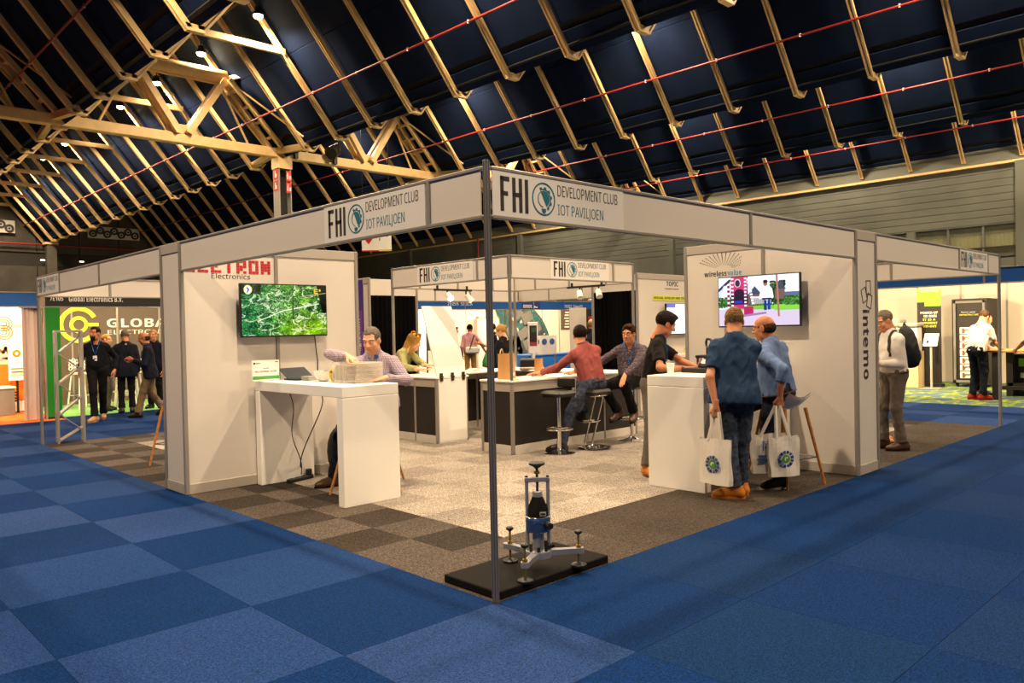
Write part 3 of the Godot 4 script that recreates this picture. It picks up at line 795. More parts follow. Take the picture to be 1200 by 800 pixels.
func booth() -> void:
	mat("alu_mid", rgb(122, 121, 124), 0.4, 0.45)
	mat("shell_panel", rgb(208, 201, 192), 0.5); mat("shell_grey", rgb(150, 145, 138), 0.45, 0.35); mat("shell_kick", rgb(168, 160, 150), 0.55)
	mat("vinyl", rgb(222, 219, 214), 0.45); mat("sign_ink", rgb(48, 40, 38), 0.6); mat("teal", rgb(0, 104, 124), 0.6); mat("brick_red", rgb(176, 30, 40), 0.6)
	mat("wood", rgb(196, 134, 66), 0.5); mat("curtain_black", rgb(9, 9, 10), 0.95).metallic_specular = 0.1; mat("bar_dark", rgb(24, 18, 15), 0.6)
	tri_tex(M.wood, noise_tex(0.03, Color(0.8, 0.76, 0.7), Color(1, 1, 1), 256, 31), 2.0, false)
	# ---- poles and fascias
	pole("slim grooved metal pole at the front corner, crossing the middle of the picture", 0, 0, 2.52, 0, "alu_mid")
	pole("slim metal pole at the far left end of the stand, beside the brochure rack", 0, -10)
	pole("slim metal pole at the far right end of the stand", 10, 0)
	var f := fascia("long beige fascia over the left side, with the larger sign near the front corner", Vector3(0, 0, -4.5), Vector3(0, 0, -0.03), [3.97])
	stand_sign(f, Vector3(-0.008, 2.217, 2.74), BL)
	f = fascia("long beige fascia over the right side, its sign starting at the front corner", Vector3(0.03, 0, 0), Vector3(5.0, 0, 0), [2.9])
	stand_sign(f, Vector3(0.005, 2.217, 0.008), BI)
	f = fascia("beige fascia between the left wall box and the far left pole", Vector3(0, 0, -10), Vector3(0, 0, -5.0), [1.2, 2.95])
	stand_sign(f, Vector3(-0.008, 2.217, 0.0), BL)
	f = fascia("beige fascia between the right wall box and the far right pole", Vector3(5.5, 0, 0), Vector3(10, 0, 0), [2.72, 3.94])
	stand_sign(f, Vector3(2.73, 2.217, 0.008), BI)
	fascia("rear fascia of the stand, seen from inside on the left", Vector3(0, 0, -10), Vector3(4.5, 0, -10), [1, 2, 3])
	fascia("rear fascia seen from inside behind the centre kiosk", Vector3(5.5, 0, -10), Vector3(10, 0, -10), [1, 2, 3])
	fascia("side fascia of the stand, seen from inside at the far right", Vector3(10, 0, -4.5), Vector3(10, 0, 0), [1.5, 3])
	fascia("side fascia seen from inside behind the right half of the centre kiosk", Vector3(10, 0, -10), Vector3(10, 0, -6), [1, 2, 3])
	# ---- wall boxes
	var c := [Vector2(0, 0), Vector2(0, -0.5), Vector2(2, 0), Vector2(2, -0.5)]
	var o := partition("white wall box left of the stand, carrying the television with a green picture", Vector3(0, 0, -4.5), [[0, 0, 2, 0, [1.0]], [2, -0.5, 0, -0.5, [1.0]], [0, -0.5, 0, 0, []], [2, 0, 2, -0.5, []]], c)
	for k in 7: block_letter("ELETRON"[k], Vector3(0.025 + k * 0.134, 2.205, 0.006), 0.118, 0.14, o)
	text("Electronics", Vector3(0.3, 2.145, 0.005), 0.41, 0.055, BI, "sign_ink", o)
	o = partition("white wall box right of the stand, carrying the television with a playground picture", Vector3(5, 0, 0), [[0, -2, 0, 0, [1.0]], [0, 0, 0.5, 0, []], [0.5, 0, 0.5, -2, [1.0]], [0.5, -2, 0, -2, []]], [Vector2(0, 0), Vector2(0.5, 0), Vector2(0, -2), Vector2(0.5, -2)])
	text("wireless", Vector3(-0.005, 2.125, -1.745), 0.29, 0.065, BL, "sign_ink", o, "lettering", 700)
	text("value", Vector3(-0.005, 2.125, -1.445), 0.18, 0.065, BL, "value_blue", o, "lettering", 700)
	var dots := MB.new()
	for i in 15:
		for k in 9:
			var a := deg_to_rad(22.0 + i * 9.0); var r := 0.1 + k * 0.024
			var p := Vector2(cos(a) * r * 1.25, sin(a) * r)
			if p.x > 0.22: continue
			dots.box(Vector3(-0.006, 2.19 + p.y * 0.68, -1.49 + p.x), Vector3(0.0025 + 0.001 * k, 0.012, 0.002), BL * Basis(Vector3(0, 0, 1), a - PI / 2))
	obj("dotted_arc_emblem", dots, "sign_ink", o)
	# vertical name on the end face
	var vb := Basis(Vector3(0, -1, 0), Vector3(1, 0, 0), Vector3(0, 0, 1))
	text("intemo", Vector3(0.165, 1.69, 0.006), 0.72, 0.16, vb, "sign_ink", o, "vertical_lettering", 700)
	for q in [[Vector2(0.31, 1.92), 0.05], [Vector2(0.2, 1.84), 0.35], [Vector2(0.33, 1.78), -0.3]]:
		var bx := Basis(Vector3(0, 0, 1), q[1])
		var fr := MB.new()
		for e in [[0, 0.07, 0.11, 0.008], [0, -0.07, 0.11, 0.008], [0.055, 0, 0.008, 0.14], [-0.055, 0, 0.008, 0.14]]: fr.box(Vector3(q[0].x, q[0].y, 0.007) + bx * Vector3(e[0], e[1], 0), Vector3(e[2], e[3], 0.003), bx)
		obj("outline_emblem", fr, "sign_ink", o)
	o = partition("white wall box behind the man in the black polo, with the yellow slogan strip", Vector3(8, 0, -5), [[0, 0, 2, 0, []], [2, 0, 2, -1, []], [2, -1, 0, -1, [1.0]]], [Vector2(0, 0), Vector2(2, 0), Vector2(0, -1), Vector2(2, -1)])
	obj("header_panel", MB.new().bb(-0.004, 2.2, -0.98, 0.004, 2.48, -0.02), "shell_panel", o)
	text("TOPIC", Vector3(0.87, 2.29, 0.005), 0.38, 0.085, BI, "black", o, "lettering", 700)
	text("Embedded Systems", Vector3(0.82, 2.22, 0.005), 0.44, 0.04, BI, "sign_ink", o)
	obj("slogan_strip", MB.new().box(Vector3(1.05, 2.07, 0.008), Vector3(1.2, 0.09, 0.004)), "lime", o)
	text("DESIGN, DEVELOP AND DELIVER", Vector3(0.48, 2.045, 0.011), 1.14, 0.05, BI, "black", o, "lettering", 700)
	var ws := thing("wall_shelf", "white shelf under the small television behind the man in the black polo", "shelf", Vector3(9.45, 0, -4.97))
	obj("board", MB.new().bb(-0.5, 1.0, 0.0, 0.5, 1.06, 0.34, 0.004), "laminate", ws)
	for s in [-0.4, 0.4]: obj("leg", MB.new().bb(s - 0.02, 0, 0.28, s + 0.02, 1.0, 0.32), "shell_grey", ws)
	obj("curtain", fold_cloth(Vector3(0.0, 0, -0.97), Vector3(0, 0, -0.03), 2.2, 0.03, 10, 5), "curtain_black", o)
	o = partition("white wall box with a purple banner and a black curtain behind the seated man", Vector3(4.5, 0, -8), [[0, 0, 0, -2, [1.0]], [1, 0, 1, -2, [1.0]], [0, -2, 1, -2, []]], [Vector2(0, 0), Vector2(0, -2), Vector2(1, 0), Vector2(1, -2)])
	obj("header_panel", MB.new().bb(0.02, 2.2, -0.004, 0.98, 2.48, 0.004), "shell_panel", o)
	obj("banner", MB.new().box(Vector3(-0.012, 1.25, -0.6), Vector3(0.008, 2.45, 0.86)), "purple", o)
	obj("banner_stripe", MB.new().box(Vector3(-0.018, 1.0, -0.28), Vector3(0.004, 1.9, 0.16)), "purple_light", o)
	text("www.sylogis.com", Vector3(-0.021, 0.7, -0.25), 1.1, 0.09, Basis(Vector3(0, 1, 0), Vector3(0, 0, -1), Vector3(-1, 0, 0)), "paper", o, "vertical_lettering")
	obj("curtain", fold_cloth(Vector3(0.03, 0, 0), Vector3(0.97, 0, 0), 2.2, 0.03, 10, 6), "curtain_black", o)
	# ---- televisions and what hangs on the walls
	television("flat television with a green aerial picture on the left wall", Vector3(1.045, 1.82, -4.4), 1.0, 0.56, BI, green_screen(), 1.3)
	television("flat television with a pink playground picture on the right wall", Vector3(4.9, 1.82, -1.015), 0.98, 0.57, BL, playground_screen(), 1.35)
	television("small television with a pale picture behind the man in the black polo", Vector3(9.2, 1.69, -4.9), 1.0, 0.56, BI, machine_screen(), 1.6)
	var t := thing("television_cable", "thin dark cable hanging from the left television to the table", "cable", Vector3(1.42, 1.54, -4.45))
	obj("wire", MB.new().tube([Vector3(0, 0, 0), Vector3(0.01, -0.12, 0), Vector3(0.03, -0.28, 0.0), Vector3(0.025, -0.45, 0)], 0.006, 6), "black", t)
	# ---- tables
	cabinet_desk("white high table under the left television, its long side facing front", 0.72, 1.33, -4.47, -2.77, false)
	cabinet_desk("white high table in front of the playground television, with the bags beside it", 3.29, 4.97, -1.34, -0.7, true)
	table_things()
	kiosk()
	stools()
	device()
	totes()



func block_letter(c: String, p: Vector3, w: float, h: float, o: Node3D) -> void:
	var st := MB.new()
	var rows := {"E": ["###", "#..", "##.", "#..", "###"], "L": ["#..", "#..", "#..", "#..", "###"], "T": ["###", ".#.", ".#.", ".#.", ".#."], "R": ["###", "#.#", "###", "##.", "#.#"], "O": ["###", "#.#", "#.#", "#.#", "###"], "N": ["#.#", "###", "###", "###", "#.#"]}
	for r in 5:
		for k in 3:
			if rows[c][r][k] == "#": st.box(p + Vector3((k + 0.5) * w / 3.2, h - (r + 0.5) * h / 5, 0), Vector3(w / 3.2 * 0.9, h / 5 * 0.9, 0.004))
	obj("block_letter", st, "brick_red", o)


# hanging cloth in folds between two top points
func fold_cloth(a: Vector3, b: Vector3, h: float, depth: float, folds: int, sd: int, y0 := 0.02) -> MB:
	var st := MB.new()
	var d := (b - a).normalized(); var l := (b - a).length()
	var q := d.cross(Vector3.UP)
	var rng := RandomNumberGenerator.new(); rng.seed = sd
	var cols := folds * 6
	var ph := rng.randf() * TAU
	var f := func(i: int, y: float) -> Vector3:
		var s := float(i) / cols
		var w := sin(s * folds * TAU + ph + 0.8 * sin(s * 7.0 + sd)) * depth * (0.6 + 0.4 * sin(s * 11.0 + sd))
		return a + d * (l * s) + q * w * (0.75 + 0.25 * (1.0 - y / h)) + Vector3(0, y, 0)
	for i in cols:
		for k in 3:
			var ya := lerpf(y0, h, k / 3.0); var yb := lerpf(y0, h, (k + 1) / 3.0)
			st.quad(f.call(i, ya), f.call(i + 1, ya), f.call(i + 1, yb), f.call(i, yb))
	return st


func table_things() -> void:
	var y := 1.085
	var t := thing("sign_holder", "small clear sign with a green stripe standing at the left table's far end", "sign", Vector3(0.79, y, -4.36))
	obj("plate", MB.new().box(Vector3(0, 0.11, 0), Vector3(0.3, 0.21, 0.006), BI), "paper", t)
	obj("foot", MB.new().box(Vector3(0, 0.004, 0.02), Vector3(0.3, 0.008, 0.08)), "clear", t)
	obj("green_stripe", MB.new().box(Vector3(0, 0.035, 0.004), Vector3(0.29, 0.035, 0.002)), "leaf_green", t)
	text("FHI | SOFTWARE CLUSTER", Vector3(-0.12, 0.085, 0.004), 0.24, 0.022, BI, "sign_ink", t)
	text("IOT HUB", Vector3(-0.03, 0.125, 0.004), 0.06, 0.012, BI, "sign_ink", t)
	obj("badge_mark", MB.new().box(Vector3(-0.125, 0.185, 0.004), Vector3(0.02, 0.018, 0.002)).box(Vector3(-0.085, 0.185, 0.004), Vector3(0.045, 0.007, 0.002)).box(Vector3(0.12, 0.195, 0.004), Vector3(0.03, 0.007, 0.002)), "sign_ink", t)
	t = thing("laptop", "open dark laptop on the left table below the television", "laptop", Vector3(1.12, y, -4.2), 0.15)
	obj("base", MB.new().box(Vector3(0, 0.009, 0.02), Vector3(0.34, 0.018, 0.22), BI, 0.004), "dark_metal", t)
	obj("lid", MB.new().box(Vector3(0.02, 0.065, -0.13), Vector3(0.34, 0.2, 0.008), Basis(Vector3.RIGHT, -1.0), 0.003), "slate", t)
	t = thing("router", "low grey box lying in front of the laptop on the left table", "box", Vector3(1.14, y, -3.98), 0.1)
	obj("case", MB.new().box(Vector3(0, 0.022, 0), Vector3(0.24, 0.044, 0.14), BI, 0.006), "grey_plastic", t)
	obj("front_lip", MB.new().box(Vector3(0, 0.012, 0.075), Vector3(0.22, 0.02, 0.01)), "pale_metal", t)
	t = thing("bowl", "white bowl on the left table beside the yellow packet", "bowl", Vector3(1.07, y, -3.68))
	obj("shell", MB.new().lathe([Vector2(0.035, 0.0), Vector2(0.05, 0.008), Vector2(0.085, 0.05), Vector2(0.1, 0.105), Vector2(0.094, 0.105), Vector2(0.078, 0.05), Vector2(0.04, 0.02), Vector2(0.0, 0.018)], 24, Transform3D(), true), "china", t)
	t = thing("snack_packet", "yellow snack packet on the left table between bowl and clear box", "packet", Vector3(1.06, y, -3.47))
	obj("packet", MB.new().ball(Vector3(0, 0.075, 0), Vector3(0.05, 0.075, 0.03), 12), "yellow", t)
	obj("print", MB.new().ball(Vector3(0, 0.06, 0.012), Vector3(0.03, 0.03, 0.022), 8).ball(Vector3(-0.03, 0.1, 0.005), Vector3(0.016, 0.02, 0.02), 8), "snack_brown", t)
	t = thing("acrylic_organiser", "clear acrylic box of thin samples in front of the seated man", "organiser", Vector3(1.16, y, -3.2), 0.0)
	for s in [[0, 0.005, 0, 0.3, 0.01, 0.42], [0.15, 0.1, 0, 0.006, 0.2, 0.42], [-0.15, 0.1, 0, 0.006, 0.2, 0.42], [0, 0.1, 0.21, 0.3, 0.2, 0.006], [0, 0.1, -0.21, 0.3, 0.2, 0.006], [0, 0.1, 0.05, 0.3, 0.19, 0.005]]:
		obj("acrylic_wall", MB.new().box(Vector3(s[0], s[1], s[2]), Vector3(s[3], s[4], s[5])), "clear", t)
	for k in 12: obj("sample_sheet", MB.new().box(Vector3(-0.01, 0.024 + 0.0145 * k, 0.12), Vector3(0.27, 0.007, 0.15)), ["sample_wood", "sample_pale", "sample_wood"][k % 3], t)
	for k in 9: obj("sample_sheet", MB.new().box(Vector3(0, 0.09, -0.19 + 0.025 * k), Vector3(0.27, 0.16, 0.008)), ["sample_pale", "grey_plastic", "sample_wood"][k % 3], t)
	# cables and power strip under the left table
	t = thing("power_strip", "black power strip with a plug on the carpet under the left table", "power strip", Vector3(1.12, 0, -4.3), 0.3)
	obj("strip", MB.new().box(Vector3(0, 0.022, 0), Vector3(0.36, 0.04, 0.06), BI, 0.008), "black", t)
	obj("plug", MB.new().box(Vector3(0.13, 0.07, 0), Vector3(0.06, 0.07, 0.05), BI, 0.008), "black", t)
	for k in 3: obj("socket", MB.new().cyl(Vector3(-0.13 + k * 0.09, 0.04, 0), Vector3(-0.13 + k * 0.09, 0.046, 0), 0.019), "dark_metal", t)
	t = thing("table_cable", "black cable looping down under the left table", "cable", Vector3(1.25, 0.97, -4.3))
	var p := []
	for k in 24:
		var s := k / 23.0
		p.append(Vector3(0.1 * sin(s * 7.0), -0.95 * s + 0.12 * sin(s * 6.2), 0.12 * sin(s * 5.0)))
	obj("wire", MB.new().tube(p, 0.006, 6), "black", t)
	t = thing("dropped_cable", "second thin black cable hanging straight under the left table", "cable", Vector3(1.0, 0.97, -4.28))
	p = []
	for k in 18:
		var s := k / 17.0
		p.append(Vector3(0.03 * sin(s * 9.0) + 0.1 * s, -0.9 * s, 0.02 * s))
	obj("wire", MB.new().tube(p, 0.005, 6), "black", t)
	t = thing("rucksack", "black rucksack on the floor against the wall under the left table", "rucksack", Vector3(1.6, 0, -4.3), 0.2)
	obj("sack", MB.new().ball(Vector3(0, 0.26, 0), Vector3(0.14, 0.27, 0.12), 16), "black", t)
	obj("pocket", MB.new().ball(Vector3(0, 0.16, 0.08), Vector3(0.1, 0.12, 0.06), 12), "black", t)
	obj("handle", MB.new().tube([Vector3(-0.04, 0.51, 0), Vector3(-0.02, 0.55, 0), Vector3(0.02, 0.55, 0), Vector3(0.04, 0.51, 0)], 0.01, 6), "black", t)
	# the right table
	t = thing("paper_cup", "white paper cup on the edge of the right table", "cup", Vector3(3.52, y, -1.22))
	obj("cup", MB.new().lathe([Vector2(0.028, 0.0), Vector2(0.041, 0.105), Vector2(0.043, 0.108), Vector2(0.04, 0.11), Vector2(0.037, 0.1), Vector2(0.026, 0.008), Vector2(0, 0.008)], 20), "china", t)
	t = thing("display_slab", "dark wooden slab under the steel device on the right table", "slab", Vector3(4.0, y, -1.08), 0.0)
	obj("slab", MB.new().box(Vector3(0, 0.025, 0), Vector3(0.42, 0.05, 0.4), BI, 0.006), "bar_dark", t)
	t = thing("steel_device", "round steel device with a black loop handle on the right table", "device", Vector3(4.0, y + 0.05, -1.08))
	obj("drum", MB.new().lathe([Vector2(0.1, 0), Vector2(0.125, 0.02), Vector2(0.13, 0.1)], 28), "chrome", t)
	obj("rim", MB.new().lathe([Vector2(0.138, 0.1), Vector2(0.138, 0.125), Vector2(0.02, 0.13)], 28), "black", t)
	obj("neck", MB.new().box(Vector3(0, 0.165, 0), Vector3(0.05, 0.09, 0.05), BI, 0.01), "black", t)
	var hp := []
	for k in 24:
		var a := TAU * k / 24
		hp.append(Basis(Vector3.UP, 0.8) * Vector3(signf(cos(a)) * 0.06 + cos(a) * 0.05, 0.245 + sin(a) * 0.042, 0))
	obj("loop_handle", MB.new().tube(hp, 0.013, 8, true), "black", t)
	# what stands on the shelf of the wall box behind
	for k in 3:
		t = thing(["soap_bottle", "yellow_jar", "black_tablet"][k], ["amber bottle on the white shelf behind the man in the black polo", "small yellow jar on the white shelf left of the amber bottle", "black tablet leaning on the white shelf right of the amber bottle"][k], ["bottle", "jar", "tablet"][k], Vector3([9.42, 9.26, 9.62][k], 1.06, -4.85))
		if k == 0:
			obj("body", MB.new().lathe([Vector2(0.03, 0), Vector2(0.036, 0.02), Vector2(0.034, 0.13), Vector2(0.014, 0.17), Vector2(0.014, 0.2)], 14), "amber", t)
			obj("cap", MB.new().cyl(Vector3(0, 0.2, 0), Vector3(0, 0.225, 0), 0.016), "paper", t)
		elif k == 1:
			obj("body", MB.new().ball(Vector3(0, 0.04, 0), Vector3(0.05, 0.04, 0.05), 12), "yellow", t)
			obj("lid", MB.new().cyl(Vector3(0, 0.072, 0), Vector3(0, 0.09, 0), 0.03), "snack_brown", t)
		else:
			obj("case", MB.new().box(Vector3(0, 0.15, 0), Vector3(0.12, 0.3, 0.02), Basis(Vector3.FORWARD, 0.22), 0.006), "black", t)
			obj("foot", MB.new().box(Vector3(0.04, 0.01, 0.02), Vector3(0.1, 0.02, 0.08), BI, 0.005), "black", t)
	# brochure rack at the far left pole
	t = thing("brochure_rack", "tall zigzag brochure rack of metal by the far left pole", "brochure rack", Vector3(0.37, 0, -9.95), -0.15)
	for sx in [-0.17, 0.17]:
		for sz in [-0.13, 0.13]: obj("post", MB.new().bb(sx - 0.016, 0, sz - 0.016, sx + 0.016, 1.7, sz + 0.016), "alu", t)
	for s in [[0, 0.13], [0, -0.13]]: obj("top_bar", MB.new().bb(-0.17, 1.67, s[1] - 0.014, 0.17, 1.7, s[1] + 0.014), "alu", t)
	for s in [-0.17, 0.17]: obj("top_bar", MB.new().bb(s - 0.014, 1.67, -0.13, s + 0.014, 1.7, 0.13), "alu", t)
	for k in 7:
		var ya := 1.6 - k * 0.23; var yb := ya - 0.27
		var l := Vector3(0.155 if k % 2 == 0 else -0.155, ya, 0); var r := Vector3(-0.155 if k % 2 == 0 else 0.155, maxf(yb, 0.03), 0)
		obj("tray" if k % 2 == 0 else "brace", MB.new().bar(l, r, 0.012, 0.24, Vector3(0, 0, 1)), "alu", t)
		if k % 2 == 0 and k < 6:
			var c := l.lerp(r, 0.5); var d := (l - r).normalized(); var nn := Vector3(-d.y, d.x, 0)
			obj("brochure", MB.new().box(c + nn * 0.02, Vector3(0.3, 0.012, 0.2), Basis(d, nn, d.cross(nn))), ["paper", "", "sample_pale", "", "paper"][k], t)
			obj("brochure_print", MB.new().box(c + nn * 0.028 + d * 0.04, Vector3(0.1, 0.004, 0.12), Basis(d, nn, d.cross(nn))), ["leaf_green", "", "slate", "", "lime"][k], t)


func kiosk() -> void:
	# centre kiosk: a square of fascias on poles over a bar
	fascia("left fascia of the centre kiosk, with its smaller sign", Vector3(3.75, 0, -6.25), Vector3(3.75, 0, -3.77), [1.9])
	var f: Node3D = get_node("fascia_008")
	stand_sign(f, Vector3(-0.008, 2.217, 0.62), BL)
	f = fascia("right fascia of the centre kiosk, with its smaller sign", Vector3(3.77, 0, -3.75), Vector3(6.25, 0, -3.75), [2.02])
	stand_sign(f, Vector3(0.72, 2.217, 0.008), BI)
	fascia("rear left fascia of the centre kiosk behind the track lights", Vector3(3.75, 0, -6.25), Vector3(6.25, 0, -6.25), [0.5, 1.25, 2.0])
	fascia("rear right fascia of the centre kiosk", Vector3(6.25, 0, -6.25), Vector3(6.25, 0, -3.75), [0.5, 1.25, 2.0])
	pole("front pole of the centre kiosk rising from the bar's corner", 3.75, -3.75, 2.5, 0.0)
	pole("left pole of the centre kiosk beside the woman in green", 3.75, -6.25, 2.5)
	pole("right pole of the centre kiosk beside the man in the patterned shirt", 6.25, -3.75, 2.5)
	pole("rear pole of the centre kiosk between the paper bags", 6.25, -6.25, 2.5)
	# bars
	bar_counter("dark fronted bar with white top where the two men sit on stools", [Vector2(3.75, -4.3), Vector2(3.75, -3.75), Vector2(6.25, -3.75), Vector2(6.25, -4.3)], [[0, 1, []], [1, 2, [1.78]], [2, 3, []]], Rect2(3.72, -4.33, 2.56, 0.61))
	bar_counter("dark fronted bar left of the open flap, where the woman leans", [Vector2(3.75, -6.25), Vector2(3.75, -5.26), Vector2(4.28, -5.26), Vector2(4.28, -6.25)], [[0, 1, [0.5]], [3, 0, []]], Rect2(3.72, -6.28, 0.6, 1.05))
	var o: Node3D = get_node("bar_counter_001")
	obj("white_end_panel", MB.new().bb(3.77, 0.02, -5.255, 4.27, 0.9, -5.235).bb(3.75, 0.0, -5.25, 4.29, 0.02, -5.24), "laminate", o, Transform3D(BI, -o.position))
	bar_counter("rear bar of the kiosk behind the paper bags", [Vector2(6.25, -4.4), Vector2(6.25, -6.25), Vector2(4.35, -6.25)], [[0, 1, [0.9]], [1, 2, [0.9]]], Rect2(5.72, -6.28, 0.56, 1.9), Rect2(4.35, -6.28, 1.4, 0.56))
	# hinged flap, folded up and leaning back
	var t := thing("counter_flap", "tall white counter flap hinged up at the gap in the bar", "counter flap", Vector3(4.015, 0.925, -5.25))
	var fb := Basis(Vector3.RIGHT, -0.3)
	obj("board", MB.new().box(fb * Vector3(0, 0.52, 0), Vector3(0.535, 1.04, 0.022), fb, 0.003), "laminate", t)
	for k in 3:
		var h := obj("hinge", MB.new().box(Vector3(-0.2 + k * 0.2, 0.03, 0.018), Vector3(0.05, 0.045, 0.012)).box(Vector3(-0.2 + k * 0.2, -0.035, 0.022), Vector3(0.05, 0.05, 0.01)), "brass_dark", t)
		obj("hinge_pin", MB.new().cyl(Vector3(-0.235 + k * 0.2, 0.0, 0.024), Vector3(-0.165 + k * 0.2, 0.0, 0.024), 0.009), "black", h)
	# track lights hung from the rear fascias
	for s in [[Vector3(4.85, 2.2, -6.2), BI, "ceiling track with two lamps behind the kiosk's left sign, one glaring"], [Vector3(6.2, 2.2, -4.6), BL, "ceiling track with two lamps behind the kiosk's right sign"]]:
		t = thing("track_light", s[2], "track light", s[0])
		t.basis = s[1]
		obj("track", MB.new().box(Vector3(0, 0, 0.02), Vector3(0.75, 0.03, 0.035)), "black", t)
		obj("bracket", MB.new().box(Vector3(-0.3, 0.03, 0.0), Vector3(0.03, 0.08, 0.02)).box(Vector3(0.3, 0.03, 0), Vector3(0.03, 0.08, 0.02)), "black", t)
		for k in 2:
			var x := -0.12 + k * 0.38
			var lit: bool = k == 0 and s[1] == BI
			var d := Vector3(-0.25, -0.55, 0.9).normalized() if lit else Vector3(0.5, -0.8, 0.4).normalized()
			var hd := obj("lamp_head", MB.new().cyl(Vector3(x, -0.07, 0.03), Vector3(x, -0.07, 0.03) + d * 0.13, 0.042, 0.05, 16), "paper", t)
			obj("lens", MB.new().cyl(Vector3(x, -0.07, 0.03) + d * 0.13, Vector3(x, -0.07, 0.03) + d * 0.136, 0.044, 0.044, 16), "bulb_glow" if lit else "bulb_soft" if s[1] == BI else "grey_plastic", hd)
			obj("stem", MB.new().cyl(Vector3(x, -0.06, 0.02), Vector3(x, 0, 0.02), 0.012), "black", t)
			var g: Vector3 = s[0] + s[1] * (Vector3(x, -0.07, 0.03) + d * 0.16)
			if s[1] == BI: spot(g, g + s[1] * d, Color(1.0, 0.85, 0.6), 3.5, 40, 0.05)
	# things on the bar
	paper_bag("large brown paper bag with handles on the bar beside the kiosk pole", Vector3(3.98, 0.925, -4.08), 0.26, 0.33, 0.16, 0.5, true)
	paper_bag("small open brown paper bag on the bar at the man's hand", Vector3(4.62, 0.925, -4.12), 0.14, 0.24, 0.1, 0.6, false)
	t = thing("leaflet", "small yellowish card lying on the bar next to the kiosk pole", "card", Vector3(3.93, 0.925, -3.84), 0.4)
	obj("card", MB.new().box(Vector3(0, 0.003, 0), Vector3(0.12, 0.006, 0.06)), "lime", t)
	t = thing("coffee_machine", "low grey and black coffee machine on the rear bar", "machine", Vector3(5.85, 0.925, -5.55), 0.7)
	obj("body", MB.new().box(Vector3(0, 0.1, 0), Vector3(0.34, 0.14, 0.26), BI, 0.02), "black", t)
	obj("drip_tray", MB.new().box(Vector3(0, 0.02, 0.05), Vector3(0.4, 0.04, 0.36), BI, 0.01), "grey_plastic", t)
	obj("spout", MB.new().cyl(Vector3(0.05, 0.1, 0.14), Vector3(0.05, 0.15, 0.14), 0.02), "chrome", t)
	t = thing("napkin_stack", "stack of white papers on the rear bar behind the flap", "papers", Vector3(5.1, 0.925, -6.05), 0.2)
	for k in 3: obj("sheet", MB.new().box(Vector3(0.02 * k, 0.006 + 0.012 * k, 0), Vector3(0.2, 0.01, 0.15), Basis(Vector3.UP, k * 0.2)), "paper", t)


func bar_counter(label: String, corners: Array, faces: Array, top: Rect2, top2 := Rect2()) -> void:
	var o := thing("bar_counter", label, "bar", Vector3(corners[1].x, 0, corners[1].y))
	var at := o.position
	for c in corners: obj("upright", MB.new().bb(c.x - 0.021 - at.x, 0, c.y - 0.021 - at.z, c.x + 0.021 - at.x, 0.9, c.y + 0.021 - at.z, 0.005), "shell_grey", o)
	for f in faces:
		var a := Vector3(corners[f[0]].x, 0, corners[f[0]].y) - at; var b := Vector3(corners[f[1]].x, 0, corners[f[1]].y) - at
		var d := (b - a).normalized(); var l := (b - a).length()
		var bs := Basis(d, Vector3.UP, d.cross(Vector3.UP))
		var all: Array = [0.0] + f[2] + [l]
		for k in all.size() - 1:
			var s0: float = all[k] + 0.02; var s1: float = all[k + 1] - 0.02
			obj("front_panel", MB.new().box(a + d * (s0 + s1) * 0.5 + Vector3(0, 0.45, 0), Vector3(s1 - s0, 0.68, 0.01), bs), "bar_dark", o)
		for c in f[2]: obj("upright", MB.new().box(a + d * c + Vector3(0, 0.45, 0), Vector3(0.036, 0.9, 0.036), bs, 0.005), "shell_grey", o)
		obj("plinth", MB.new().box(a + d * l * 0.5 + Vector3(0, 0.055, 0), Vector3(l - 0.03, 0.11, 0.028), bs), "shell_panel", o)
		obj("apron", MB.new().box(a + d * l * 0.5 + Vector3(0, 0.84, 0), Vector3(l - 0.03, 0.11, 0.028), bs), "shell_kick", o)
	for r in [top, top2]:
		if r.size.x > 0: obj("worktop", MB.new().bb(r.position.x - at.x, 0.9, r.position.y - at.z, r.end.x - at.x, 0.925, r.end.y - at.z, 0.004), "laminate", o)


func paper_bag(label: String, at: Vector3, w: float, h: float, d: float, turn: float, handles: bool) -> void:
	var t := thing("paper_bag", label, "paper bag", at, turn)
	var st := MB.new()
	for s in [-1.0, 1.0]:
		st.quad(Vector3(-w * 0.5 * s, 0, d * 0.5 * s), Vector3(w * 0.5 * s, 0, d * 0.5 * s), Vector3(w * 0.48 * s, h, d * 0.46 * s), Vector3(-w * 0.48 * s, h, d * 0.46 * s))
		var x: float = w * 0.5 * s
		st.quad(Vector3(x, 0, d * 0.5 * s), Vector3(x, 0, 0), Vector3(x * 0.94, h * 0.98, 0), Vector3(x * 0.96, h, d * 0.46 * s))
		st.quad(Vector3(x, 0, 0), Vector3(x, 0, -d * 0.5 * s), Vector3(x * 0.96, h, -d * 0.46 * s), Vector3(x * 0.94, h * 0.98, 0))
	st.quad(Vector3(-w * 0.5, 0.002, -d * 0.5), Vector3(w * 0.5, 0.002, -d * 0.5), Vector3(w * 0.5, 0.002, d * 0.5), Vector3(-w * 0.5, 0.002, d * 0.5))
	obj("sack", st, "kraft", t)
	if handles:
		for s in [-0.4, 0.4]:
			var p := []
			for k in 11: p.append(Vector3(-cos(PI * k / 10) * w * 0.26, h - 0.03 + sin(PI * k / 10) * 0.085, d * s))
			obj("handle", MB.new().tube(p, 0.008, 6), "kraft_pale", t)
		obj("white_label", MB.new().box(Vector3(0.05, 0.06, d * 0.5), Vector3(0.07, 0.04, 0.004)), "paper", t)


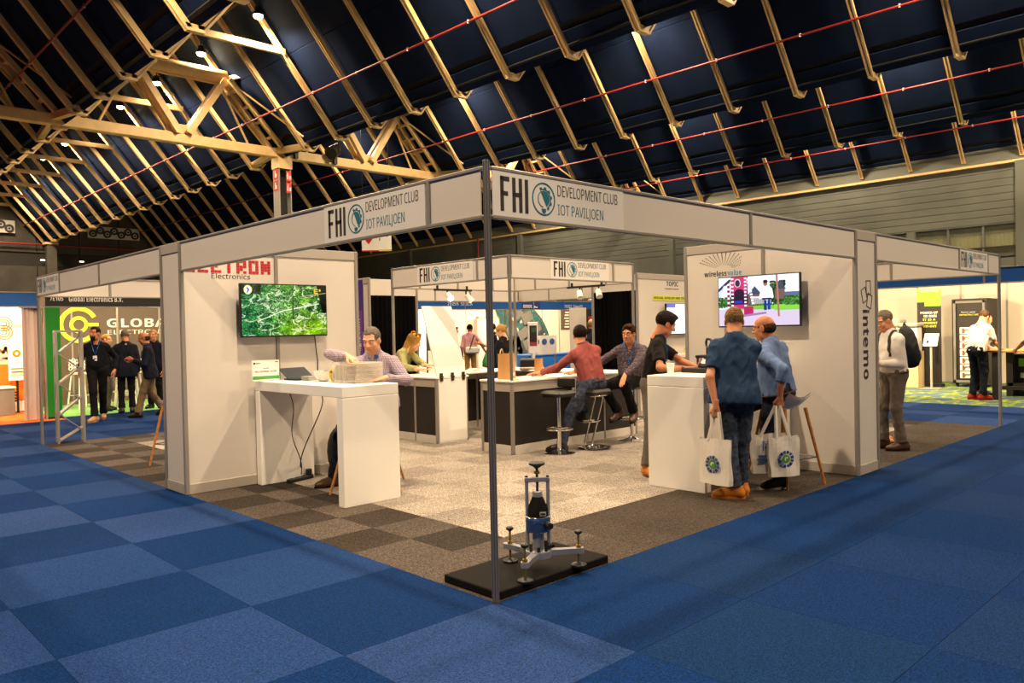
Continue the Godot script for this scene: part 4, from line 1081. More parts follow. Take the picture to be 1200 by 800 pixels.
func stools() -> void:
	var labels := ["empty chrome bar stool with a low black back at the bar's left part", "round based zigzag chrome bar stool under the man in the red shirt", "chrome bar stool under the man in the patterned shirt"]
	for k in 3:
		var at: Vector3 = [Vector3(4.18, 0, -3.36), Vector3(4.78, 0, -3.3), Vector3(5.62, 0, -3.33)][k]
		var t := thing("bar_stool", labels[k], "bar stool", at, [0.0, 0.0, 0.0][k], "bar stools at the bar")
		if k == 1:
			obj("base_ring", MB.new().lathe([Vector2(0.2, 0), Vector2(0.22, 0.012), Vector2(0.2, 0.024), Vector2(0.14, 0.02), Vector2(0.13, 0.0)], 28), "chrome", t)
			for s in [-0.05, 0.05]:
				var q: Vector3 = Vector3(0.72, 0, 0.69) * s
				obj("leg_tube", MB.new().tube([Vector3(-0.1, 0.02, 0) + q, Vector3(-0.13, 0.05, 0) + q, Vector3(-0.1, 0.12, 0) + q, Vector3(0.1, 0.62, 0) + q, Vector3(0.11, 0.67, 0) + q, Vector3(0.04, 0.69, 0) + q], 0.013, 8), "chrome", t)
			obj("foot_bar", MB.new().tube([Vector3(0.06, 0.36, 0.05), Vector3(-0.1, 0.36, 0.1), Vector3(-0.2, 0.36, 0), Vector3(-0.1, 0.36, -0.1), Vector3(0.06, 0.36, -0.05)], 0.012, 8), "chrome", t)
			obj("seat_frame", MB.new().tube([Vector3(-0.16, 0.69, -0.14), Vector3(0.18, 0.69, -0.14), Vector3(0.18, 0.69, 0.14), Vector3(-0.16, 0.69, 0.14)], 0.011, 8, true), "chrome", t)
			obj("seat", MB.new().box(Vector3(0, 0.735, 0), Vector3(0.38, 0.07, 0.34), BI, 0.03), "leather_black", t)
		else:
			obj("base_disc", MB.new().lathe([Vector2(0.2, 0), Vector2(0.2, 0.012), Vector2(0.12, 0.024), Vector2(0.05, 0.045), Vector2(0.035, 0.07)], 28), "chrome", t)
			obj("post", MB.new().cyl(Vector3(0, 0.05, 0), Vector3(0, 0.715, 0), 0.027, 0.025, 14), "chrome", t)
			var p := []
			for i in 20: p.append(Vector3(cos(TAU * i / 20) * 0.17, 0.31, sin(TAU * i / 20) * 0.17))
			obj("foot_ring", MB.new().tube(p, 0.012, 8, true).bar(Vector3(-0.17, 0.31, 0), Vector3(0.17, 0.31, 0), 0.016, 0.016).cyl(Vector3(0, 0.28, 0), Vector3(0, 0.34, 0), 0.034), "chrome", t)
			obj("seat", MB.new().box(Vector3(0, 0.75, 0), Vector3(0.34, 0.075, 0.34), BI, 0.03), "leather_black", t)
			if k == 0:
				obj("back_bracket", MB.new().box(Vector3(0.185, 0.82, 0.1), Vector3(0.02, 0.24, 0.05), Basis(Vector3.BACK, -0.05)), "chrome", t)
				obj("backrest", MB.new().box(Vector3(0.17, 0.88, -0.02), Vector3(0.03, 0.12, 0.3), BI, 0.014), "leather_black", t)
	var wl := ["white shell stool with wooden legs under the man at the left table", "white shell stool with splayed wooden legs behind the tote bags", "wooden legged stool half hidden behind the left wall box"]
	for k in 3:
		var t := thing("shell_stool", wl[k], "stool", [Vector3(1.42, 0, -3.45), Vector3(4.24, 0, -0.4), Vector3(0.72, 0, -6.5)][k], [0.9, -0.25, 0.4][k], "wooden legged shell stools")
		var st := MB.new()
		for i in 12:
			for j in 10:
				var f := func(a: int, b: int) -> Vector3:
					var u := a / 12.0 * 2 - 1; var w := b / 10.0
					var yy := 0.745 + 0.05 * u * u + (0.11 * pow(maxf(w - 0.62, 0) / 0.38, 1.6) if w > 0.62 else 0.0)
					return Vector3(u * 0.175 * (1.0 - 0.12 * w), yy, -0.2 + w * 0.4 + 0.03 * maxf(w - 0.6, 0))
				st.quad(f.call(i, j + 1), f.call(i + 1, j + 1), f.call(i + 1, j), f.call(i, j))
				var e := Vector3(0, -0.022, 0)
				st.quad(f.call(i, j) + e, f.call(i + 1, j) + e, f.call(i + 1, j + 1) + e, f.call(i, j + 1) + e)
		obj("shell_seat", st, "china", t)
		for sx in [-1, 1]:
			for sz in [-1, 1]:
				obj("leg", MB.new().cyl(Vector3(sx * (0.34 if k == 0 else 0.26), 0, sz * (0.34 if k == 0 else 0.26)), Vector3(sx * 0.14, 0.74, sz * 0.14), 0.013, 0.018, 10), "wood", t)
		for s in [-1, 1]:
			obj("foot_rail", MB.new().cyl(Vector3(-0.218, 0.26, s * 0.218), Vector3(0.218, 0.26, s * 0.218), 0.007, 0.007, 8), "chrome", t)
			obj("foot_rail", MB.new().cyl(Vector3(s * 0.218, 0.26, -0.218), Vector3(s * 0.218, 0.26, 0.218), 0.007, 0.007, 8), "chrome", t)


func device() -> void:
	var t := thing("base_plate", "black rubber plate on the carpet behind the front pole", "plate", Vector3(0.53, 0, -0.26))
	obj("plate", MB.new().box(Vector3(0, 0.025, 0), Vector3(1.0, 0.05, 0.5), BI, 0.006), "rubber", t)
	t = thing("test_machine", "blue and black tripod test machine standing on the rubber plate", "machine", Vector3(0.51, 0.05, -0.15))
	var pads := [Vector3(-0.02, 0, -0.24), Vector3(-0.24, 0, 0.12), Vector3(0.21, 0, 0.15)]
	for p in pads:
		var q: Vector3 = p
		var d := q.normalized(); var s := Vector3(-d.z, 0, d.x)
		var pts := PackedVector2Array([Vector2(0.0, -0.05), Vector2(0.1, -0.024), Vector2(0.2, -0.02), Vector2(0.275, -0.026), Vector2(0.292, -0.012), Vector2(0.292, 0.012), Vector2(0.275, 0.026), Vector2(0.2, 0.02), Vector2(0.1, 0.024), Vector2(0.0, 0.05)])
		obj("arm", MB.new().prism(pts, 0.085, 0.118, Transform3D(Basis(d, s, Vector3.UP) if d.cross(s).y > 0 else Basis(d, -s, Vector3.UP), Vector3.ZERO)), "steel_blue", t)
		var f := obj("levelling_foot", MB.new().lathe([Vector2(0.05, 0), Vector2(0.05, 0.012), Vector2(0.02, 0.024), Vector2(0.012, 0.03)], 22, Transform3D(BI, q)), "dark_metal", t)
		obj("spindle", MB.new().cyl(q + Vector3(0, 0.02, 0), q + Vector3(0, 0.215, 0), 0.008, 0.008, 10), "brass", f)
		obj("collar", MB.new().cyl(q + Vector3(0, 0.118, 0), q + Vector3(0, 0.136, 0), 0.017, 0.015, 12), "brass", f)
		obj("knob", MB.new().lathe([Vector2(0.008, 0.2), Vector2(0.024, 0.212), Vector2(0.026, 0.222), Vector2(0.018, 0.23), Vector2(0.0, 0.232)], 14, Transform3D(BI, q)), "black", f)
	obj("hub", MB.new().lathe([Vector2(0.085, 0.08), Vector2(0.085, 0.12), Vector2(0.05, 0.125)], 28), "steel_blue", t)
	for k in 8:
		var a := TAU * k / 8
		obj("bolt", MB.new().cyl(Vector3(cos(a) * 0.066, 0.12, sin(a) * 0.066), Vector3(cos(a) * 0.066, 0.15 + 0.02 * (k % 3), sin(a) * 0.066), 0.011, 0.011, 6), ["black", "brass_dark", "dark_metal"][k % 3], t)
	obj("piston", MB.new().cyl(Vector3(0, 0.12, 0), Vector3(0, 0.26, 0), 0.036, 0.036, 20), "steel_blue", t)
	obj("band", MB.new().lathe([Vector2(0.07, 0.24), Vector2(0.078, 0.246), Vector2(0.078, 0.322), Vector2(0.072, 0.33), Vector2(0.05, 0.332)], 32), "machine_blue", t)
	obj("band_ring", MB.new().lathe([Vector2(0.08, 0.318), Vector2(0.08, 0.334), Vector2(0.06, 0.338)], 32), "chrome", t)
	obj("cone", MB.new().lathe([Vector2(0.066, 0.336), Vector2(0.066, 0.38), Vector2(0.034, 0.455), Vector2(0.03, 0.46)], 28), "rubber", t)
	obj("cap", MB.new().lathe([Vector2(0.032, 0.458), Vector2(0.032, 0.485), Vector2(0.026, 0.492)], 20), "steel_blue", t)
	var n := Vector3(-0.69, 0, 0.72)
	var lb := Basis(Vector3(0.72, 0, 0.69), Vector3.UP, n)
	var tg := obj("rating_plate", MB.new().box(n * 0.066 + lb.x * 0.03 + Vector3(0, 0.36, 0), Vector3(0.04, 0.026, 0.006), lb), "pale_metal", t)
	obj("print", MB.new().box(n * 0.0695 + lb.x * 0.03 + Vector3(0, 0.36, 0), Vector3(0.03, 0.012, 0.002), lb), "ink", tg)
	text("ZFORJ", n * 0.08 - lb.x * 0.03 + Vector3(0, 0.3, 0), 0.06, 0.016, lb, "chrome", t, "lettering", 700)
	obj("side_knob", MB.new().cyl(n * 0.06 + lb.x * 0.055 + Vector3(0, 0.29, 0), n * 0.1 + lb.x * 0.075 + Vector3(0, 0.29, 0), 0.024, 0.02, 12), "black", t)
	obj("side_knob", MB.new().cyl(lb.x * 0.06 + Vector3(0, 0.14, 0), lb.x * 0.1 + Vector3(0, 0.15, 0), 0.02, 0.018, 12), "black", t)
	for s in [-1, 1]:
		obj("column", MB.new().cyl(lb.x * 0.067 * s + Vector3(0, 0.1, 0), lb.x * 0.067 * s + Vector3(0, 0.57, 0), 0.0115, 0.0115, 14), "steel_blue", t)
	obj("crossbar", MB.new().box(Vector3(0, 0.565, 0), Vector3(0.16, 0.03, 0.03), lb, 0.004), "steel_blue", t)
	for s in [-1, 1]: obj("bolt", MB.new().cyl(lb.x * 0.067 * s + Vector3(0, 0.58, 0), lb.x * 0.067 * s + Vector3(0, 0.59, 0), 0.01, 0.01, 6), "dark_metal", t)
	obj("screw", MB.new().cyl(Vector3(0, 0.48, 0), Vector3(0, 0.66, 0), 0.0085, 0.0085, 10), "dark_metal", t)
	obj("lock_nut", MB.new().lathe([Vector2(0.016, 0.6), Vector2(0.02, 0.606), Vector2(0.016, 0.622)], 12), "brass", t)
	obj("handwheel", MB.new().lathe([Vector2(0.012, 0.635), Vector2(0.03, 0.65), Vector2(0.05, 0.658), Vector2(0.052, 0.67), Vector2(0.042, 0.676), Vector2(0.0, 0.674)], 26), "black", t)


func tote(label: String, at: Vector3, turn: float, w: float, h: float, hold: Vector3, kind: int) -> void:
	# at: base centre; the handles meet at hold
	var t := thing("tote_bag", label, "tote bag", at, turn)
	var st := MB.new()
	var d := 0.1
	var f := func(i: int, k: int, s: float) -> Vector3:
		var u := i / 8.0 - 0.5; var y := k / 8.0
		var bulge := s * d * 0.5 * (1.0 - 0.75 * y) * (1.0 - 0.4 * absf(u) * 2) + 0.006 * sin(u * 9.0 + y * 5.0)
		return Vector3(u * w * (0.92 + 0.08 * y) + 0.004 * sin(y * 9.0), y * h + 0.012 * sin(u * 6.0 + s) * y, bulge)
	for i in 8:
		for k in 8:
			st.quad(f.call(i, k, 1.0), f.call(i + 1, k, 1.0), f.call(i + 1, k + 1, 1.0), f.call(i, k + 1, 1.0))
			st.quad(f.call(i, k + 1, -1.0), f.call(i + 1, k + 1, -1.0), f.call(i + 1, k, -1.0), f.call(i, k, -1.0))
		st.quad(f.call(i, 0, -1.0), f.call(i + 1, 0, -1.0), f.call(i + 1, 0, 1.0), f.call(i, 0, 1.0))
	for k in 8:
		st.quad(f.call(8, k, 1.0), f.call(8, k, -1.0), f.call(8, k + 1, -1.0), f.call(8, k + 1, 1.0))
		st.quad(f.call(0, k, -1.0), f.call(0, k, 1.0), f.call(0, k + 1, 1.0), f.call(0, k + 1, -1.0))
	obj("bag_body", st, "canvas", t)
	var hp: Vector3 = Basis(Vector3.UP, -turn) * (hold - at)
	for s in [1.0, -1.0]:
		var hd := MB.new()
		for e in [-0.22, 0.22]:
			var a := Vector3(e * w, h - 0.02, s * 0.014)
			hd.bar(a, hp + Vector3(e * 0.1, 0, s * 0.01), 0.022, 0.004, Vector3(0, 0, 1))
		obj("handle", hd, "canvas", t)
	var q := Transform3D(BI, Vector3(0, h * 0.45, d * 0.5 * 0.68 + 0.008))
	if kind == 0:
		for k in 12: obj("round_print", MB.new().ring(Vector2.ZERO, 0.052, 0.078, -0.004, 0.004, TAU * k / 12 + 0.05, TAU * (k + 1) / 12 - 0.05, 3), ["print_navy", "print_blue"][k % 2], t, q)
		obj("round_print", MB.new().ring(Vector2.ZERO, 0.0, 0.038, -0.004, 0.004, 0, TAU, 16), "leaf_green", t, q)
		obj("leaf_print", MB.new().ring(Vector2(0.004, 0), 0.01, 0.02, -0.003, 0.006, 0.5, 4.0, 8), "paper", t, q)
	else:
		text("PRO", Vector3(-0.04, h * 0.62, 0.045), 0.11, 0.05, BI, "print_blue", t, "print")
		obj("print_frame", MB.new().box(Vector3(-0.06, h * 0.72, 0.045), Vector3(0.008, 0.09, 0.006)).box(Vector3(0.0, h * 0.83, 0.04), Vector3(0.14, 0.006, 0.006)), "print_blue", t)
		for k in 2: obj("print_line", MB.new().box(Vector3(-0.03, h * (0.45 - 0.12 * k), 0.05), Vector3(0.16, 0.022, 0.006)), "print_blue", t)


func totes() -> void:
	tote("white tote bag in the hand of the man in the blue polo shirt", Vector3(3.15, 0.14, -0.5), -1.75, 0.36, 0.4, Vector3(3.14, 0.79, -0.47), 0)
	tote("pale tote bag with blue print, the rear one of the seated man's two", Vector3(3.79, 0.17, -0.33), -0.75, 0.34, 0.36, Vector3(3.83, 0.8, -0.25), 1)
	tote("white tote bag with a round blue and green print, in front of the other", Vector3(3.83, 0.15, -0.2), -0.55, 0.32, 0.36, Vector3(3.83, 0.8, -0.25), 0)


class Field:
	# a distance field on a grid, meshed as surface nets
	var o: Vector3
	var c: float
	var nx: int
	var ny: int
	var nz: int
	var d := PackedFloat32Array()

	func _init(lo: Vector3, hi: Vector3, cell: float) -> void:
		o = lo; c = cell
		nx = int((hi.x - lo.x) / c) + 2; ny = int((hi.y - lo.y) / c) + 2; nz = int((hi.z - lo.z) / c) + 2
		d.resize(nx * ny * nz); d.fill(1000.0)

	func lo_hi(a: Vector3, b: Vector3, m: float) -> Array:
		var p := (Vector3(minf(a.x, b.x), minf(a.y, b.y), minf(a.z, b.z)) - Vector3.ONE * m - o) / c
		var q := (Vector3(maxf(a.x, b.x), maxf(a.y, b.y), maxf(a.z, b.z)) + Vector3.ONE * m - o) / c
		return [Vector3i(clampi(int(p.x), 0, nx - 1), clampi(int(p.y), 0, ny - 1), clampi(int(p.z), 0, nz - 1)), Vector3i(clampi(int(q.x) + 1, 0, nx - 1), clampi(int(q.y) + 1, 0, ny - 1), clampi(int(q.z) + 1, 0, nz - 1))]

	# a tapered capsule; flat 1 cuts it square at a, 2 at b, 3 at both
	func cap(a: Vector3, b: Vector3, ra: float, rb: float, k := 0.02, flat := 0, minus := false) -> void:
		var w := lo_hi(a, b, maxf(ra, rb) + k + c * 2.0)
		var l: Vector3i = w[0]; var h: Vector3i = w[1]
		var ab := b - a
		var len := maxf(ab.length(), 0.0001)
		var inv := 1.0 / (len * len)
		for z in range(l.z, h.z + 1):
			for y in range(l.y, h.y + 1):
				var i := (z * ny + y) * nx + l.x
				var p := o + Vector3(l.x, y, z) * c - a
				for x in range(l.x, h.x + 1):
					var t := p.dot(ab) * inv
					var tc := clampf(t, 0.0, 1.0)
					var e := (p - ab * tc).length() - ra - (rb - ra) * tc
					if flat:
						e = (p - ab * t).length() - ra - (rb - ra) * tc
						if flat & 1: e = maxf(e, -t * len)
						elif t < 0: e = maxf(e, p.length() - ra)
						if flat & 2: e = maxf(e, (t - 1.0) * len)
						elif t > 1: e = maxf(e, (p - ab).length() - rb)
					var g := d[i]
					if minus:
						d[i] = maxf(g, -e)
					else:
						var q := k - absf(g - e)
						d[i] = minf(g, e) - (q * q / (4.0 * k) if q > 0.0 else 0.0)
					i += 1
					p.x += c

	func ell(m: Vector3, r: Vector3, k := 0.02, bs := Basis.IDENTITY, minus := false) -> void:
		var big := maxf(r.x, maxf(r.y, r.z))
		var w := lo_hi(m, m, big + k + c * 2.0)
		var l: Vector3i = w[0]; var h: Vector3i = w[1]
		var inv := bs.inverse()
		var ir := Vector3.ONE / r
		for z in range(l.z, h.z + 1):
			for y in range(l.y, h.y + 1):
				var i := (z * ny + y) * nx + l.x
				for x in range(l.x, h.x + 1):
					var p := inv * (o + Vector3(x, y, z) * c - m)
					var q := p * ir
					var k0 := q.length()
					var k1 := (q * ir).length()
					var e := k0 * (k0 - 1.0) / k1 if k1 > 0.0001 else -minf(r.x, minf(r.y, r.z))
					var g := d[i]
					if minus:
						var u := k - absf(g + e)
						d[i] = maxf(g, -e) + (u * u / (4.0 * k) if u > 0.0 and k > 0.0 else 0.0)
					else:
						var u := k - absf(g - e)
						d[i] = minf(g, e) - (u * u / (4.0 * k) if u > 0.0 else 0.0)
					i += 1

	# takes away what lies on the side of the plane its normal points to
	func plane(m: Vector3, n: Vector3) -> void:
		for z in nz:
			for y in ny:
				var i := (z * ny + y) * nx
				for x in nx:
					if d[i] < 0.2: d[i] = maxf(d[i], (o + Vector3(x, y, z) * c - m).dot(n))
					i += 1

	func at(p: Vector3) -> float:
		var q := (p - o) / c
		var x := clampi(roundi(q.x), 0, nx - 1); var y := clampi(roundi(q.y), 0, ny - 1); var z := clampi(roundi(q.z), 0, nz - 1)
		return d[(z * ny + y) * nx + x]

	# walks from p along n until the surface is behind, plus a gap
	func out(p: Vector3, n: Vector3, gap: float) -> Vector3:
		var last := 0.0
		var q := p
		for s in 60:
			if at(q) < 0.0: last = s * 0.006
			q = p + n * (s * 0.006)
		return p + n * (last + gap)

	func mesh(into: MB, xf := Transform3D()) -> void:
		var ids := PackedInt32Array()
		ids.resize(d.size()); ids.fill(-1)
		var sx := 1; var sy := nx; var sz := nx * ny
		var st := [sx, sy, sz]
		var first := into.v.size()
		for z in range(1, nz - 1):
			for y in range(1, ny - 1):
				var i := (z * ny + y) * nx + 1
				for x in range(1, nx - 1):
					if d[i] < 0.0:
						for a in 3:
							var s: int = st[a]; var u: int = st[(a + 1) % 3]; var w: int = st[(a + 2) % 3]
							if d[i + s] >= 0.0: face(into, ids, i, u, w, false)
							if d[i - s] >= 0.0: face(into, ids, i - s, u, w, true)
					i += 1
		for k in range(first, into.v.size()):
			into.v[k] = xf * into.v[k]
			into.n[k] = (xf.basis * into.n[k]).normalized()

	func face(into: MB, ids: PackedInt32Array, i: int, u: int, w: int, turned: bool) -> void:
		var a := cell(into, ids, i - u - w); var b := cell(into, ids, i - w); var e := cell(into, ids, i); var f := cell(into, ids, i - u)
		if turned: into.ix.append_array([a, b, e, a, e, f])
		else: into.ix.append_array([a, e, b, a, f, e])

	func cell(into: MB, ids: PackedInt32Array, i: int) -> int:
		if ids[i] >= 0: return ids[i]
		var sy := nx; var sz := nx * ny
		var v := [d[i], d[i + 1], d[i + sy], d[i + sy + 1], d[i + sz], d[i + sz + 1], d[i + sz + sy], d[i + sz + sy + 1]]
		var p := Vector3.ZERO
		var cnt := 0
		for k in 8:
			for e in [1, 2, 4]:
				if k & e: continue
				var a: float = v[k]; var b: float = v[k | e]
				if (a < 0.0) != (b < 0.0):
					var t := a / (a - b)
					var q := Vector3(k & 1, (k >> 1) & 1, (k >> 2) & 1)
					if e == 1: q.x += t
					elif e == 2: q.y += t
					else: q.z += t
					p += q; cnt += 1
		p /= maxf(cnt, 1)
		var g := Vector3(v[1] + v[3] + v[5] + v[7] - v[0] - v[2] - v[4] - v[6], v[2] + v[3] + v[6] + v[7] - v[0] - v[1] - v[4] - v[5], v[4] + v[5] + v[6] + v[7] - v[0] - v[1] - v[2] - v[3])
		var z := i / sz; var y := (i - z * sz) / sy; var x := i - z * sz - y * sy
		ids[i] = into.vert(o + (Vector3(x, y, z) + p) * c, g.normalized())
		return ids[i]


# adds a template mesh, placed by xf; a mirrored placement keeps its faces outward
func merge(into: MB, t: MB, xf: Transform3D) -> void:
	var base := into.v.size()
	var flip := xf.basis.determinant() < 0
	for k in t.v.size(): into.vert(xf * t.v[k], (xf.basis * t.n[k]).normalized(), t.uv[k])
	for k in range(0, t.ix.size(), 3):
		if flip: into.ix.append_array([base + t.ix[k], base + t.ix[k + 2], base + t.ix[k + 1]])
		else: into.ix.append_array([base + t.ix[k], base + t.ix[k + 1], base + t.ix[k + 2]])


func moved(t: MB, xf: Transform3D) -> MB:
	var m := MB.new()
	merge(m, t, xf)
	return m


# pushes a mesh in and out along its normals with stretched noise: the folds of cloth
func fold(m: MB, amp: float, freq: float, sd: int, squash := Vector3(1, 0.45, 1)) -> MB:
	var f := FastNoiseLite.new(); f.seed = sd; f.frequency = freq; f.fractal_octaves = 2
	for k in m.v.size():
		var p := m.v[k] * squash
		m.v[k] += m.n[k] * (0.45 - minf(absf(f.get_noise_3dv(p)) * 1.7, 0.85)) * amp
	var acc := PackedVector3Array()
	acc.resize(m.v.size())
	for k in range(0, m.ix.size(), 3):
		var a := m.ix[k]; var b := m.ix[k + 1]; var e := m.ix[k + 2]
		var q := (m.v[e] - m.v[a]).cross(m.v[b] - m.v[a])
		acc[a] += q; acc[b] += q; acc[e] += q
	for k in m.v.size():
		if acc[k].length() > 0: m.n[k] = acc[k].normalized()
	return m


var tpl := {}

func templates() -> void:
	# head: face towards +Z, centre between the ears
	var f := Field.new(Vector3(-0.11, -0.2, -0.14), Vector3(0.11, 0.15, 0.14), 0.0055)
	f.ell(Vector3(0, 0.03, -0.015), Vector3(0.076, 0.088, 0.097))
	f.ell(Vector3(0, -0.04, 0.02), Vector3(0.06, 0.076, 0.066), 0.03)
	f.ell(Vector3(0, -0.098, 0.052), Vector3(0.026, 0.018, 0.02), 0.03)
	for s in [-1, 1]:
		f.ell(Vector3(s * 0.04, -0.03, 0.055), Vector3(0.022, 0.024, 0.022), 0.02)
		f.ell(Vector3(s * 0.046, -0.075, 0.02), Vector3(0.018, 0.026, 0.03), 0.03)
		f.cap(Vector3(s * 0.014, 0.03, 0.08), Vector3(s * 0.05, 0.028, 0.062), 0.011, 0.01, 0.015)
		f.ell(Vector3(s * 0.032, 0.008, 0.088), Vector3(0.018, 0.011, 0.014), 0.01, Basis.IDENTITY, true)
		f.ell(Vector3(s * 0.078, -0.008, -0.006), Vector3(0.009, 0.034, 0.02), 0.008, Basis(Vector3.UP, s * -0.35))
		f.ell(Vector3(s * 0.013, -0.03, 0.092), Vector3(0.009, 0.008, 0.011), 0.01)
		f.ell(Vector3(s * 0.032, 0.008, 0.075), Vector3(0.0125, 0.0105, 0.0105), 0.004)
	f.cap(Vector3(0, 0.018, 0.08), Vector3(0, -0.026, 0.104), 0.009, 0.0125, 0.012)
	f.cap(Vector3(-0.02, -0.062, 0.077), Vector3(0.02, -0.062, 0.077), 0.006, 0.006, 0.01)
	f.cap(Vector3(-0.018, -0.07, 0.075), Vector3(0.018, -0.07, 0.075), 0.008, 0.008, 0.008)
	f.cap(Vector3(0, -0.06, -0.028), Vector3(0, -0.19, -0.04), 0.054, 0.06, 0.03)
	var m := MB.new(); f.mesh(m); tpl.head = m
	# hair
	for kind in ["short", "bald", "long", "bun", "crew"]:
		f = Field.new(Vector3(-0.13, -0.3, -0.18), Vector3(0.13, 0.17, 0.15), 0.0065)
		if kind == "bald":
			f.ell(Vector3(0, 0.0, -0.022), Vector3(0.083, 0.075, 0.099))
			f.ell(Vector3(0, 0.1, 0.0), Vector3(0.075, 0.075, 0.1), 0.01, Basis.IDENTITY, true)
		else:
			var e := 0.0 if kind == "crew" else 0.007
			f.ell(Vector3(0, 0.038 + e * 0.5, -0.018), Vector3(0.081 + e, 0.09 + e, 0.1 + e))
			if kind == "short": f.ell(Vector3(0.02, 0.105, 0.05), Vector3(0.05, 0.025, 0.05), 0.03)
		if kind == "long":
			f.cap(Vector3(0, 0.06, -0.06), Vector3(0.02, -0.24, -0.1), 0.075, 0.05, 0.03)
			for s in [-1, 1]: f.cap(Vector3(s * 0.06, 0.06, 0.0), Vector3(s * 0.07, -0.18, -0.02), 0.03, 0.02, 0.03)
		if kind == "bun": f.ell(Vector3(0, 0.06, -0.115), Vector3(0.04, 0.035, 0.035), 0.01)
		# clear the face, the ears and the neck
		f.ell(Vector3(0, -0.04, 0.095), Vector3(0.07, 0.118, 0.075), 0.02, Basis.IDENTITY, true)
		if kind == "crew":
			for s in [-1, 1]: f.ell(Vector3(s * 0.058, 0.07, 0.088), Vector3(0.036, 0.036, 0.05), 0.01, Basis.IDENTITY, true)
			f.ell(Vector3(0, -0.01, 0.1), Vector3(0.06, 0.1, 0.06), 0.01, Basis.IDENTITY, true)
		if kind != "long":
			for s in [-1, 1]: f.ell(Vector3(s * 0.085, -0.025, 0.012), Vector3(0.03, 0.05, 0.034), 0.004, Basis.IDENTITY, true)
			f.plane(Vector3(0, -0.062, -0.06), Vector3(0, -0.8, 0.55).normalized())
		m = MB.new(); f.mesh(m)
		tpl["hair_" + kind] = fold(m, 0.009 if kind != "long" else 0.01, 55.0, 3, Vector3(1, 0.5, 1))
	f = Field.new(Vector3(-0.1, -0.16, -0.04), Vector3(0.1, 0.02, 0.14), 0.0065)   # beard
	f.ell(Vector3(0, -0.045, 0.022), Vector3(0.065, 0.08, 0.068))
	f.ell(Vector3(0, -0.1, 0.054), Vector3(0.032, 0.024, 0.026), 0.02)
	f.ell(Vector3(0, -0.01, 0.09), Vector3(0.06, 0.044, 0.09), 0.004, Basis.IDENTITY, true)
	f.plane(Vector3(0, -0.015, 0), Vector3(0, 0.9, -0.4).normalized())
	f.plane(Vector3(0, 0, -0.005), Vector3(0, 0, -1))
	m = MB.new(); f.mesh(m); tpl.beard = m
	# hands: wrist at the origin, fingers towards -Y, palm towards +Z, thumb on the +X side
	for kind in ["relaxed", "grip", "flat"]:
		f = Field.new(Vector3(-0.075, -0.22, -0.05), Vector3(0.1, 0.06, 0.11), 0.0045)
		f.cap(Vector3(0, 0.05, 0), Vector3(0, -0.02, 0), 0.027, 0.024, 0.012)
		for i in 4:
			var x := [0.03, 0.01, -0.011, -0.03][i] as float
			f.cap(Vector3(x * 0.5, -0.015, 0), Vector3(x, -0.088 + absf(x - 0.005) * 0.15, 0), 0.015, 0.0125, 0.012)
			var ls := [[0.043, 0.026, 0.022], [0.047, 0.03, 0.024], [0.044, 0.028, 0.023], [0.034, 0.021, 0.02]][i] as Array
			var bend := {"relaxed": [0.3, 0.4, 0.3], "grip": [1.25, 1.5, 1.0], "flat": [0.1, 0.12, 0.08]}[kind] as Array
			var p := Vector3(x, -0.088 + absf(x - 0.005) * 0.15, 0.0)
			var a := 0.0
			for j in 3:
				a += bend[j] + (0.06 * i if kind == "relaxed" else 0.0)
				var q := p + Vector3(x * (0.5 if kind != "grip" else 0.1) * 0.3, -cos(a), sin(a)) * float(ls[j])
				f.cap(p, q, 0.0098 - 0.0008 * j, 0.009 - 0.0008 * j, 0.004)
				p = q
		var t0 := Vector3(0.022, -0.025, 0.008); var t1 := Vector3(0.047, -0.055, 0.022)
		var t2 := Vector3(0.052, -0.09, 0.034) if kind != "grip" else Vector3(0.032, -0.082, 0.05)
		var t3 := t2 + (Vector3(-0.004, -0.026, 0.006) if kind != "grip" else Vector3(-0.026, -0.008, 0.004))
		f.cap(t0, t1, 0.017, 0.013, 0.012); f.cap(t1, t2, 0.0125, 0.011, 0.005); f.cap(t2, t3, 0.0108, 0.0085, 0.004)
		m = MB.new(); f.mesh(m); tpl["hand_" + kind] = m
	# shoe: ankle above the origin, sole at y 0, toes towards +Z
	f = Field.new(Vector3(-0.07, -0.02, -0.12), Vector3(0.07, 0.16, 0.24), 0.0065)
	f.cap(Vector3(0, 0.045, -0.05), Vector3(0.004, 0.04, 0.12), 0.04, 0.036, 0.03)
	f.ell(Vector3(0.004, 0.038, 0.13), Vector3(0.045, 0.034, 0.07), 0.03)
	f.cap(Vector3(0, 0.06, -0.035), Vector3(0, 0.115, -0.03), 0.042, 0.042, 0.03, 2)
	f.cap(Vector3(0, 0.09, 0.0), Vector3(0.003, 0.06, 0.1), 0.036, 0.028, 0.03)
	f.plane(Vector3(0, 0.012, 0), Vector3(0, -1, 0))
	m = MB.new(); f.mesh(m); tpl.shoe = m
	var sole := PackedVector2Array()
	for k in 28:
		var a := TAU * k / 28
		var w := 0.047 if sin(a) > -0.2 else 0.041
		sole.append(Vector2(cos(a) * w * (1.0 - 0.12 * absf(sin(a))), 0.055 + sin(a) * 0.148))
	tpl.sole = MB.new().prism(sole, 0.0, 0.022, Transform3D(Basis(Vector3(1, 0, 0), Vector3(0, 0, 1), Vector3(0, -1, 0)), Vector3(0, 0.022, 0)))


func bend(a: Vector3, b: Vector3, l1: float, l2: float, pole: Vector3) -> Vector3:
	var v := b - a
	var l := minf(v.length(), (l1 + l2) * 0.999)
	var n := v.normalized()
	var x := (l1 * l1 - l2 * l2 + l * l) / (2.0 * l)
	var h := sqrt(maxf(l1 * l1 - x * x, 0.0))
	var p := (pole - n * pole.dot(n)).normalized()
	return a + n * x + p * h


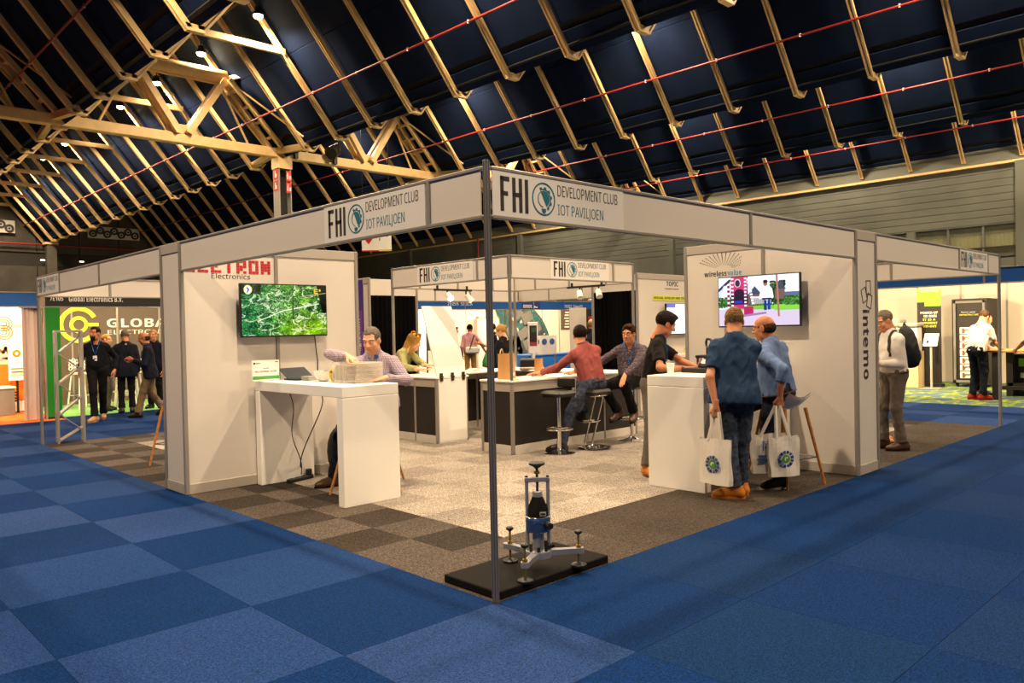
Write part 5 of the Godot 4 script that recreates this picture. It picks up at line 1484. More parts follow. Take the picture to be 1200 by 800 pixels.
func look_basis(fwd: Vector3, up := Vector3.UP) -> Basis:   # +Z towards fwd
	var z := fwd.normalized()
	var x := up.cross(z).normalized()
	return Basis(x, z.cross(x), z)


# builds a clothed figure. All points in the spec are places in the hall; see the calls for the keys
func person(label: String, s: Dictionary) -> Node3D:
	var base: Vector3 = s.at
	var t := thing("person", label, "person", base)
	var h: float = s.get("h", 1.76)
	var sc := h / 1.76
	var cell: float = s.get("cell", 0.013)
	var g: float = s.get("girth", 1.0)
	var fw: Vector3 = (s.face as Vector3).normalized()
	var rt := fw.cross(Vector3.UP)
	var up := Vector3.UP
	var P: Vector3 = s.get("pel", base + up * 0.93 * sc) - base
	var lean: Vector2 = s.get("lean", Vector2(0.02, 0.0))
	var tl := 0.50 * sc
	var N := P + (fw * lean.x + rt * lean.y + up * sqrt(maxf(0.1, 1.0 - lean.x * lean.x - lean.y * lean.y))) * tl
	var sp := (N - P).normalized()
	var tf: Vector3 = s.get("chest", fw)
	var tr := tf.cross(sp).normalized()
	var ff := sp.cross(tr).normalized() * -1.0
	if ff.dot(tf) < 0: ff = -ff
	var C := P.lerp(N, 0.62)
	var sw: float = 0.16 * sc * s.get("wide", 1.0)
	var S := [N - sp * 0.098 * sc - tr * sw, N - sp * 0.098 * sc + tr * sw]     # 0 left, 1 right
	var hip := [P - rt * 0.088 * sc, P + rt * 0.088 * sc]
	var look: Vector3 = (s.get("look", fw) as Vector3).normalized()
	var H := N + sp * 0.1 * sc + up * 0.04 * sc + ff * 0.035 + look * 0.02
	var W := []; var E := []; var A := []; var K := []
	for i in 2:
		var sg := -1.0 if i == 0 else 1.0
		var w: Vector3 = s[["hl", "hr"][i]] - base if s.has(["hl", "hr"][i]) else S[i] + tr * sg * 0.06 - up * 0.52 * sc + fw * 0.05
		var v: Vector3 = w - S[i]
		if v.length() > 0.55 * sc: w = S[i] + v.normalized() * 0.55 * sc
		W.append(w)
		E.append(bend(S[i], w, 0.29 * sc, 0.265 * sc, s.get(["el", "er"][i], -ff * 0.8 + tr * sg * 0.4 - up * 0.3)))
		var a: Vector3 = s[["fl", "fr"][i]] - base if s.has(["fl", "fr"][i]) else Vector3(0, 0.09, 0) + rt * sg * 0.1 + fw * (0.02 * sg)
		A.append(a)
		K.append(bend(hip[i], a, 0.43 * sc, 0.42 * sc, s.get(["kl", "kr"][i], fw)))
	var lo := Vector3(9, 9, 9); var hi := -lo
	for q in [P, N, H + up * 0.15, S[0], S[1]] + W + E + A + K:
		lo = lo.min(q); hi = hi.max(q)
	lo -= Vector3.ONE * 0.24; hi += Vector3.ONE * 0.24
	# --- the body: one skin under the clothes, head and hands joined on
	var b := MB.new()
	var f := Field.new(lo, hi, maxf(cell, 0.016))
	for sg in [-1.0, 1.0]: f.cap(P + tr * 0.05 * sg, C + tr * 0.06 * sg, 0.075, 0.07, 0.03)
	f.cap(C, N, 0.06, 0.045, 0.03)
	f.cap(S[0], S[1], 0.034, 0.034, 0.03)
	f.cap(N - sp * 0.02, H - up * 0.09, 0.056, 0.05, 0.03)
	for i in 2:
		f.cap(S[i], E[i], 0.042, 0.038, 0.03); f.cap(E[i], W[i], 0.04, 0.027, 0.02)
		f.cap(hip[i], K[i], 0.07, 0.045, 0.03); f.cap(K[i], A[i], 0.045, 0.035, 0.02)
	f.mesh(b)
	var hb := look_basis(look).scaled(Vector3.ONE * sc)
	var hx := Transform3D(hb, H)
	merge(b, tpl.head, hx)
	for i in 2:
		var kind: String = s.get(["pose_l", "pose_r"][i], "relaxed")
		var dn: Vector3 = -(W[i] - E[i]).normalized()
		if s.has(["dir_l", "dir_r"][i]): dn = -(s[["dir_l", "dir_r"][i]] as Vector3).normalized()
		var pn: Vector3 = s.get(["palm_l", "palm_r"][i], (tr if i == 0 else -tr))
		pn = (pn - dn * pn.dot(dn)).normalized()
		var x := dn.cross(pn)
		if i == 1 : x = x
		var thumb: Vector3 = s.get(["thumb_l", "thumb_r"][i], ff + up * 0.3)
		if x.dot(thumb) < 0: x = -x
		merge(b, tpl["hand_" + kind], Transform3D(Basis(x, dn, pn).scaled(Vector3.ONE * sc), W[i]))
	obj("body", b, s.get("skin", "skin"), t)
	# --- shirt
	var sf := Field.new(lo, hi, cell)
	var hem: float = s.get("hem", 0.04)
	for sg in [-1.0, 1.0]: sf.cap(P - sp * hem + tr * 0.078 * sg * g, C + tr * 0.088 * sg, 0.104 * g, 0.104, 0.05, 1)
	if hem > 0.06:
		for q in [0.0, 0.5, 1.0]: sf.cap(P - sp * hem * q - tr * 0.08 * g, P - sp * hem * q + tr * 0.08 * g, 0.122 * g, 0.122 * g, 0.05)
	sf.ell(P.lerp(C, 0.42) + ff * 0.035 * g, Vector3(0.13, 0.15, 0.1) * g * sc, 0.06)
	sf.cap(C + ff * 0.01, N - sp * 0.03, 0.1, 0.064, 0.05)
	sf.cap(S[0], S[1], 0.056, 0.056, 0.07)
	for i in 2: sf.cap(N - sp * 0.01, (S[i] as Vector3).lerp(N, 0.15), 0.05, 0.05, 0.06)
	sf.cap(N - sp * 0.035, N + sp * 0.022, 0.07, 0.06, 0.02, 2)
	var slv: float = s.get("sleeve", 1.0)
	for i in 2:
		if slv < 0.5: sf.cap(S[i], (S[i] as Vector3).lerp(E[i], 0.74), 0.064, 0.063, 0.03, 2)
		else:
			sf.cap(S[i], E[i], 0.062, 0.052, 0.03)
			sf.cap(E[i], (E[i] as Vector3).lerp(W[i], 0.93 if slv >= 1.0 else 0.45), 0.052, 0.041 if slv >= 1.0 else 0.05, 0.02, 2)
	sf.cap(P - sp * (hem + 0.25), P - sp * hem, 0.3, 0.3, 0.001, 3, true)
	if s.get("open", false): sf.cap(N + ff * 0.12 + sp * 0.04, N + ff * 0.1 - sp * 0.13, 0.05, 0.012, 0.001, 0, true)
	var sm := MB.new(); sf.mesh(sm)
	var shirt := obj(s.get("top_name", "shirt"), fold(sm, s.get("fold", 0.012), 9.0, 11 + int(base.x * 7)), s.shirt, t)
	if s.get("collar", true):
		var cm := MB.new()
		for sg in [-1.0, 1.0]:
			var p := []
			for k in 7:
				var a: float = lerpf(PI, 0.28, k / 6.0) * sg
				p.append(N + sp * (0.035 - 0.04 * pow(k / 6.0, 2)) + (ff * cos(a) * 0.068 + tr * sin(a) * 0.066) + ff * 0.008)
			for k in 6:
				var u0: Vector3 = (p[k] - N).normalized() * 0.016 - sp * 0.042; var u1: Vector3 = (p[k + 1] - N).normalized() * 0.018 - sp * 0.045
				if sg > 0: cm.quad(p[k] + u0, p[k + 1] + u1, p[k + 1], p[k])
				else: cm.quad(p[k + 1] + u1, p[k] + u0, p[k], p[k + 1])
				if sg > 0: cm.quad(p[k], p[k + 1], p[k + 1] - sp * 0.03 - (p[k + 1] - N) * 0.1, p[k] - sp * 0.03 - (p[k] - N) * 0.1)
		obj("collar", cm, s.get("collar_mat", s.shirt), shirt)
	# --- trousers
	var qf := Field.new(lo, Vector3(hi.x, P.y + 0.3, hi.z), cell)
	qf.cap(hip[0], hip[1], 0.094 * g, 0.094 * g, 0.04)
	for sg in [-1.0, 1.0]: qf.cap(P - sp * 0.02 + tr * 0.07 * sg, P + sp * 0.1 + tr * 0.072 * sg, 0.09 * g, 0.086 * g, 0.05, 2)
	for i in 2:
		qf.cap(hip[i], K[i], 0.094, 0.068, 0.04)
		qf.cap(K[i], (K[i] as Vector3).lerp(A[i], 1.0 - 0.02 / 0.42), 0.066, s.get("cuff", 0.056), 0.03, 2)
		if s.get("long_leg", true): qf.cap(A[i] + (K[i] - A[i]) * 0.2, A[i] + (K[i] - A[i]) * 0.04, 0.058, 0.062, 0.03, 2)
	var qm := MB.new(); qf.mesh(qm)
	var tro := obj("trousers", fold(qm, 0.011, 11.0, 5 + int(base.z * 5)), s.get("trousers", "jeans"), t)
	if s.has("belt"):
		var bp := []
		for k in 24:
			var a := TAU * k / 24
			bp.append(P - sp * (hem - 0.012) + tr * cos(a) * (0.183 * g + 0.004) + ff * sin(a) * (0.106 * g + 0.006))
		var bm := MB.new()
		for k in 24:
			var p: Vector3 = bp[k]; var q: Vector3 = bp[(k + 1) % 24]
			bm.bar(p, q + (q - p).normalized() * 0.004, 0.008, 0.036, sp.cross(q - p))
		obj("belt", bm, s.belt, tro)
	# --- shoes
	for i in 2:
		var td: Vector3 = s.get(["toe_l", "toe_r"][i], fw + rt * (-0.18 if i == 0 else 0.18))
		var pitch: float = s.get(["pitch_l", "pitch_r"][i], 0.0)
		var sb := look_basis(Vector3(td.x, td.y, td.z)) * Basis(Vector3.RIGHT, pitch)
		var sx := Transform3D(sb.scaled(Vector3.ONE * sc), A[i] - sb * Vector3(0, 0.09, 0.0) * sc)
		var so := obj("shoe", moved(tpl.shoe, sx), s.get("shoes", "shoe_black"), t)
		obj("sole", moved(tpl.sole, sx), s.get("sole", "rubber"), so)
		if s.get("laces", false):
			var lm := MB.new()
			for k in 4: lm.bar(sx * Vector3(-0.022, 0.1 - 0.011 * k, 0.035 + 0.02 * k), sx * Vector3(0.024, 0.1 - 0.011 * k, 0.04 + 0.02 * k), 0.006, 0.005)
			obj("laces", lm, "kraft_pale", so)
	# --- hair and face
	if s.get("hair", "short") != "none": obj("hair", moved(tpl["hair_" + s.get("hair", "short")], hx), s.get("hair_mat", "hair_dark"), t)
	if s.has("beard"): obj("beard", moved(tpl.beard, hx), s.beard, t)
	for sg in [-1.0, 1.0]:
		var e := obj("eye", MB.new().ball(hx * Vector3(sg * 0.032, 0.008, 0.0775), Vector3.ONE * 0.0095 * sc, 8), "eye_white", t)
		obj("pupil", MB.new().ball(hx * Vector3(sg * 0.032, 0.007, 0.0845), Vector3.ONE * 0.0042 * sc, 6), "black", e)
		obj("eyebrow", MB.new().bar(hx * Vector3(sg * 0.016, 0.03, 0.0885), hx * Vector3(sg * 0.05, 0.03, 0.073), 0.006, 0.008), s.get("brow", s.get("hair_mat", "hair_dark")), t)
	obj("lips", MB.new().ball(hx * Vector3(0, -0.066, 0.081), Vector3(0.021, 0.006, 0.007) * sc, 10, look_basis(look)), "lips", t)
	if s.get("glasses", false):
		var gm := MB.new()
		for sg in [-1.0, 1.0]:
			var p := []
			for k in 14: p.append(hx * Vector3(sg * 0.033 + cos(TAU * k / 14) * 0.024, 0.006 + sin(TAU * k / 14) * 0.018, 0.099))
			gm.tube(p, 0.0022, 5, true)
			gm.cyl(hx * Vector3(sg * 0.057, 0.01, 0.097), hx * Vector3(sg * 0.08, 0.01, -0.005), 0.002, 0.002, 5)
		gm.cyl(hx * Vector3(-0.01, 0.008, 0.1), hx * Vector3(0.01, 0.008, 0.1), 0.002, 0.002, 5)
		obj("glasses", gm, "dark_metal", t)
	# --- lanyard with a badge
	if s.has("lanyard"):
		var pts := []
		var low := C - sp * 0.06
		for k in 13:
			var u := k / 12.0
			var p := low.lerp(N - tr * 0.072 + sp * 0.01, u)
			pts.append(sf.out(p - ff * 0.0, (ff * (1.0 - u * 0.75) + up * u * 0.5 - tr * u * 0.2).normalized(), 0.005))
		for k in 5: pts.append(N + sp * 0.035 - tr * 0.07 * cos(PI * (k + 1) / 6.0) - ff * (0.07 * sin(PI * (k + 1) / 6.0)))
		for k in 13:
			var u := 1.0 - k / 12.0
			var p := low.lerp(N + tr * 0.072 + sp * 0.01, u)
			pts.append(sf.out(p, (ff * (1.0 - u * 0.75) + up * u * 0.5 + tr * u * 0.2).normalized(), 0.005))
		var lm := MB.new()
		for k in pts.size() - 1:
			if (pts[k] - pts[k + 1]).length() > 0.002: lm.bar(pts[k], pts[k + 1], 0.014, 0.003, sp)
		var la := obj("lanyard", lm, s.lanyard, t)
		if s.get("badge", true):
			var bp := sf.out(C - sp * 0.11, ff, 0.008)
			obj("badge", MB.new().box(bp, Vector3(0.07, 0.095, 0.004), Basis(tr, sp, tr.cross(sp))), "paper", la)
			obj("badge_print", MB.new().box(bp + ff * 0.003 - sp * 0.01, Vector3(0.045, 0.02, 0.002), Basis(tr, sp, tr.cross(sp))), "ink", la)
	s.sf = sf; s.N = N; s.C = C; s.P = P; s.tr = tr; s.sp = sp; s.ff = ff; s.H = H; s.hx = hx
	return t


func cloth(key: String, col: Color, tex: Texture2D = null, scale := 1.0) -> void:
	var m := mat(key, col, 0.85)
	m.metallic_specular = 0.25
	m.rim_enabled = true; m.rim = 0.15; m.rim_tint = 0.6
	if tex: tri_tex(m, tex, scale, false)


func pattern(kind: String, a: Color, b: Color, e: Color) -> Texture2D:
	var im := flat_img(64, 64, a)
	if kind == "check":
		for k in 4:
			rect(im, 0, k * 16, 64, 6, b.lerp(a, 0.45)); rect(im, k * 16, 0, 6, 64, b.lerp(a, 0.45))
		for i in 4:
			for k in 4: rect(im, i * 16, k * 16, 6, 6, b)
		for k in 4: rect(im, 0, k * 16 + 10, 64, 2, e.lerp(a, 0.5))
	elif kind == "dots":
		var rng := RandomNumberGenerator.new(); rng.seed = 2
		for k in 90: disc(im, rng.randf() * 64, rng.randf() * 64, 2.4, 1.6, b if k % 3 else e)
	else:
		for k in 16: rect(im, 0, k * 4, 64, 1, b)
	return ImageTexture.create_from_image(im)


func people_materials() -> void:
	for k in [["skin", rgb(206, 140, 102)], ["skin_pale", rgb(222, 164, 128)], ["skin_tan", rgb(180, 112, 74)], ["skin_dark", rgb(150, 92, 62)]]:
		var m := mat(k[0], k[1], 0.55)
		m.subsurf_scatter_enabled = true; m.subsurf_scatter_strength = 0.05
	mat("lips", rgb(170, 92, 80), 0.5); mat("eye_white", rgb(226, 220, 212), 0.3)
	for k in [["hair_dark", rgb(34, 25, 20)], ["hair_grey", rgb(134, 122, 108)], ["hair_brown", rgb(70, 48, 32)], ["hair_blond", rgb(206, 158, 84)], ["hair_sandy", rgb(150, 116, 78)]]:
		tri_tex(mat(k[0], k[1], 0.6), noise_tex(0.12, Color(0.6, 0.6, 0.6), Color(1, 1, 1), 128, 51), 6.0, false).metallic_specular = 0.2
	var wv := noise_tex(0.25, Color(0.82, 0.82, 0.82), Color(1, 1, 1), 128, 61)
	var dn := noise_tex(0.03, Color(0.62, 0.62, 0.64), Color(1, 1, 1), 256, 62)
	cloth("jeans", rgb(74, 82, 100), dn, 2.2); cloth("jeans_dark", rgb(30, 36, 50), dn, 2.2); cloth("trousers_black", rgb(22, 21, 23), wv, 4.0); cloth("trousers_grey", rgb(112, 102, 92), wv, 4.0); cloth("trousers_khaki", rgb(136, 112, 82), wv, 4.0); cloth("trousers_tan", rgb(176, 130, 66), wv, 4.0)
	cloth("shirt_check", Color(1, 1, 1), pattern("check", rgb(196, 184, 190), rgb(70, 62, 100), rgb(150, 90, 80)), 14.0)
	cloth("shirt_floral", Color(1, 1, 1), pattern("dots", rgb(84, 74, 82), rgb(50, 44, 56), rgb(160, 146, 150)), 4.5)
	cloth("shirt_red", rgb(150, 78, 74), pattern("stripe", Color(1, 1, 1), Color(0.86, 0.82, 0.82), Color(1, 1, 1)), 12.0)
	cloth("polo_black", rgb(30, 26, 24), wv, 4.0); cloth("polo_blue", rgb(44, 68, 100), wv, 4.0); cloth("shirt_blue", rgb(104, 128, 172), wv, 4.0); cloth("shirt_white", rgb(232, 226, 216), wv, 4.0)
	cloth("jacket_green", rgb(172, 170, 112), wv, 4.0); cloth("jacket_black", rgb(20, 21, 26), wv, 4.0); cloth("suit_navy", rgb(28, 31, 44), wv, 4.0); cloth("shirt_pink", rgb(226, 166, 168), wv, 4.0); cloth("collar_blue", rgb(60, 90, 150), wv, 4.0)
	var im := flat_img(64, 64, rgb(236, 232, 226))
	var rng := RandomNumberGenerator.new(); rng.seed = 8
	for k in 30: disc(im, rng.randf() * 64, rng.randf() * 64, rng.randf_range(2, 6), rng.randf_range(2, 4), rgb(24, 24, 24))
	cloth("trousers_print", Color(1, 1, 1), ImageTexture.create_from_image(im), 6.0)
	mat("shoe_black", rgb(24, 22, 21), 0.4); mat("shoe_brown", rgb(74, 48, 30), 0.4); mat("shoe_tan", rgb(208, 126, 38), 0.5); mat("shoe_red", rgb(150, 26, 20), 0.5); mat("shoe_beige", rgb(170, 130, 88), 0.6)
	mat("lanyard_blue", rgb(28, 104, 176), 0.6); mat("sole_pale", rgb(206, 198, 186), 0.7); mat("belt_brown", rgb(70, 40, 24), 0.5)


func people() -> void:
	people_materials()
	templates()
	var v := func(x: float, y: float, z: float) -> Vector3: return Vector3(x, y, z)
	var L := Vector3(-0.72, 0, -0.69)   # the picture's left
	var R := Vector3(0.72, 0, 0.69)
	var AW := Vector3(0.69, 0, -0.72)   # away from the camera
	# the man behind the left table
	person("seated man in a checked purple shirt behind the left table, reaching over a clear box", {"at": v.call(1.55, 0, -3.45), "h": 1.84, "girth": 1.2, "wide": 1.1, "face": Vector3(-0.75, 0, 0.66), "pel": v.call(1.56, 0.83, -3.44), "lean": Vector2(0.1, 0.04), "look": Vector3(-0.85, -0.34, 0.5),
		"hr": v.call(1.2, 1.33, -3.42), "er": Vector3(-0.2, 0.1, -1.0), "pose_r": "relaxed", "dir_r": Vector3(0.1, -0.35, 1.0), "palm_r": Vector3(0, -1, -0.3), "thumb_r": Vector3(-0.8, 0, 0.8), "hl": v.call(1.36, 1.12, -3.02), "el": Vector3(0.7, -0.5, 0.5), "pose_l": "flat", "dir_l": Vector3(-1, 0, 0.2), "palm_l": Vector3(0, -1, 0), "thumb_l": Vector3(0, 0, -1),
		"fr": v.call(1.2, 0.09, -3.74), "fl": v.call(1.5, 0.35, -3.2), "kr": Vector3(-1, 0.4, 0.1), "kl": Vector3(-1, 0.4, 0.3), "toe_r": Vector3(-1, 0, -0.25), "toe_l": Vector3(-1, 0, 0.3), "shirt": "shirt_check", "collar_mat": "collar_blue", "open": true, "trousers": "jeans_dark", "hair": "crew", "hair_mat": "hair_grey", "skin": "skin_pale", "shoes": "shoe_brown"})
	# the two on bar stools
	var d := {"at": v.call(4.76, 0, -3.3), "h": 1.8, "face": Vector3(0.25, 0, -1), "pel": v.call(4.78, 0.84, -3.3), "lean": Vector2(0.22, -0.12), "look": Vector3(0.75, -0.12, -0.7), "wide": 1.06,
		"hl": v.call(4.45, 0.985, -3.92), "el": Vector3(-0.5, -0.6, 0.3), "pose_l": "flat", "dir_l": Vector3(-0.6, -0.05, -0.55), "palm_l": Vector3(0, -1, 0), "thumb_l": Vector3(0.8, 0, -0.6), "hr": v.call(5.02, 0.97, -3.82), "pose_r": "flat", "dir_r": Vector3(0, -0.1, -1), "palm_r": Vector3(0, -1, 0), "thumb_r": Vector3(-1, 0, 0),
		"fl": v.call(4.28, 0.09, -3.42), "fr": v.call(4.84, 0.42, -3.52), "kl": Vector3(-0.5, 0.4, -0.7), "kr": Vector3(0.3, 0.4, -1), "toe_l": Vector3(-0.5, 0, -0.8), "shirt": "shirt_red", "trousers": "jeans", "hair_mat": "hair_dark", "lanyard": "lanyard_blue", "badge": false, "belt": "belt_brown", "hem": 0.0}
	person("man in a red striped shirt on a bar stool, back turned, arm along the bar", d)
	person("man in a dark patterned shirt and glasses on a bar stool, hand on his knee", {"at": v.call(5.62, 0, -3.33), "h": 1.8, "girth": 1.08, "face": Vector3(-0.9, 0, 0.42), "pel": v.call(5.66, 0.84, -3.33), "lean": Vector2(0.22, 0.0), "look": Vector3(-1, -0.12, 0.25), "wide": 1.04,
		"hl": v.call(5.16, 0.9, -3.1), "el": Vector3(0.4, -0.5, 0.8), "pose_l": "flat", "dir_l": Vector3(-0.75, -0.6, 0.25), "palm_l": Vector3(0.3, -1, 0.2), "thumb_l": Vector3(-0.3, 0, -1), "hr": v.call(5.28, 0.97, -3.82), "pose_r": "flat", "dir_r": Vector3(-0.6, -0.1, -0.7), "palm_r": Vector3(0, -1, 0),
		"fl": v.call(5.5, 0.41, -3.2), "fr": v.call(5.44, 0.41, -3.42), "kl": Vector3(-1, 0.5, 0.2), "kr": Vector3(-1, 0.5, -0.2), "toe_l": Vector3(-0.9, -0.25, 0.4), "toe_r": Vector3(-1, -0.25, 0), "shirt": "shirt_floral", "trousers": "trousers_black", "hair_mat": "hair_brown", "glasses": true, "lanyard": "lanyard_blue", "badge": false, "skin": "skin", "shoes": "shoe_brown"})
	# around the right table
	person("man in a black polo shirt with blue lanyard leaning over the right table", {"at": v.call(3.98, 0, -1.72), "h": 1.82, "face": Vector3(0.55, 0, 0.8), "pel": v.call(3.92, 0.95, -1.76), "lean": Vector2(0.2, 0.0), "look": Vector3(0.75, -0.42, 0.6), "sleeve": 0.3,
		"hr": v.call(3.88, 1.12, -1.27), "er": Vector3(-0.9, -0.5, -0.2), "pose_r": "relaxed", "dir_r": Vector3(1, -0.05, 0.15), "palm_r": Vector3(0.2, -0.7, 0.5), "thumb_r": Vector3(0.2, 1, 0.3), "hl": v.call(4.14, 1.12, -1.3), "el": Vector3(0.9, -0.5, -0.5), "dir_l": Vector3(-0.7, -0.1, 0.6), "palm_l": Vector3(0, -1, 0),
		"fr": v.call(3.66, 0.09, -1.63), "fl": v.call(4.12, 0.09, -1.62), "toe_r": Vector3(-0.4, 0, 0.9), "shirt": "polo_black", "trousers": "trousers_grey", "hair_mat": "hair_dark", "lanyard": "lanyard_blue", "skin": "skin_tan", "shoes": "shoe_tan", "sole": "shoe_brown"})
	person("standing man in a blue polo shirt and jeans, back turned, holding a white bag", {"at": v.call(3.33, 0, -0.4), "h": 1.79, "girth": 1.1, "wide": 1.02, "face": Vector3(0.78, 0, -0.62), "pel": v.call(3.36, 0.95, -0.42), "lean": Vector2(0.06, 0.03), "look": Vector3(0.85, -0.2, -0.55), "sleeve": 0.3, "hem": 0.1, "collar": true,
		"hl": v.call(3.14, 0.84, -0.48), "el": Vector3(-0.75, -0.2, -0.2), "pose_l": "grip", "dir_l": Vector3(0, -1, 0), "palm_l": Vector3(0.8, 0, -0.4), "hr": v.call(3.72, 1.11, -0.74), "er": Vector3(0.5, -0.6, 0.6), "pose_r": "relaxed", "palm_r": Vector3(0, -1, 0),
		"fl": v.call(3.3, 0.09, -0.4), "fr": v.call(3.48, 0.09, -0.44), "toe_l": Vector3(-0.4, 0, -0.8), "toe_r": Vector3(0.3, 0, -0.9), "kl": Vector3(0.7, 0, -0.6), "shirt": "polo_blue", "trousers": "jeans", "hair": "crew", "hair_mat": "hair_sandy", "skin": "skin", "shoes": "shoe_tan", "sole": "shoe_tan", "laces": true})
	person("balding man in a light blue shirt perched on a stool, holding two tote bags", {"at": v.call(4.06, 0, -0.4), "h": 1.75, "girth": 1.15, "wide": 1.06, "face": Vector3(0.05, 0, -1), "pel": v.call(4.14, 0.9, -0.4), "lean": Vector2(0.1, -0.1), "look": Vector3(-0.3, -0.15, -1), "sleeve": 0.9,
		"hl": v.call(3.86, 0.88, -0.24), "el": Vector3(-0.3, -0.2, 0.9), "pose_l": "grip", "dir_l": Vector3(0, -1, 0), "palm_l": Vector3(0.4, 0, -0.8), "hr": v.call(3.98, 1.12, -0.78), "er": Vector3(0.5, -0.5, 0.2), "pose_r": "flat", "dir_r": Vector3(-0.6, 0, -0.6), "palm_r": Vector3(0, -1, 0),
		"fl": v.call(3.93, 0.09, -0.3), "fr": v.call(3.86, 0.34, -0.62), "kl": Vector3(-0.2, 0.2, -1), "kr": Vector3(-0.5, 0.4, -0.8), "toe_l": Vector3(-0.75, 0, -0.55), "toe_r": Vector3(-0.6, 0, -0.8), "shirt": "shirt_blue", "trousers": "jeans_dark", "hair": "bald", "hair_mat": "hair_brown", "skin": "skin_tan", "shoes": "shoe_black", "sole": "sole_pale", "belt": "belt_brown", "hem": 0.02})
	# right of the wall box
	d = {"at": v.call(6.95, 0, -0.35), "h": 1.78, "girth": 1.05, "face": Vector3(-0.8, 0, -0.6), "lean": Vector2(0.12, 0.0), "look": Vector3(-0.75, -0.4, -0.5), "hem": 0.0, "fold": 0.006,
		"hl": v.call(6.62, 1.06, -0.42), "el": Vector3(0.6, -0.5, 0.6), "dir_l": Vector3(-0.9, 0.05, -0.3), "palm_l": Vector3(0, -0.6, -0.8), "hr": v.call(6.66, 1.06, -0.7), "shirt": "shirt_white", "trousers": "trousers_grey", "hair": "crew", "hair_mat": "hair_grey", "skin": "skin", "shoes": "shoe_brown", "belt": "belt_brown", "fl": v.call(6.92, 0.09, -0.26), "fr": v.call(6.98, 0.09, -0.5), "toe_l": L, "toe_r": L}
	person("grey haired man in a white shirt with a black backpack, right of the wall box", d)
	var bk := thing("backpack", "black backpack on the back of the man in the white shirt", "backpack", d.at)
	var bc: Vector3 = d.C - d.ff * 0.21 - d.sp * 0.03
	var f := Field.new(bc - Vector3.ONE * 0.36, bc + Vector3.ONE * 0.36, 0.014)
	var tb := Basis(d.tr, d.sp, d.tr.cross(d.sp))
	f.ell(bc, Vector3(0.15, 0.26, 0.1), 0.03, tb)
	f.ell(bc - d.sp * 0.1 - d.ff * 0.05, Vector3(0.13, 0.16, 0.075), 0.03, tb)
	var fm := MB.new(); f.mesh(fm)
	obj("sack", fold(fm, 0.012, 9.0, 3), "rucksack_black", bk)
	for sg in [-1.0, 1.0]:
		var p := []
		for k in 12:
			var u := k / 11.0
			var q: Vector3 = (d.C - d.sp * 0.1).lerp(d.N - d.sp * 0.01, u) + d.tr * sg * (0.13 - 0.03 * u)
			p.append(d.sf.out(q, (d.ff * (1.0 - u) + d.sp * u).normalized(), 0.008))
		p.append(d.N + d.tr * sg * 0.1 - d.ff * 0.1)
		var sm := MB.new()
		for k in p.size() - 1: sm.bar(p[k], p[k + 1], 0.035, 0.01, d.sp)
		obj("strap", sm, "rucksack_black", bk)
	obj("grab_handle", MB.new().tube([bc + d.sp * 0.25 - d.tr * 0.03, bc + d.sp * 0.3, bc + d.sp * 0.25 + d.tr * 0.03], 0.01, 6), "rucksack_black", bk)
	obj("zip_tag", MB.new().box(bc - d.ff * 0.13 + d.sp * 0.06, Vector3(0.012, 0.05, 0.01)), "dark_metal", bk)
	person("person in white with printed trousers, half hidden beside the wall box", {"at": v.call(7.42, 0, -0.74), "h": 1.66, "cell": 0.018, "face": Vector3(0.2, 0, 0.8), "lean": Vector2(0.04, 0), "look": Vector3(-0.2, -0.3, 0.9), "shirt": "shirt_white", "trousers": "trousers_print", "hair": "short", "hair_mat": "hair_blond", "shoes": "shoe_tan", "hl": v.call(7.3, 1.1, -0.35), "hr": v.call(7.1, 1.08, -0.45)})
	# at the far right stand
	person("man in a white polo and jeans with red shoes at the far right table", {"at": v.call(14.05, 0, -1.42), "h": 1.84, "cell": 0.018, "face": Vector3(0.85, 0, 0.4), "lean": Vector2(0.25, 0), "look": Vector3(0.8, -0.45, 0.45), "sleeve": 0.3, "girth": 1.1, "hl": v.call(14.5, 1.0, -1.45), "hr": v.call(14.4, 0.98, -1.1), "shirt": "shirt_white", "trousers": "jeans_dark", "hair": "crew", "hair_mat": "hair_brown", "shoes": "shoe_red", "sole": "shoe_red", "toe_l": R, "toe_r": R})
	person("second man in white behind the far right table, head bowed and partly hidden", {"at": v.call(15.2, 0, -1.7), "h": 1.78, "cell": 0.02, "face": Vector3(-0.5, 0, 0.7), "lean": Vector2(0.3, 0), "look": Vector3(-0.4, -0.6, 0.6), "sleeve": 0.3, "hl": v.call(15.1, 0.98, -1.3), "hr": v.call(14.8, 0.98, -1.35), "shirt": "shirt_white", "trousers": "trousers_black", "hair": "bald", "hair_mat": "hair_blond", "skin": "skin_pale"})
	person("person in a dark top cut off by the picture's right edge", {"at": v.call(13.72, 0, -0.26), "h": 1.72, "cell": 0.02, "face": Vector3(0.4, 0, -0.9), "sleeve": 0.3, "hl": v.call(13.6, 1.0, -0.65), "el": Vector3(-0.9, -0.4, -0.3), "shirt": "suit_navy", "trousers": "trousers_black", "hair_mat": "hair_dark"})
	# left aisle
	person("bearded man in a black jumper with a badge, walking in the left aisle", {"at": v.call(1.62, 0, -12.95), "h": 1.86, "cell": 0.018, "face": Vector3(-0.45, 0, 0.85), "look": Vector3(-0.75, 0.03, 0.6), "lean": Vector2(0.05, 0), "fl": v.call(1.78, 0.1, -13.2), "fr": v.call(1.5, 0.09, -12.75), "toe_r": Vector3(-0.6, 0, 0.5), "shirt": "jacket_black", "top_name": "jumper", "collar": false, "trousers": "trousers_black", "hair": "crew", "hair_mat": "hair_dark", "beard": "hair_dark", "skin": "skin_tan", "lanyard": "lanyard_blue", "shoes": "shoe_beige", "sole": "shoe_beige", "hl": v.call(1.9, 0.95, -12.85), "hr": v.call(1.35, 0.95, -13.1), "cuff": 0.06})
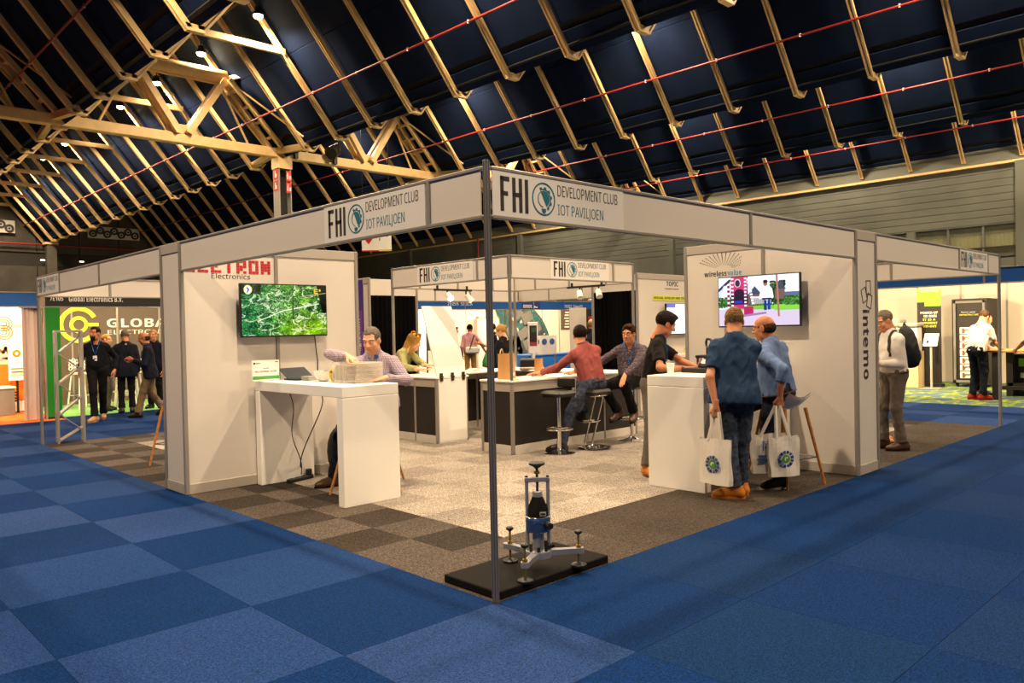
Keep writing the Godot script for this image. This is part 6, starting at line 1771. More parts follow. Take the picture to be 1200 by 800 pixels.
	person("man in a dark suit with his back turned at the brown stand", {"at": v.call(2.5, 0, -14.1), "h": 1.8, "cell": 0.018, "face": Vector3(0.3, 0, -1), "hl": v.call(2.05, 1.15, -14.5), "el": Vector3(-0.5, -0.5, 0.3), "hem": 0.2, "shirt": "suit_navy", "top_name": "jacket", "girth": 1.06, "trousers": "trousers_black", "hair": "crew", "hair_mat": "hair_grey", "look": Vector3(0.2, -0.2, -1)})
	person("bald man in a navy jacket and khaki trousers walking left", {"at": v.call(2.52, 0, -12.75), "h": 1.74, "cell": 0.018, "face": Vector3(-0.85, 0, -0.35), "look": Vector3(-0.9, -0.2, -0.3), "lean": Vector2(0.08, 0), "hl": v.call(2.2, 1.14, -12.75), "hr": v.call(2.25, 1.12, -12.95), "palm_l": Vector3(0, 0, -1), "fl": v.call(2.28, 0.09, -12.78), "fr": v.call(2.78, 0.16, -12.85), "pitch_r": 0.5, "toe_l": L, "toe_r": L, "hem": 0.16, "shirt": "suit_navy", "top_name": "jacket", "trousers": "trousers_khaki", "hair": "bald", "hair_mat": "hair_brown", "skin": "skin_tan", "lanyard": "lanyard_blue", "badge": false, "shoes": "shoe_black", "cuff": 0.065})
	person("fair haired person in dark clothes at the brown stand, behind the bearded man", {"at": v.call(2.35, 0, -15.0), "h": 1.72, "cell": 0.02, "face": R, "look": R, "hem": 0.15, "shirt": "jacket_black", "top_name": "jacket", "trousers": "trousers_grey", "hair": "crew", "hair_mat": "hair_blond", "skin": "skin_pale", "hl": v.call(2.7, 1.1, -15.0)})
	person("person glimpsed at the brown stand beside the left wall box edge", {"at": v.call(3.3, 0, -14.7), "h": 1.8, "cell": 0.02, "face": -AW, "shirt": "suit_navy", "trousers": "trousers_black", "hair": "crew", "hair_mat": "hair_blond", "skin": "skin"})
	# behind the kiosk
	d = {"at": v.call(4.18, 0, -6.86), "h": 1.7, "cell": 0.014, "wide": 0.88, "girth": 0.86, "face": Vector3(0.45, 0, 0.9), "pel": v.call(4.14, 0.9, -6.82), "lean": Vector2(0.55, 0.0), "look": Vector3(0.8, -0.4, 0.55), "hr": v.call(4.12, 1.0, -6.15), "er": Vector3(-0.5, -0.6, 0), "dir_r": Vector3(0.7, 0, 0.6), "palm_r": Vector3(0, -1, 0), "pose_r": "flat", "hl": v.call(4.26, 1.0, -6.05), "el": Vector3(0.6, -0.6, -0.2), "dir_l": Vector3(0.5, 0, 0.8), "palm_l": Vector3(0, -1, 0), "pose_l": "flat", "hem": 0.14, "shirt": "jacket_green", "top_name": "jacket", "trousers": "trousers_black", "hair": "long", "hair_mat": "hair_blond", "skin": "skin_pale", "collar": false}
	var w := person("woman in a green jacket with long fair hair leaning on the bar", d)
	for k in 13:
		var q: Vector3 = d.hx * Vector3(sin(k * 2.4) * 0.05, 0.125 + 0.02 * sin(k * 1.7), -0.02 + cos(k * 2.4) * 0.06)
		obj("flower", MB.new().ball(q, Vector3.ONE * 0.03, 8), ["flower_red", "yellow", "snack_brown"][k % 3], w)
	person("woman in a black jacket with pinned up hair behind the large paper bag", {"at": v.call(7.2, 0, -7.55), "h": 1.72, "cell": 0.018, "wide": 0.9, "girth": 0.9, "face": L * 0.6 + AW * 0.4, "look": L + AW * 0.2 + Vector3(0, -0.3, 0), "hem": 0.15, "shirt": "jacket_black", "top_name": "jacket", "trousers": "trousers_black", "hair": "bun", "hair_mat": "hair_blond", "skin": "skin_pale"})
	person("fair headed man in a dark suit standing behind the red shirt's shoulder", {"at": v.call(10.6, 0, -8.3), "h": 1.84, "cell": 0.02, "face": R + AW * 0.5, "look": R + AW * 0.8, "hem": 0.15, "shirt": "suit_navy", "top_name": "jacket", "trousers": "trousers_black", "hair": "bald", "hair_mat": "hair_blond", "skin": "skin_pale"})
	person("man in a pink shirt and tan trousers, back turned, carrying a green bag", {"at": v.call(12.25, 0, -14.4), "h": 1.82, "cell": 0.02, "face": AW, "wide": 1.05, "shirt": "shirt_pink", "trousers": "trousers_tan", "hair": "crew", "hair_mat": "hair_dark", "skin": "skin_dark", "hr": v.call(12.62, 0.95, -14.15), "hem": 0.0})
	var gb := thing("carrier_bag", "green carrier bag held by the man in the pink shirt", "bag", v.call(12.66, 0.45, -14.12), 0.8)
	obj("bag_body", MB.new().lathe([Vector2(0.06, 0), Vector2(0.15, 0.03), Vector2(0.14, 0.2), Vector2(0.05, 0.4), Vector2(0.02, 0.5)], 10), "leaf_green", gb)
	obj("handle", MB.new().tube([Vector3(-0.02, 0.48, 0), Vector3(-0.02, 0.54, 0), Vector3(0.02, 0.54, 0), Vector3(0.02, 0.48, 0)], 0.01, 6), "leaf_green", gb)
	var wb := thing("waist_bag", "white bag with a blue disc slung behind the man in pink", "bag", v.call(12.2, 0.98, -14.22))
	obj("pouch", MB.new().box(Vector3(0, 0, 0), Vector3(0.42, 0.2, 0.12), Basis(Vector3.UP, -0.8), 0.04), "canvas", wb)
	obj("blue_disc", MB.new().cyl(Vector3(0.08, 0, 0.1), Vector3(0.05, 0, 0.13), 0.07, 0.07, 16), "print_blue", wb)
	obj("sling", MB.new().bar(Vector3(-0.14, 0.02, 0.02), Vector3(0.05, 0.45, 0.02), 0.04, 0.01), "black", wb)
	person("man with a dark beard behind the man in pink, facing left", {"at": v.call(12.6, 0, -15.6), "h": 1.74, "cell": 0.02, "face": R, "look": R, "shirt": "suit_navy", "trousers": "trousers_black", "hair_mat": "hair_dark", "beard": "hair_dark", "skin": "skin_tan"})
	person("man in a dark polo shirt behind the front pole, facing left", {"at": v.call(11.3, 0, -12.3), "h": 1.8, "cell": 0.02, "face": L, "look": L, "sleeve": 0.3, "shirt": "suit_navy", "trousers": "trousers_black", "hair_mat": "hair_dark", "skin": "skin", "hl": v.call(11.0, 1.2, -12.45), "hr": v.call(11.0, 1.2, -12.6)})


# a stand wall of panels facing +Z or -X, with uprights between
func stand_wall(label: String, a: Vector3, b: Vector3, n: int, h: float, m: String) -> Node3D:
	var o := thing("stand_wall", label, "stand wall", a)
	var d := (b - a).normalized(); var l := (b - a).length() / n
	var bs := Basis(d, Vector3.UP, d.cross(Vector3.UP))
	for k in n:
		obj("wall_panel", MB.new().box(d * l * (k + 0.5) + Vector3(0, h * 0.5, 0), Vector3(l - 0.03, h - 0.04, 0.02), bs), m, o)
	for k in n + 1: obj("upright", MB.new().box(d * l * k + Vector3(0, h * 0.5, 0), Vector3(0.042, h, 0.042), bs), "shell_grey", o)
	return o


func back_stands() -> void:
	for k in [["fascia_blue", rgb(0, 82, 160)], ["fascia_black", rgb(24, 21, 20)], ["stand_brown", rgb(92, 78, 66)], ["logo_lime", rgb(222, 236, 60)], ["column_green", rgb(0, 128, 10)], ["orange", rgb(240, 116, 16)], ["orange_pale", rgb(236, 176, 84)], ["curtain_rose", rgb(214, 186, 172)], ["rack_black", rgb(24, 22, 21)], ["shirt_grey", rgb(120, 118, 114)]]: mat(k[0], k[1], 0.6)
	mat("shoe_red_flat", rgb(150, 50, 40), 0.6); mat("board_dark", rgb(44, 84, 70), 0.6)
	tri_tex(mat("carpet_green", rgb(150, 214, 122), 0.95), noise_tex(0.1, Color(0.8, 0.85, 0.8), Color(1, 1, 1), 256, 71), 1.0)
	tri_tex(mat("carpet_orange", rgb(236, 120, 30), 0.95), noise_tex(0.1, Color(0.85, 0.85, 0.8), Color(1, 1, 1), 256, 72), 1.0)
	var sw := noise_tex(0.013, Color.BLACK, Color.WHITE, 256, 73, FastNoiseLite.TYPE_SIMPLEX, 3)
	var g := Gradient.new()
	g.offsets = PackedFloat32Array([0.0, 0.38, 0.46, 0.56, 0.66, 1.0])
	g.colors = PackedColorArray([rgb(50, 90, 124), rgb(76, 98, 106), rgb(104, 130, 34), rgb(140, 166, 24), rgb(90, 104, 90), rgb(58, 92, 50)])
	sw.color_ramp = g
	var cs := tri_tex(mat("carpet_swirl", Color(1, 1, 1), 0.95), sw, 0.35)
	cs.uv1_scale = Vector3(0.25, 0.25, 0.6)
	var fl: Node3D = get_node("floor")
	for k in [["stand_carpet", "carpet_green", 1.3, -18.0, 9.0, -14.3], ["stand_carpet", "carpet_orange", -5.0, -18.0, 1.28, -13.75], ["stand_carpet", "carpet_swirl", 12.95, -7.0, 19.0, 6.0], ["stand_carpet", "grey_light0", 10.0, -19.5, 23.5, -15.0], ["aisle_carpet", "blue_dark1", -5.0, -14.3, 13.0, -14.0], ["aisle_carpet", "blue_mid1", 13.0, -15.0, 23.5, -7.0], ["aisle_carpet", "blue_mid0", 9.0, -15.0, 13.0, -14.0], ["aisle_carpet", "blue_mid2", 19.0, -7.0, 24.0, 6.0]]:
		obj(k[0], MB.new().bb(k[2], -0.011, k[3], k[4], 0.001 if k[0] == "stand_carpet" else -0.002, k[5]), k[1], fl)
	# ---- orange stand at far left
	var f := fascia("blue fascia of the orange stand at the picture's left edge", Vector3(-5, 0, -14.2), Vector3(0.98, 0, -14.2), [2, 4], 2.2, 2.5, "fascia_blue")
	var o := stand_wall("white and orange printed back wall of the stand at the left edge", Vector3(-3.8, 0, -16.5), Vector3(1.2, 0, -16.5), 5, 2.5, "paper")
	obj("orange_band", MB.new().bb(0, 0.25, 0.012, 5, 1.05, 0.016), "orange", o)
	obj("machine_print", MB.new().bb(4.0, 1.05, 0.012, 4.9, 1.5, 0.016), "sample_pale", o)
	for k in 9: obj("machine_print", MB.new().box(Vector3(4.42 + 0.06 * k, 1.28 + 0.13 * sin(k * 2.3), 0.017), Vector3(0.06, 0.16 + 0.1 * (k % 3), 0.008), Basis(Vector3.BACK, k * 0.9)), ["slate", "snack_brown", "grey_plastic"][k % 3], o)
	for r in 3:
		obj("looped_logo", MB.new().ring(Vector2(4.6, 1.92), 0.04 + r * 0.05, 0.062 + r * 0.05, 0.012, 0.02, -2.2, 2.4, 18), "orange", o)
		obj("looped_logo", MB.new().ring(Vector2(4.6, 1.74), 0.04 + r * 0.05, 0.062 + r * 0.05, 0.012, 0.02, -2.6, 2.2, 18), "orange", o)
	text("Betronic", Vector3(4.77, 1.84, 0.014), 0.2, 0.09, BI, "orange_pale", o, "lettering", 700)
	text("SMART ELECTRONICS", Vector3(4.77, 1.79, 0.014), 0.2, 0.024, BI, "sign_ink", o)
	f = thing("display_poster", "white rounded poster with an orange disc on the orange stand", "poster", Vector3(0.98, 0.7, -16.3))
	obj("board", MB.new().box(Vector3(0, 0.4, 0), Vector3(0.32, 0.82, 0.03), BI, 0.014), "paper", f)
	obj("orange_disc", MB.new().ring(Vector2(0, 0.58), 0.03, 0.08, 0.015, 0.022, 0, TAU, 16), "orange", f)
	text("Team", Vector3(-0.05, 0.36, 0.016), 0.1, 0.04, BI, "sign_ink", f)
	for k in 3: obj("print_line", MB.new().box(Vector3(0, 0.25 - 0.07 * k, 0.018), Vector3(0.22, 0.03, 0.004)), ["orange", "snack_brown", "orange_pale"][k], f)
	obj("stand_leg", MB.new().bb(-0.02, -0.7, -0.02, 0.02, 0.0, 0.02), "dark_metal", f)
	f = thing("side_curtain", "pale rose curtain beside the far left pole", "curtain", Vector3(0.6, 0, -14.0))
	obj("cloth", fold_cloth(Vector3(0.02, 0, 0), Vector3(0.34, 0, -0.1), 2.2, 0.04, 4, 12), "curtain_rose", f)
	obj("curtain_rail", MB.new().bb(0, 2.18, -0.12, 0.38, 2.21, 0.02), "shell_grey", f)
	f = thing("cabinet", "grey cabinet with a pale top at the picture's left edge", "cabinet", Vector3(0.45, 0, -16.0))
	obj("body", MB.new().bb(-0.4, 0, -0.3, 0.36, 0.56, 0.3, 0.01), "shirt_grey", f)
	obj("top", MB.new().bb(-0.42, 0.56, -0.32, 0.38, 0.6, 0.32, 0.005), "paper", f)
	for k in 4: obj("vent_fin", MB.new().bb(0.36, 0.28 + k * 0.06, -0.2, 0.4, 0.31 + k * 0.06, 0.28), "black", f)
	f = thing("orange_tablet", "small orange tablet standing on the grey cabinet", "tablet", Vector3(0.42, 0.6, -15.95))
	obj("case", MB.new().box(Vector3(0, 0.11, 0), Vector3(0.16, 0.2, 0.02), Basis(Vector3.RIGHT, -0.2)), "orange", f)
	obj("foot", MB.new().box(Vector3(0, 0.01, 0), Vector3(0.2, 0.02, 0.1)), "black", f)
	# ---- brown stand
	f = fascia("black fascia lettered in white over the brown stand at the left", Vector3(1.06, 0, -14.25), Vector3(8.5, 0, -14.25), [2.5, 5], 2.2, 2.47, "fascia_black")
	text("7E105", Vector3(0.1, 2.335, 0.008) - Vector3(0, 0, 0), 0.24, 0.085, BI, "paper", f, "lettering", 700)
	text("Global Electronics B.V.", Vector3(0.44, 2.32, 0.008), 1.02, 0.115, BI, "paper", f, "lettering", 700)
	f = thing("green_column", "bright green column at the left end of the brown stand", "column", Vector3(1.17, 0, -14.25))
	obj("cladding", MB.new().bb(-0.13, 0, -0.13, 0.13, 2.2, 0.13, 0.004), "column_green", f)
	obj("edge_profile", MB.new().bb(-0.16, 0, 0.08, -0.13, 2.2, 0.14), "shell_grey", f)
	obj("base_trim", MB.new().bb(-0.135, 0, -0.135, 0.135, 0.04, 0.135), "dark_metal", f)
	o = stand_wall("brown back wall with a large lime ring logo", Vector3(1.3, 0, -17.2), Vector3(8.3, 0, -17.2), 7, 2.6, "stand_brown")
	obj("ring_logo", MB.new().ring(Vector2(1.15, 1.9), 0.33, 0.43, 0.014, 0.03, deg_to_rad(28), deg_to_rad(332), 40), "logo_lime", o)
	obj("ring_logo", MB.new().ring(Vector2(1.15, 1.9), 0.12, 0.2, 0.014, 0.03, 0, TAU, 30).bb(1.33, 1.86, 0.014, 1.58, 1.94, 0.03), "logo_lime", o)
	text("GLOBAL", Vector3(1.77, 1.83, 0.014), 1.62, 0.21, BI, "paper", o, "lettering", 700)
	text("ELECTRONICS", Vector3(1.78, 1.66, 0.014), 1.62, 0.1, BI, "paper", o)
	for k in 3:
		f = thing("bar_chair", ["white openwork bar chair left of the man in the black jumper", "white bar chair at the high table of the brown stand", "white bar chair between the suited man and the table"][k], "chair", [Vector3(2.2, 0, -16.1), Vector3(3.05, 0, -15.9), Vector3(2.9, 0, -15.1)][k], [0.3, 1.2, -0.6][k], "white bar chairs at the brown stand")
		for sx in [-1, 1]:
			for sz in [-1, 1]: obj("leg", MB.new().bar(Vector3(sx * 0.22, 0, sz * 0.22), Vector3(sx * 0.15, 0.78, sz * 0.15), 0.03, 0.03), "china", f)
		obj("seat", MB.new().box(Vector3(0, 0.79, 0), Vector3(0.38, 0.04, 0.38), BI, 0.015), "china", f)
		obj("foot_rail", MB.new().tube([Vector3(-0.2, 0.3, -0.2), Vector3(0.2, 0.3, -0.2), Vector3(0.2, 0.3, 0.2), Vector3(-0.2, 0.3, 0.2)], 0.014, 6, true), "china", f)
		var bk := MB.new()
		for i in 5:
			for j in 3: bk.ring(Vector2(-0.15 + i * 0.075, 0.9 + j * 0.08 + 0.03 * (i % 2)), 0.028, 0.042, -0.2, -0.18, 0, TAU, 8)
		obj("openwork_back", bk, "china", f)
	f = thing("high_table", "high table with a thin black top at the brown stand", "table", Vector3(2.8, 0, -15.45))
	obj("table_top", MB.new().box(Vector3(0, 1.08, 0), Vector3(0.8, 0.04, 0.5), BI, 0.005), "black", f)
	for s in [-0.3, 0.3]: obj("leg_frame", MB.new().bar(Vector3(s - 0.1, 0, 0), Vector3(s, 1.06, 0), 0.04, 0.04).bar(Vector3(s + 0.1, 0, 0), Vector3(s, 1.06, 0), 0.04, 0.04), "china", f)
	obj("cross_rail", MB.new().bb(-0.34, 0.35, -0.02, 0.34, 0.39, 0.02), "china", f)
	# ---- stands behind the kiosk
	f = fascia("long blue fascia of the stand behind the centre kiosk", Vector3(9.6, 0, -15), Vector3(19.0, 0, -15), [3, 6], 2.2, 2.5, "fascia_blue")
	obj("dark_field", MB.new().bb(5.45, 2.215, 0.006, 6.3, 2.485, 0.01), "print_navy", f)
	text("DIODE", Vector3(5.5, 2.27, 0.011), 0.4, 0.1, BI, "paper", f, "lettering", 700)
	obj("cloud_mark", MB.new().ring(Vector2(6.03, 2.27), 0.0, 0.06, 0.01, 0.016, 0, PI, 10).ring(Vector2(6.13, 2.27), 0.0, 0.04, 0.01, 0.016, 0, PI, 10), "paper", f)
	text("7E055  SILICA", Vector3(2.3, 2.33, 0.008), 1.0, 0.1, BI, "paper", f)
	text("7E053  TokenID", Vector3(7.5, 2.27, 0.008), 0.95, 0.11, BI, "paper", f)
	o = stand_wall("white back wall with a large circuit board picture behind the kiosk", Vector3(10.6, 0, -18.5), Vector3(23.6, 0, -18.5), 13, 2.5, "panel_white")
	obj("board_disc", MB.new().ring(Vector2(7.2, 0.42), 0.0, 2.35, 0.014, 0.03, 0, PI * 0.62, 36), board_picture(), o)
	var rng := RandomNumberGenerator.new(); rng.seed = 17
	for k in 90:
		var a := rng.randf_range(0.05, 1.7); var r := rng.randf_range(0.4, 2.15)
		var big := k < 9
		obj("board_chip", MB.new().box(Vector3(7.2 + cos(a) * r, 0.42 + sin(a) * r, 0.04), Vector3(0.5 if big else rng.randf_range(0.06, 0.2), 0.34 if big else rng.randf_range(0.04, 0.14), 0.02), Basis(Vector3.BACK, 0.5)), ["slate", "grey_plastic", "black", "sample_pale", "snack_brown"][k % 5] if not big else "slate", o)
	for k in 7:
		var a := [0.35, 0.7, 1.05, 1.35, 0.55, 0.95, 1.5][k] as float; var r := [1.75, 1.8, 1.85, 1.8, 1.15, 1.2, 1.1][k] as float
		var cb := Basis(Vector3.BACK, 0.5)
		var c := Vector3(7.2 + cos(a) * r, 0.42 + sin(a) * r, 0.05)
		var ch := obj("large_chip", MB.new().box(c, Vector3(0.55, 0.38, 0.03), cb), "shirt_grey", o)
		var pin := MB.new()
		for i in 9: pin.box(c + cb * Vector3(-0.24 + i * 0.06, 0, 0.018), Vector3(0.018, 0.36, 0.006), cb)
		obj("pin_row", pin, "slate", ch)
	for x in [9.6, 14.3, 19.0]: pole("slim pole under the blue fascia behind the kiosk, " + ("leftmost" if x < 10 else "rightmost" if x > 15 else "middle one"), x, -15.02, 2.5)
	obj("brown_list", MB.new().bb(10.1, 1.5, 0.014, 10.62, 2.34, 0.03), "stand_brown", o)
	for k in 6: obj("list_line", MB.new().bb(10.3 + 0.03 * (k % 3), 1.6 + k * 0.12, 0.03, 10.58, 1.65 + k * 0.12, 0.036), "paper", o)
	obj("white_strip", MB.new().bb(2.0, 2.05, 0.014, 3.0, 2.18, 0.03).bb(5.0, 1.95, 0.014, 6.4, 2.05, 0.03), "paper", o)
	for k in 8: obj("strip_print", MB.new().bb(2.05 + k * 0.11, 2.08, 0.03, 2.11 + k * 0.11, 2.14, 0.034), "print_navy", o)
	f = thing("dark_poster", "dark poster with pale lines behind the woman in green", "poster", Vector3(13.4, 0, -18.0))
	obj("board", MB.new().bb(-0.26, 0.9, 0, 0.26, 2.2, 0.05), "bar_dark", f)
	for k in 6: obj("list_line", MB.new().bb(-0.16, 1.5 + k * 0.11, 0.05, 0.04 + 0.05 * (k % 3), 1.55 + k * 0.11, 0.056), "orange_pale", f)
	obj("pole", MB.new().bb(-0.02, 0, 0, 0.02, 0.9, 0.04), "dark_metal", f)
	f = thing("white_pillar", "white pillar left of the woman in green, in the stand behind", "pillar", Vector3(12.55, 0, -17.4))
	obj("shaft", MB.new().bb(-0.22, 0, -0.2, 0.22, 2.48, 0.2, 0.01), "paper", f)
	obj("base", MB.new().bb(-0.24, 0, -0.22, 0.24, 0.1, 0.22), "shell_kick", f)
	f = thing("door_frame", "white door frame in the stand behind, right of the front pole", "door frame", Vector3(16.4, 0, -18.2))
	obj("leaf", MB.new().bb(-0.5, 0, -0.02, 0.5, 2.0, 0.02), "shell_panel", f)
	obj("frame", MB.new().bb(-0.56, 0, -0.03, -0.5, 2.06, 0.05).bb(0.5, 0, -0.03, 0.56, 2.06, 0.05).bb(-0.56, 2.0, -0.03, 0.56, 2.06, 0.05), "shell_kick", f)
	obj("handle", MB.new().cyl(Vector3(0.38, 1.0, 0.02), Vector3(0.38, 1.0, 0.08), 0.02), "chrome", f)
	f = thing("info_screen", "white rounded info screen in front of the circuit board picture", "screen", Vector3(13.6, 0, -13.1), -0.2)
	obj("frame", MB.new().box(Vector3(0, 1.3, 0), Vector3(0.36, 0.95, 0.05), BI, 0.02), "china", f)
	obj("display", MB.new().box(Vector3(0, 1.42, 0.026), Vector3(0.26, 0.5, 0.006)), "bar_dark", f)
	obj("red_band", MB.new().box(Vector3(0, 1.12, 0.026), Vector3(0.26, 0.12, 0.006)), "shoe_red_flat", f)
	obj("green_field", MB.new().box(Vector3(0.02, 1.54, 0.03), Vector3(0.16, 0.14, 0.006)), "board_dark", f)
	obj("stem", MB.new().bb(-0.05, 0, -0.03, 0.05, 0.85, 0.03), "china", f)
	f = thing("print_stand", "white display panel with three blue discs before the circuit board picture", "display", Vector3(15.2, 0, -14.2), -0.2)
	obj("panel", MB.new().bb(-0.5, 0.75, -0.02, 0.5, 1.35, 0.02), "paper", f)
	for k in 3: obj("blue_disc", MB.new().cyl(Vector3(-0.28 + k * 0.3, 1.15, 0.02), Vector3(-0.28 + k * 0.3, 1.15, 0.03), 0.1, 0.1, 14), "print_blue", f)
	for s in [-0.45, 0.45]: obj("leg", MB.new().bb(s - 0.02, 0, -0.02, s + 0.02, 0.75, 0.02), "shell_grey", f)
	f = thing("blue_plinth", "low blue plinth under the circuit board picture", "plinth", Vector3(18.0, 0, -16.6))
	obj("block", MB.new().bb(-1.6, 0, -0.5, 1.6, 0.62, 0.5, 0.01), "fascia_blue", f)
	obj("top", MB.new().bb(-1.62, 0.62, -0.52, 1.62, 0.66, 0.52), "print_blue", f)
	f = thing("blue_stand_frame", "blue headed frame of a dark stand right of the red shirt's head", "stand frame", Vector3(15.65, 0, -12.0), -0.6)
	obj("header", MB.new().bb(-0.1, 2.2, -0.03, 0.9, 2.5, 0.03), "fascia_blue", f)
	obj("border", MB.new().bb(-0.02, 2.16, 0.03, 0.9, 2.2, 0.05).bb(-0.04, 0, -0.02, 0.0, 2.2, 0.04).bb(0.84, 0, -0.02, 0.88, 2.2, 0.04), "shell_grey", f)
	obj("dark_back", MB.new().bb(-0.42, 0, -0.7, 0.9, 2.15, -0.65), "fascia_black", f)
	obj("pale_panel", MB.new().bb(-0.95, 0, -0.7, -0.42, 2.2, -0.65), "panel_white", f)
	obj("red_letters", MB.new().bb(-0.36, 1.82, -0.65, -0.12, 1.92, -0.63), "sign_red", f)
	# ---- server stand at the right
	fascia("blue fascia of the server stand across the right aisle", Vector3(13, 0, -7), Vector3(13, 0, 6), [3, 6, 9], 2.2, 2.5, "fascia_blue")
	stand_wall("cream panelled back wall of the server stand", Vector3(18.5, 0, -7), Vector3(18.5, 0, 6), 13, 2.5, "panel_white")
	stand_wall("side wall of the server stand behind the man with the backpack", Vector3(13.6, 0, -6.6), Vector3(18.5, 0, -6.6), 5, 2.5, "panel_white")
	f = thing("rollup_banner", "dark roll-up banner with a green top and white lettering", "banner", Vector3(17.0, 0, -3.24))
	f.basis = BL
	obj("sheet", MB.new().bb(-0.26, 0.08, -0.006, 0.26, 2.3, 0.006), "bar_dark", f)
	obj("green_top", MB.new().bb(-0.26, 2.0, 0.006, 0.26, 2.3, 0.01).bb(-0.1, 1.9, 0.006, 0.26, 2.0, 0.01), "leaf_lime", f)
	text("PARTNER", Vector3(-0.18, 2.24, 0.011), 0.4, 0.05, BI, "paper", f, "lettering", 700)
	text("POWER-UP", Vector3(-0.19, 1.72, 0.009), 0.38, 0.055, BI, "paper", f, "lettering", 700)
	text("OR OWN", Vector3(-0.12, 1.64, 0.009), 0.28, 0.055, BI, "paper", f, "lettering", 700)
	text("IT IS A", Vector3(-0.14, 1.56, 0.009), 0.28, 0.05, BI, "lime", f, "lettering", 700)
	text("DIFFERENT", Vector3(-0.2, 1.48, 0.009), 0.38, 0.05, BI, "lime", f, "lettering", 700)
	text("FIT-OUT", Vector3(-0.12, 1.4, 0.009), 0.28, 0.05, BI, "lime", f, "lettering", 700)
	obj("foot", MB.new().bb(-0.3, 0, -0.1, 0.3, 0.08, 0.1, 0.01), "dark_metal", f)
	f = thing("server_rack", "tall black server rack with seven white units behind the glass", "server rack", Vector3(17.2, 0, -2.45))
	f.basis = BL
	obj("cabinet", MB.new().bb(-0.36, 0.08, -0.95, 0.36, 2.05, -0.03).bb(-0.36, 0.08, -0.03, -0.3, 2.05, 0.0).bb(0.3, 0.08, -0.03, 0.36, 2.05, 0), "rack_black", f)
	obj("door_frame", MB.new().bb(-0.33, 0.1, 0, -0.28, 2.0, 0.02).bb(0.28, 0.1, 0, 0.33, 2.0, 0.02).bb(-0.33, 1.95, 0, 0.33, 2.0, 0.02).bb(-0.33, 0.1, 0, 0.33, 0.16, 0.02), "shirt_grey", f)
	for k in 7:
		var u := obj("server_unit", MB.new().bb(-0.2, 0.2 + k * 0.172, -0.02, 0.24, 0.355 + k * 0.172, 0.012, 0.01), "china", f)
		obj("handle", MB.new().tube([Vector3(-0.1, 0.24 + k * 0.172, 0.012), Vector3(-0.08, 0.3 + k * 0.172, 0.03), Vector3(0.12, 0.3 + k * 0.172, 0.03), Vector3(0.14, 0.24 + k * 0.172, 0.012)], 0.014, 6), "shirt_grey", u)
		obj("bay", MB.new().bb(-0.15, 0.215 + k * 0.172, 0.008, -0.1, 0.33 + k * 0.172, 0.016).bb(0.15, 0.215 + k * 0.172, 0.008, 0.2, 0.33 + k * 0.172, 0.016), "snack_brown", u)
	text("Power your", Vector3(-0.16, 1.72, 0.012), 0.3, 0.03, BI, "paper", f)
	text("INFRASTRUCTURE", Vector3(-0.2, 1.66, 0.012), 0.4, 0.035, BI, "lime", f)
	for s in [-0.3, 0.3]: obj("castor", MB.new().cyl(Vector3(s, 0.04, -0.1), Vector3(s + 0.03, 0.04, -0.1), 0.04, 0.04, 10).bb(s - 0.02, 0.04, -0.13, s + 0.04, 0.09, -0.07), "dark_metal", f)
	f = thing("sign_stand", "white slanted sign board on a slim post before the server rack", "sign stand", Vector3(16.3, 0, -2.98))
	f.basis = BL
	obj("board", MB.new().box(Vector3(0, 1.12, 0), Vector3(0.3, 0.32, 0.015), Basis(Vector3.RIGHT, -0.5)), "paper", f)
	obj("print", MB.new().box(Vector3(-0.06, 1.08, 0.03), Vector3(0.05, 0.08, 0.004), Basis(Vector3.RIGHT, -0.5)), "ink", f)
	obj("post", MB.new().bb(-0.02, 0.02, -0.02, 0.02, 1.1, 0.02), "pale_metal", f)
	obj("foot", MB.new().bb(-0.18, 0, -0.14, 0.18, 0.02, 0.14), "pale_metal", f)
	f = thing("work_table", "black framed work table with a wooden top at the right edge", "table", Vector3(14.75, 0, -0.7))
	obj("table_top", MB.new().bb(-0.55, 0.92, -0.62, 0.55, 0.96, 1.3, 0.005), "wood", f)
	for s in [-0.45, 1.1]:
		for q in [-0.48, 0.48]: obj("leg", MB.new().bb(q - 0.06, 0, s - 0.06, q + 0.06, 0.92, s + 0.06), "rack_black", f)
	obj("stretcher", MB.new().bb(-0.5, 0.2, -0.48, -0.42, 0.27, 1.13).bb(0.42, 0.2, -0.48, 0.5, 0.27, 1.13), "rack_black", f)
	f = thing("monitor", "flat monitor showing its dark left part on the right work table", "monitor", Vector3(15.1, 0.96, -0.35))
	f.basis = BL
	obj("casing", MB.new().bb(-0.34, 0.22, -0.02, 0.4, 0.66, 0.012, 0.006), "black", f)
	obj("screen", MB.new().bb(-0.08, 0.24, 0.012, 0.38, 0.64, 0.014), glow("monitor_glow", Color(0.8, 0.85, 1.0), 1.2), f)
	obj("foot", MB.new().bb(-0.12, 0, -0.1, 0.16, 0.02, 0.1).bb(-0.03, 0.02, -0.03, 0.05, 0.24, -0.01), "dark_metal", f)
	f = thing("keyboard", "pale keyboard on the right work table before the monitor", "keyboard", Vector3(14.7, 0.96, -0.5))
	obj("case", MB.new().bb(-0.08, 0, -0.22, 0.08, 0.02, 0.22, 0.004), "china", f)
	for k in 4: obj("key_row", MB.new().bb(-0.065 + k * 0.034, 0.02, -0.2, -0.04 + k * 0.034, 0.026, 0.2), "grey_plastic", f)
	f = thing("green_tower", "black computer with a green light below the work table", "computer", Vector3(15.5, 0, -0.95))
	f.basis = BL
	obj("case", MB.new().bb(-0.15, 0, -0.2, 0.15, 0.85, 0.2, 0.01), "rack_black", f)
	obj("green_panel", MB.new().bb(-0.07, 0.6, 0.2, 0.07, 0.76, 0.205), "leaf_lime", f)
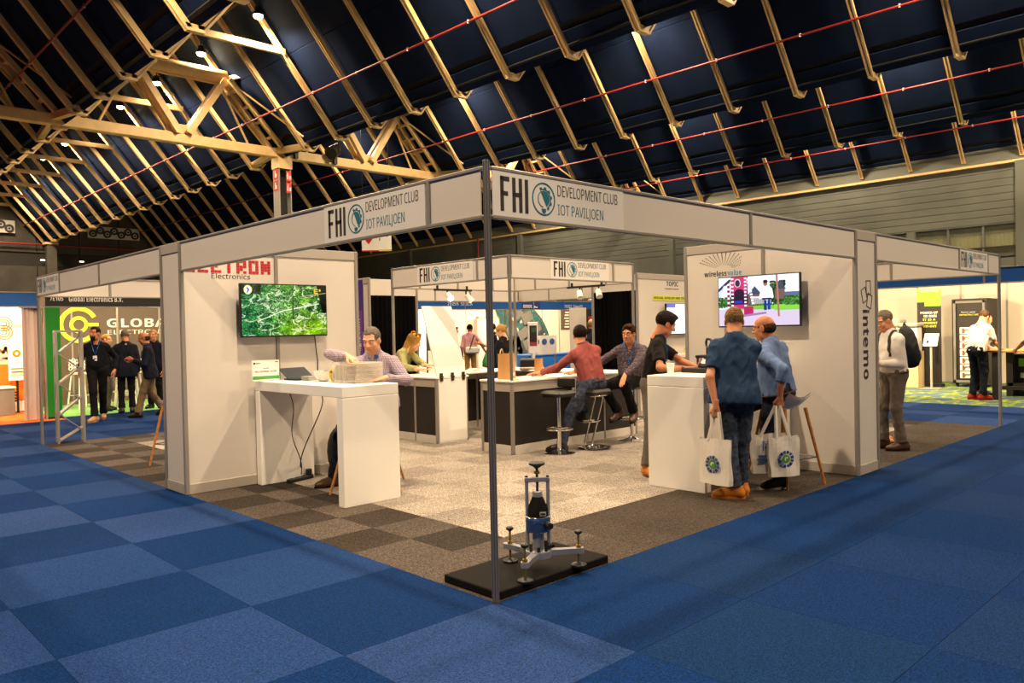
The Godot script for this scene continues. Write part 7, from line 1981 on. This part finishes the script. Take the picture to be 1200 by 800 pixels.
	for k in 2: obj("white_mark", MB.new().bb(-0.04, 0.15 + k * 0.22, 0.2, 0.05, 0.25 + k * 0.22, 0.205), "paper", f)
	for k in 2:
		f = thing("lab_machine", ["grey bench machine behind the head of the man with the backpack", "second grey bench machine left of the dark banner"][k], "machine", Vector3(16.6, 0, [-3.95, -3.55][k]))
		f.basis = BL
		obj("body", MB.new().bb(-0.2, 0.85, -0.25, 0.2, 1.42, 0.1, 0.03), "china", f)
		obj("hood", MB.new().bb(-0.24, 1.42, -0.28, 0.24, [1.62, 1.52][k], 0.16, 0.03), "grey_plastic", f)
		obj("slot", MB.new().bb(-0.14, 1.25, 0.1, 0.14, 1.3, 0.105), "black", f)
		obj("bench", MB.new().bb(-0.22, 0, -0.3, 0.22, 0.85, 0.1), "wood_pale", f)


func board_picture() -> StandardMaterial3D:
	var m := mat("board_green", rgb(64, 112, 110), 0.6)
	return tri_tex(m, noise_tex(0.05, Color(0.5, 0.62, 0.66), Color(1, 1, 1), 256, 81, FastNoiseLite.TYPE_CELLULAR, 2), 0.8, false)


# small spotlights on arms over the fascias of the other stands
func arm_spots() -> void:
	var head := MB.new().cyl(Vector3(0, 0, 0), Vector3(0, 0, -0.14), 0.05, 0.06, 14).done()
	var lens := MB.new().cyl(Vector3(0, 0, -0.14), Vector3(0, 0, -0.146), 0.052, 0.052, 14).done()
	var places := [
		[Vector3(13.35, 2.62, -5.4), Vector3(18.0, 0.9, -4.6), 16.1, "leftmost, over the server stand"], [Vector3(13.35, 2.62, -3.2), Vector3(17.6, 0.8, -2.6), 16.1, "over the server stand in line with the rack"], [Vector3(13.35, 2.62, -1.2), Vector3(17.0, 0.6, -0.6), 16.1, "over the server stand behind the far right pole"], [Vector3(13.35, 2.62, 1.6), Vector3(17.0, 0.6, 1.6), 13.6, "over the server stand outside the picture at the right"],
		[Vector3(2.2, 2.6, -14.6), Vector3(2.6, 1.2, -17.0), 4.3, "over the lime ring logo of the brown stand"], [Vector3(4.2, 2.6, -14.6), Vector3(4.2, 0.8, -17.0), 5.6, "over the brown stand's lettering"],
		[Vector3(0.2, 2.62, -14.5), Vector3(0.5, 0.8, -16.6), 9.9, "over the orange stand"], [Vector3(-1.4, 2.62, -14.5), Vector3(-1.0, 0.8, -16.6), 7.4, "over the orange stand outside the picture at the left"],
		[Vector3(11.6, 2.62, -15.26), Vector3(12.6, 0.9, -18.4), 16.1, "over the stand behind the woman in green"], [Vector3(14.2, 2.62, -15.26), Vector3(15.0, 0.9, -18.4), 16.1, "over the stand behind the front pole"], [Vector3(17.0, 2.62, -15.26), Vector3(18.0, 0.9, -18.4), 16.1, "over the circuit board picture"], [Vector3(18.8, 2.62, -15.26), Vector3(21.0, 0.9, -18.4), 14.9, "over the brown list right of the circuit board picture"]]
	for p in places:
		var t := thing("arm_spotlight", "small white spotlight on an arm " + p[3], "spotlight", p[0], 0.0, "arm spotlights of the other stands")
		var d: Vector3 = (p[1] - p[0]).normalized()
		var b := Basis.looking_at(d, Vector3.UP)
		obj("head", head, "paper", t, Transform3D(b, Vector3.ZERO))
		obj("lens", lens, "bulb_soft", t, Transform3D(b, Vector3.ZERO))
		var back := Vector3(-d.x, 0, 0).normalized() * 0.3 if absf(d.x) > absf(d.z) else Vector3(0, 0, 0.3)
		obj("arm", MB.new().tube([Vector3(0, 0, 0), Vector3(0, 0.06, 0), back + Vector3(0, 0.04, 0), back - Vector3(0, 0.14, 0)], 0.012, 6), "dark_metal", t)
		spot(p[0] + d * 0.18, p[1], Color(1.0, 0.86, 0.66), p[2], 62, 0.06)


func _ready() -> void:
	setup()
	materials()
	high_bay_lamps()
	hall()
	booth()
	back_stands()
	arm_spots()
	people()
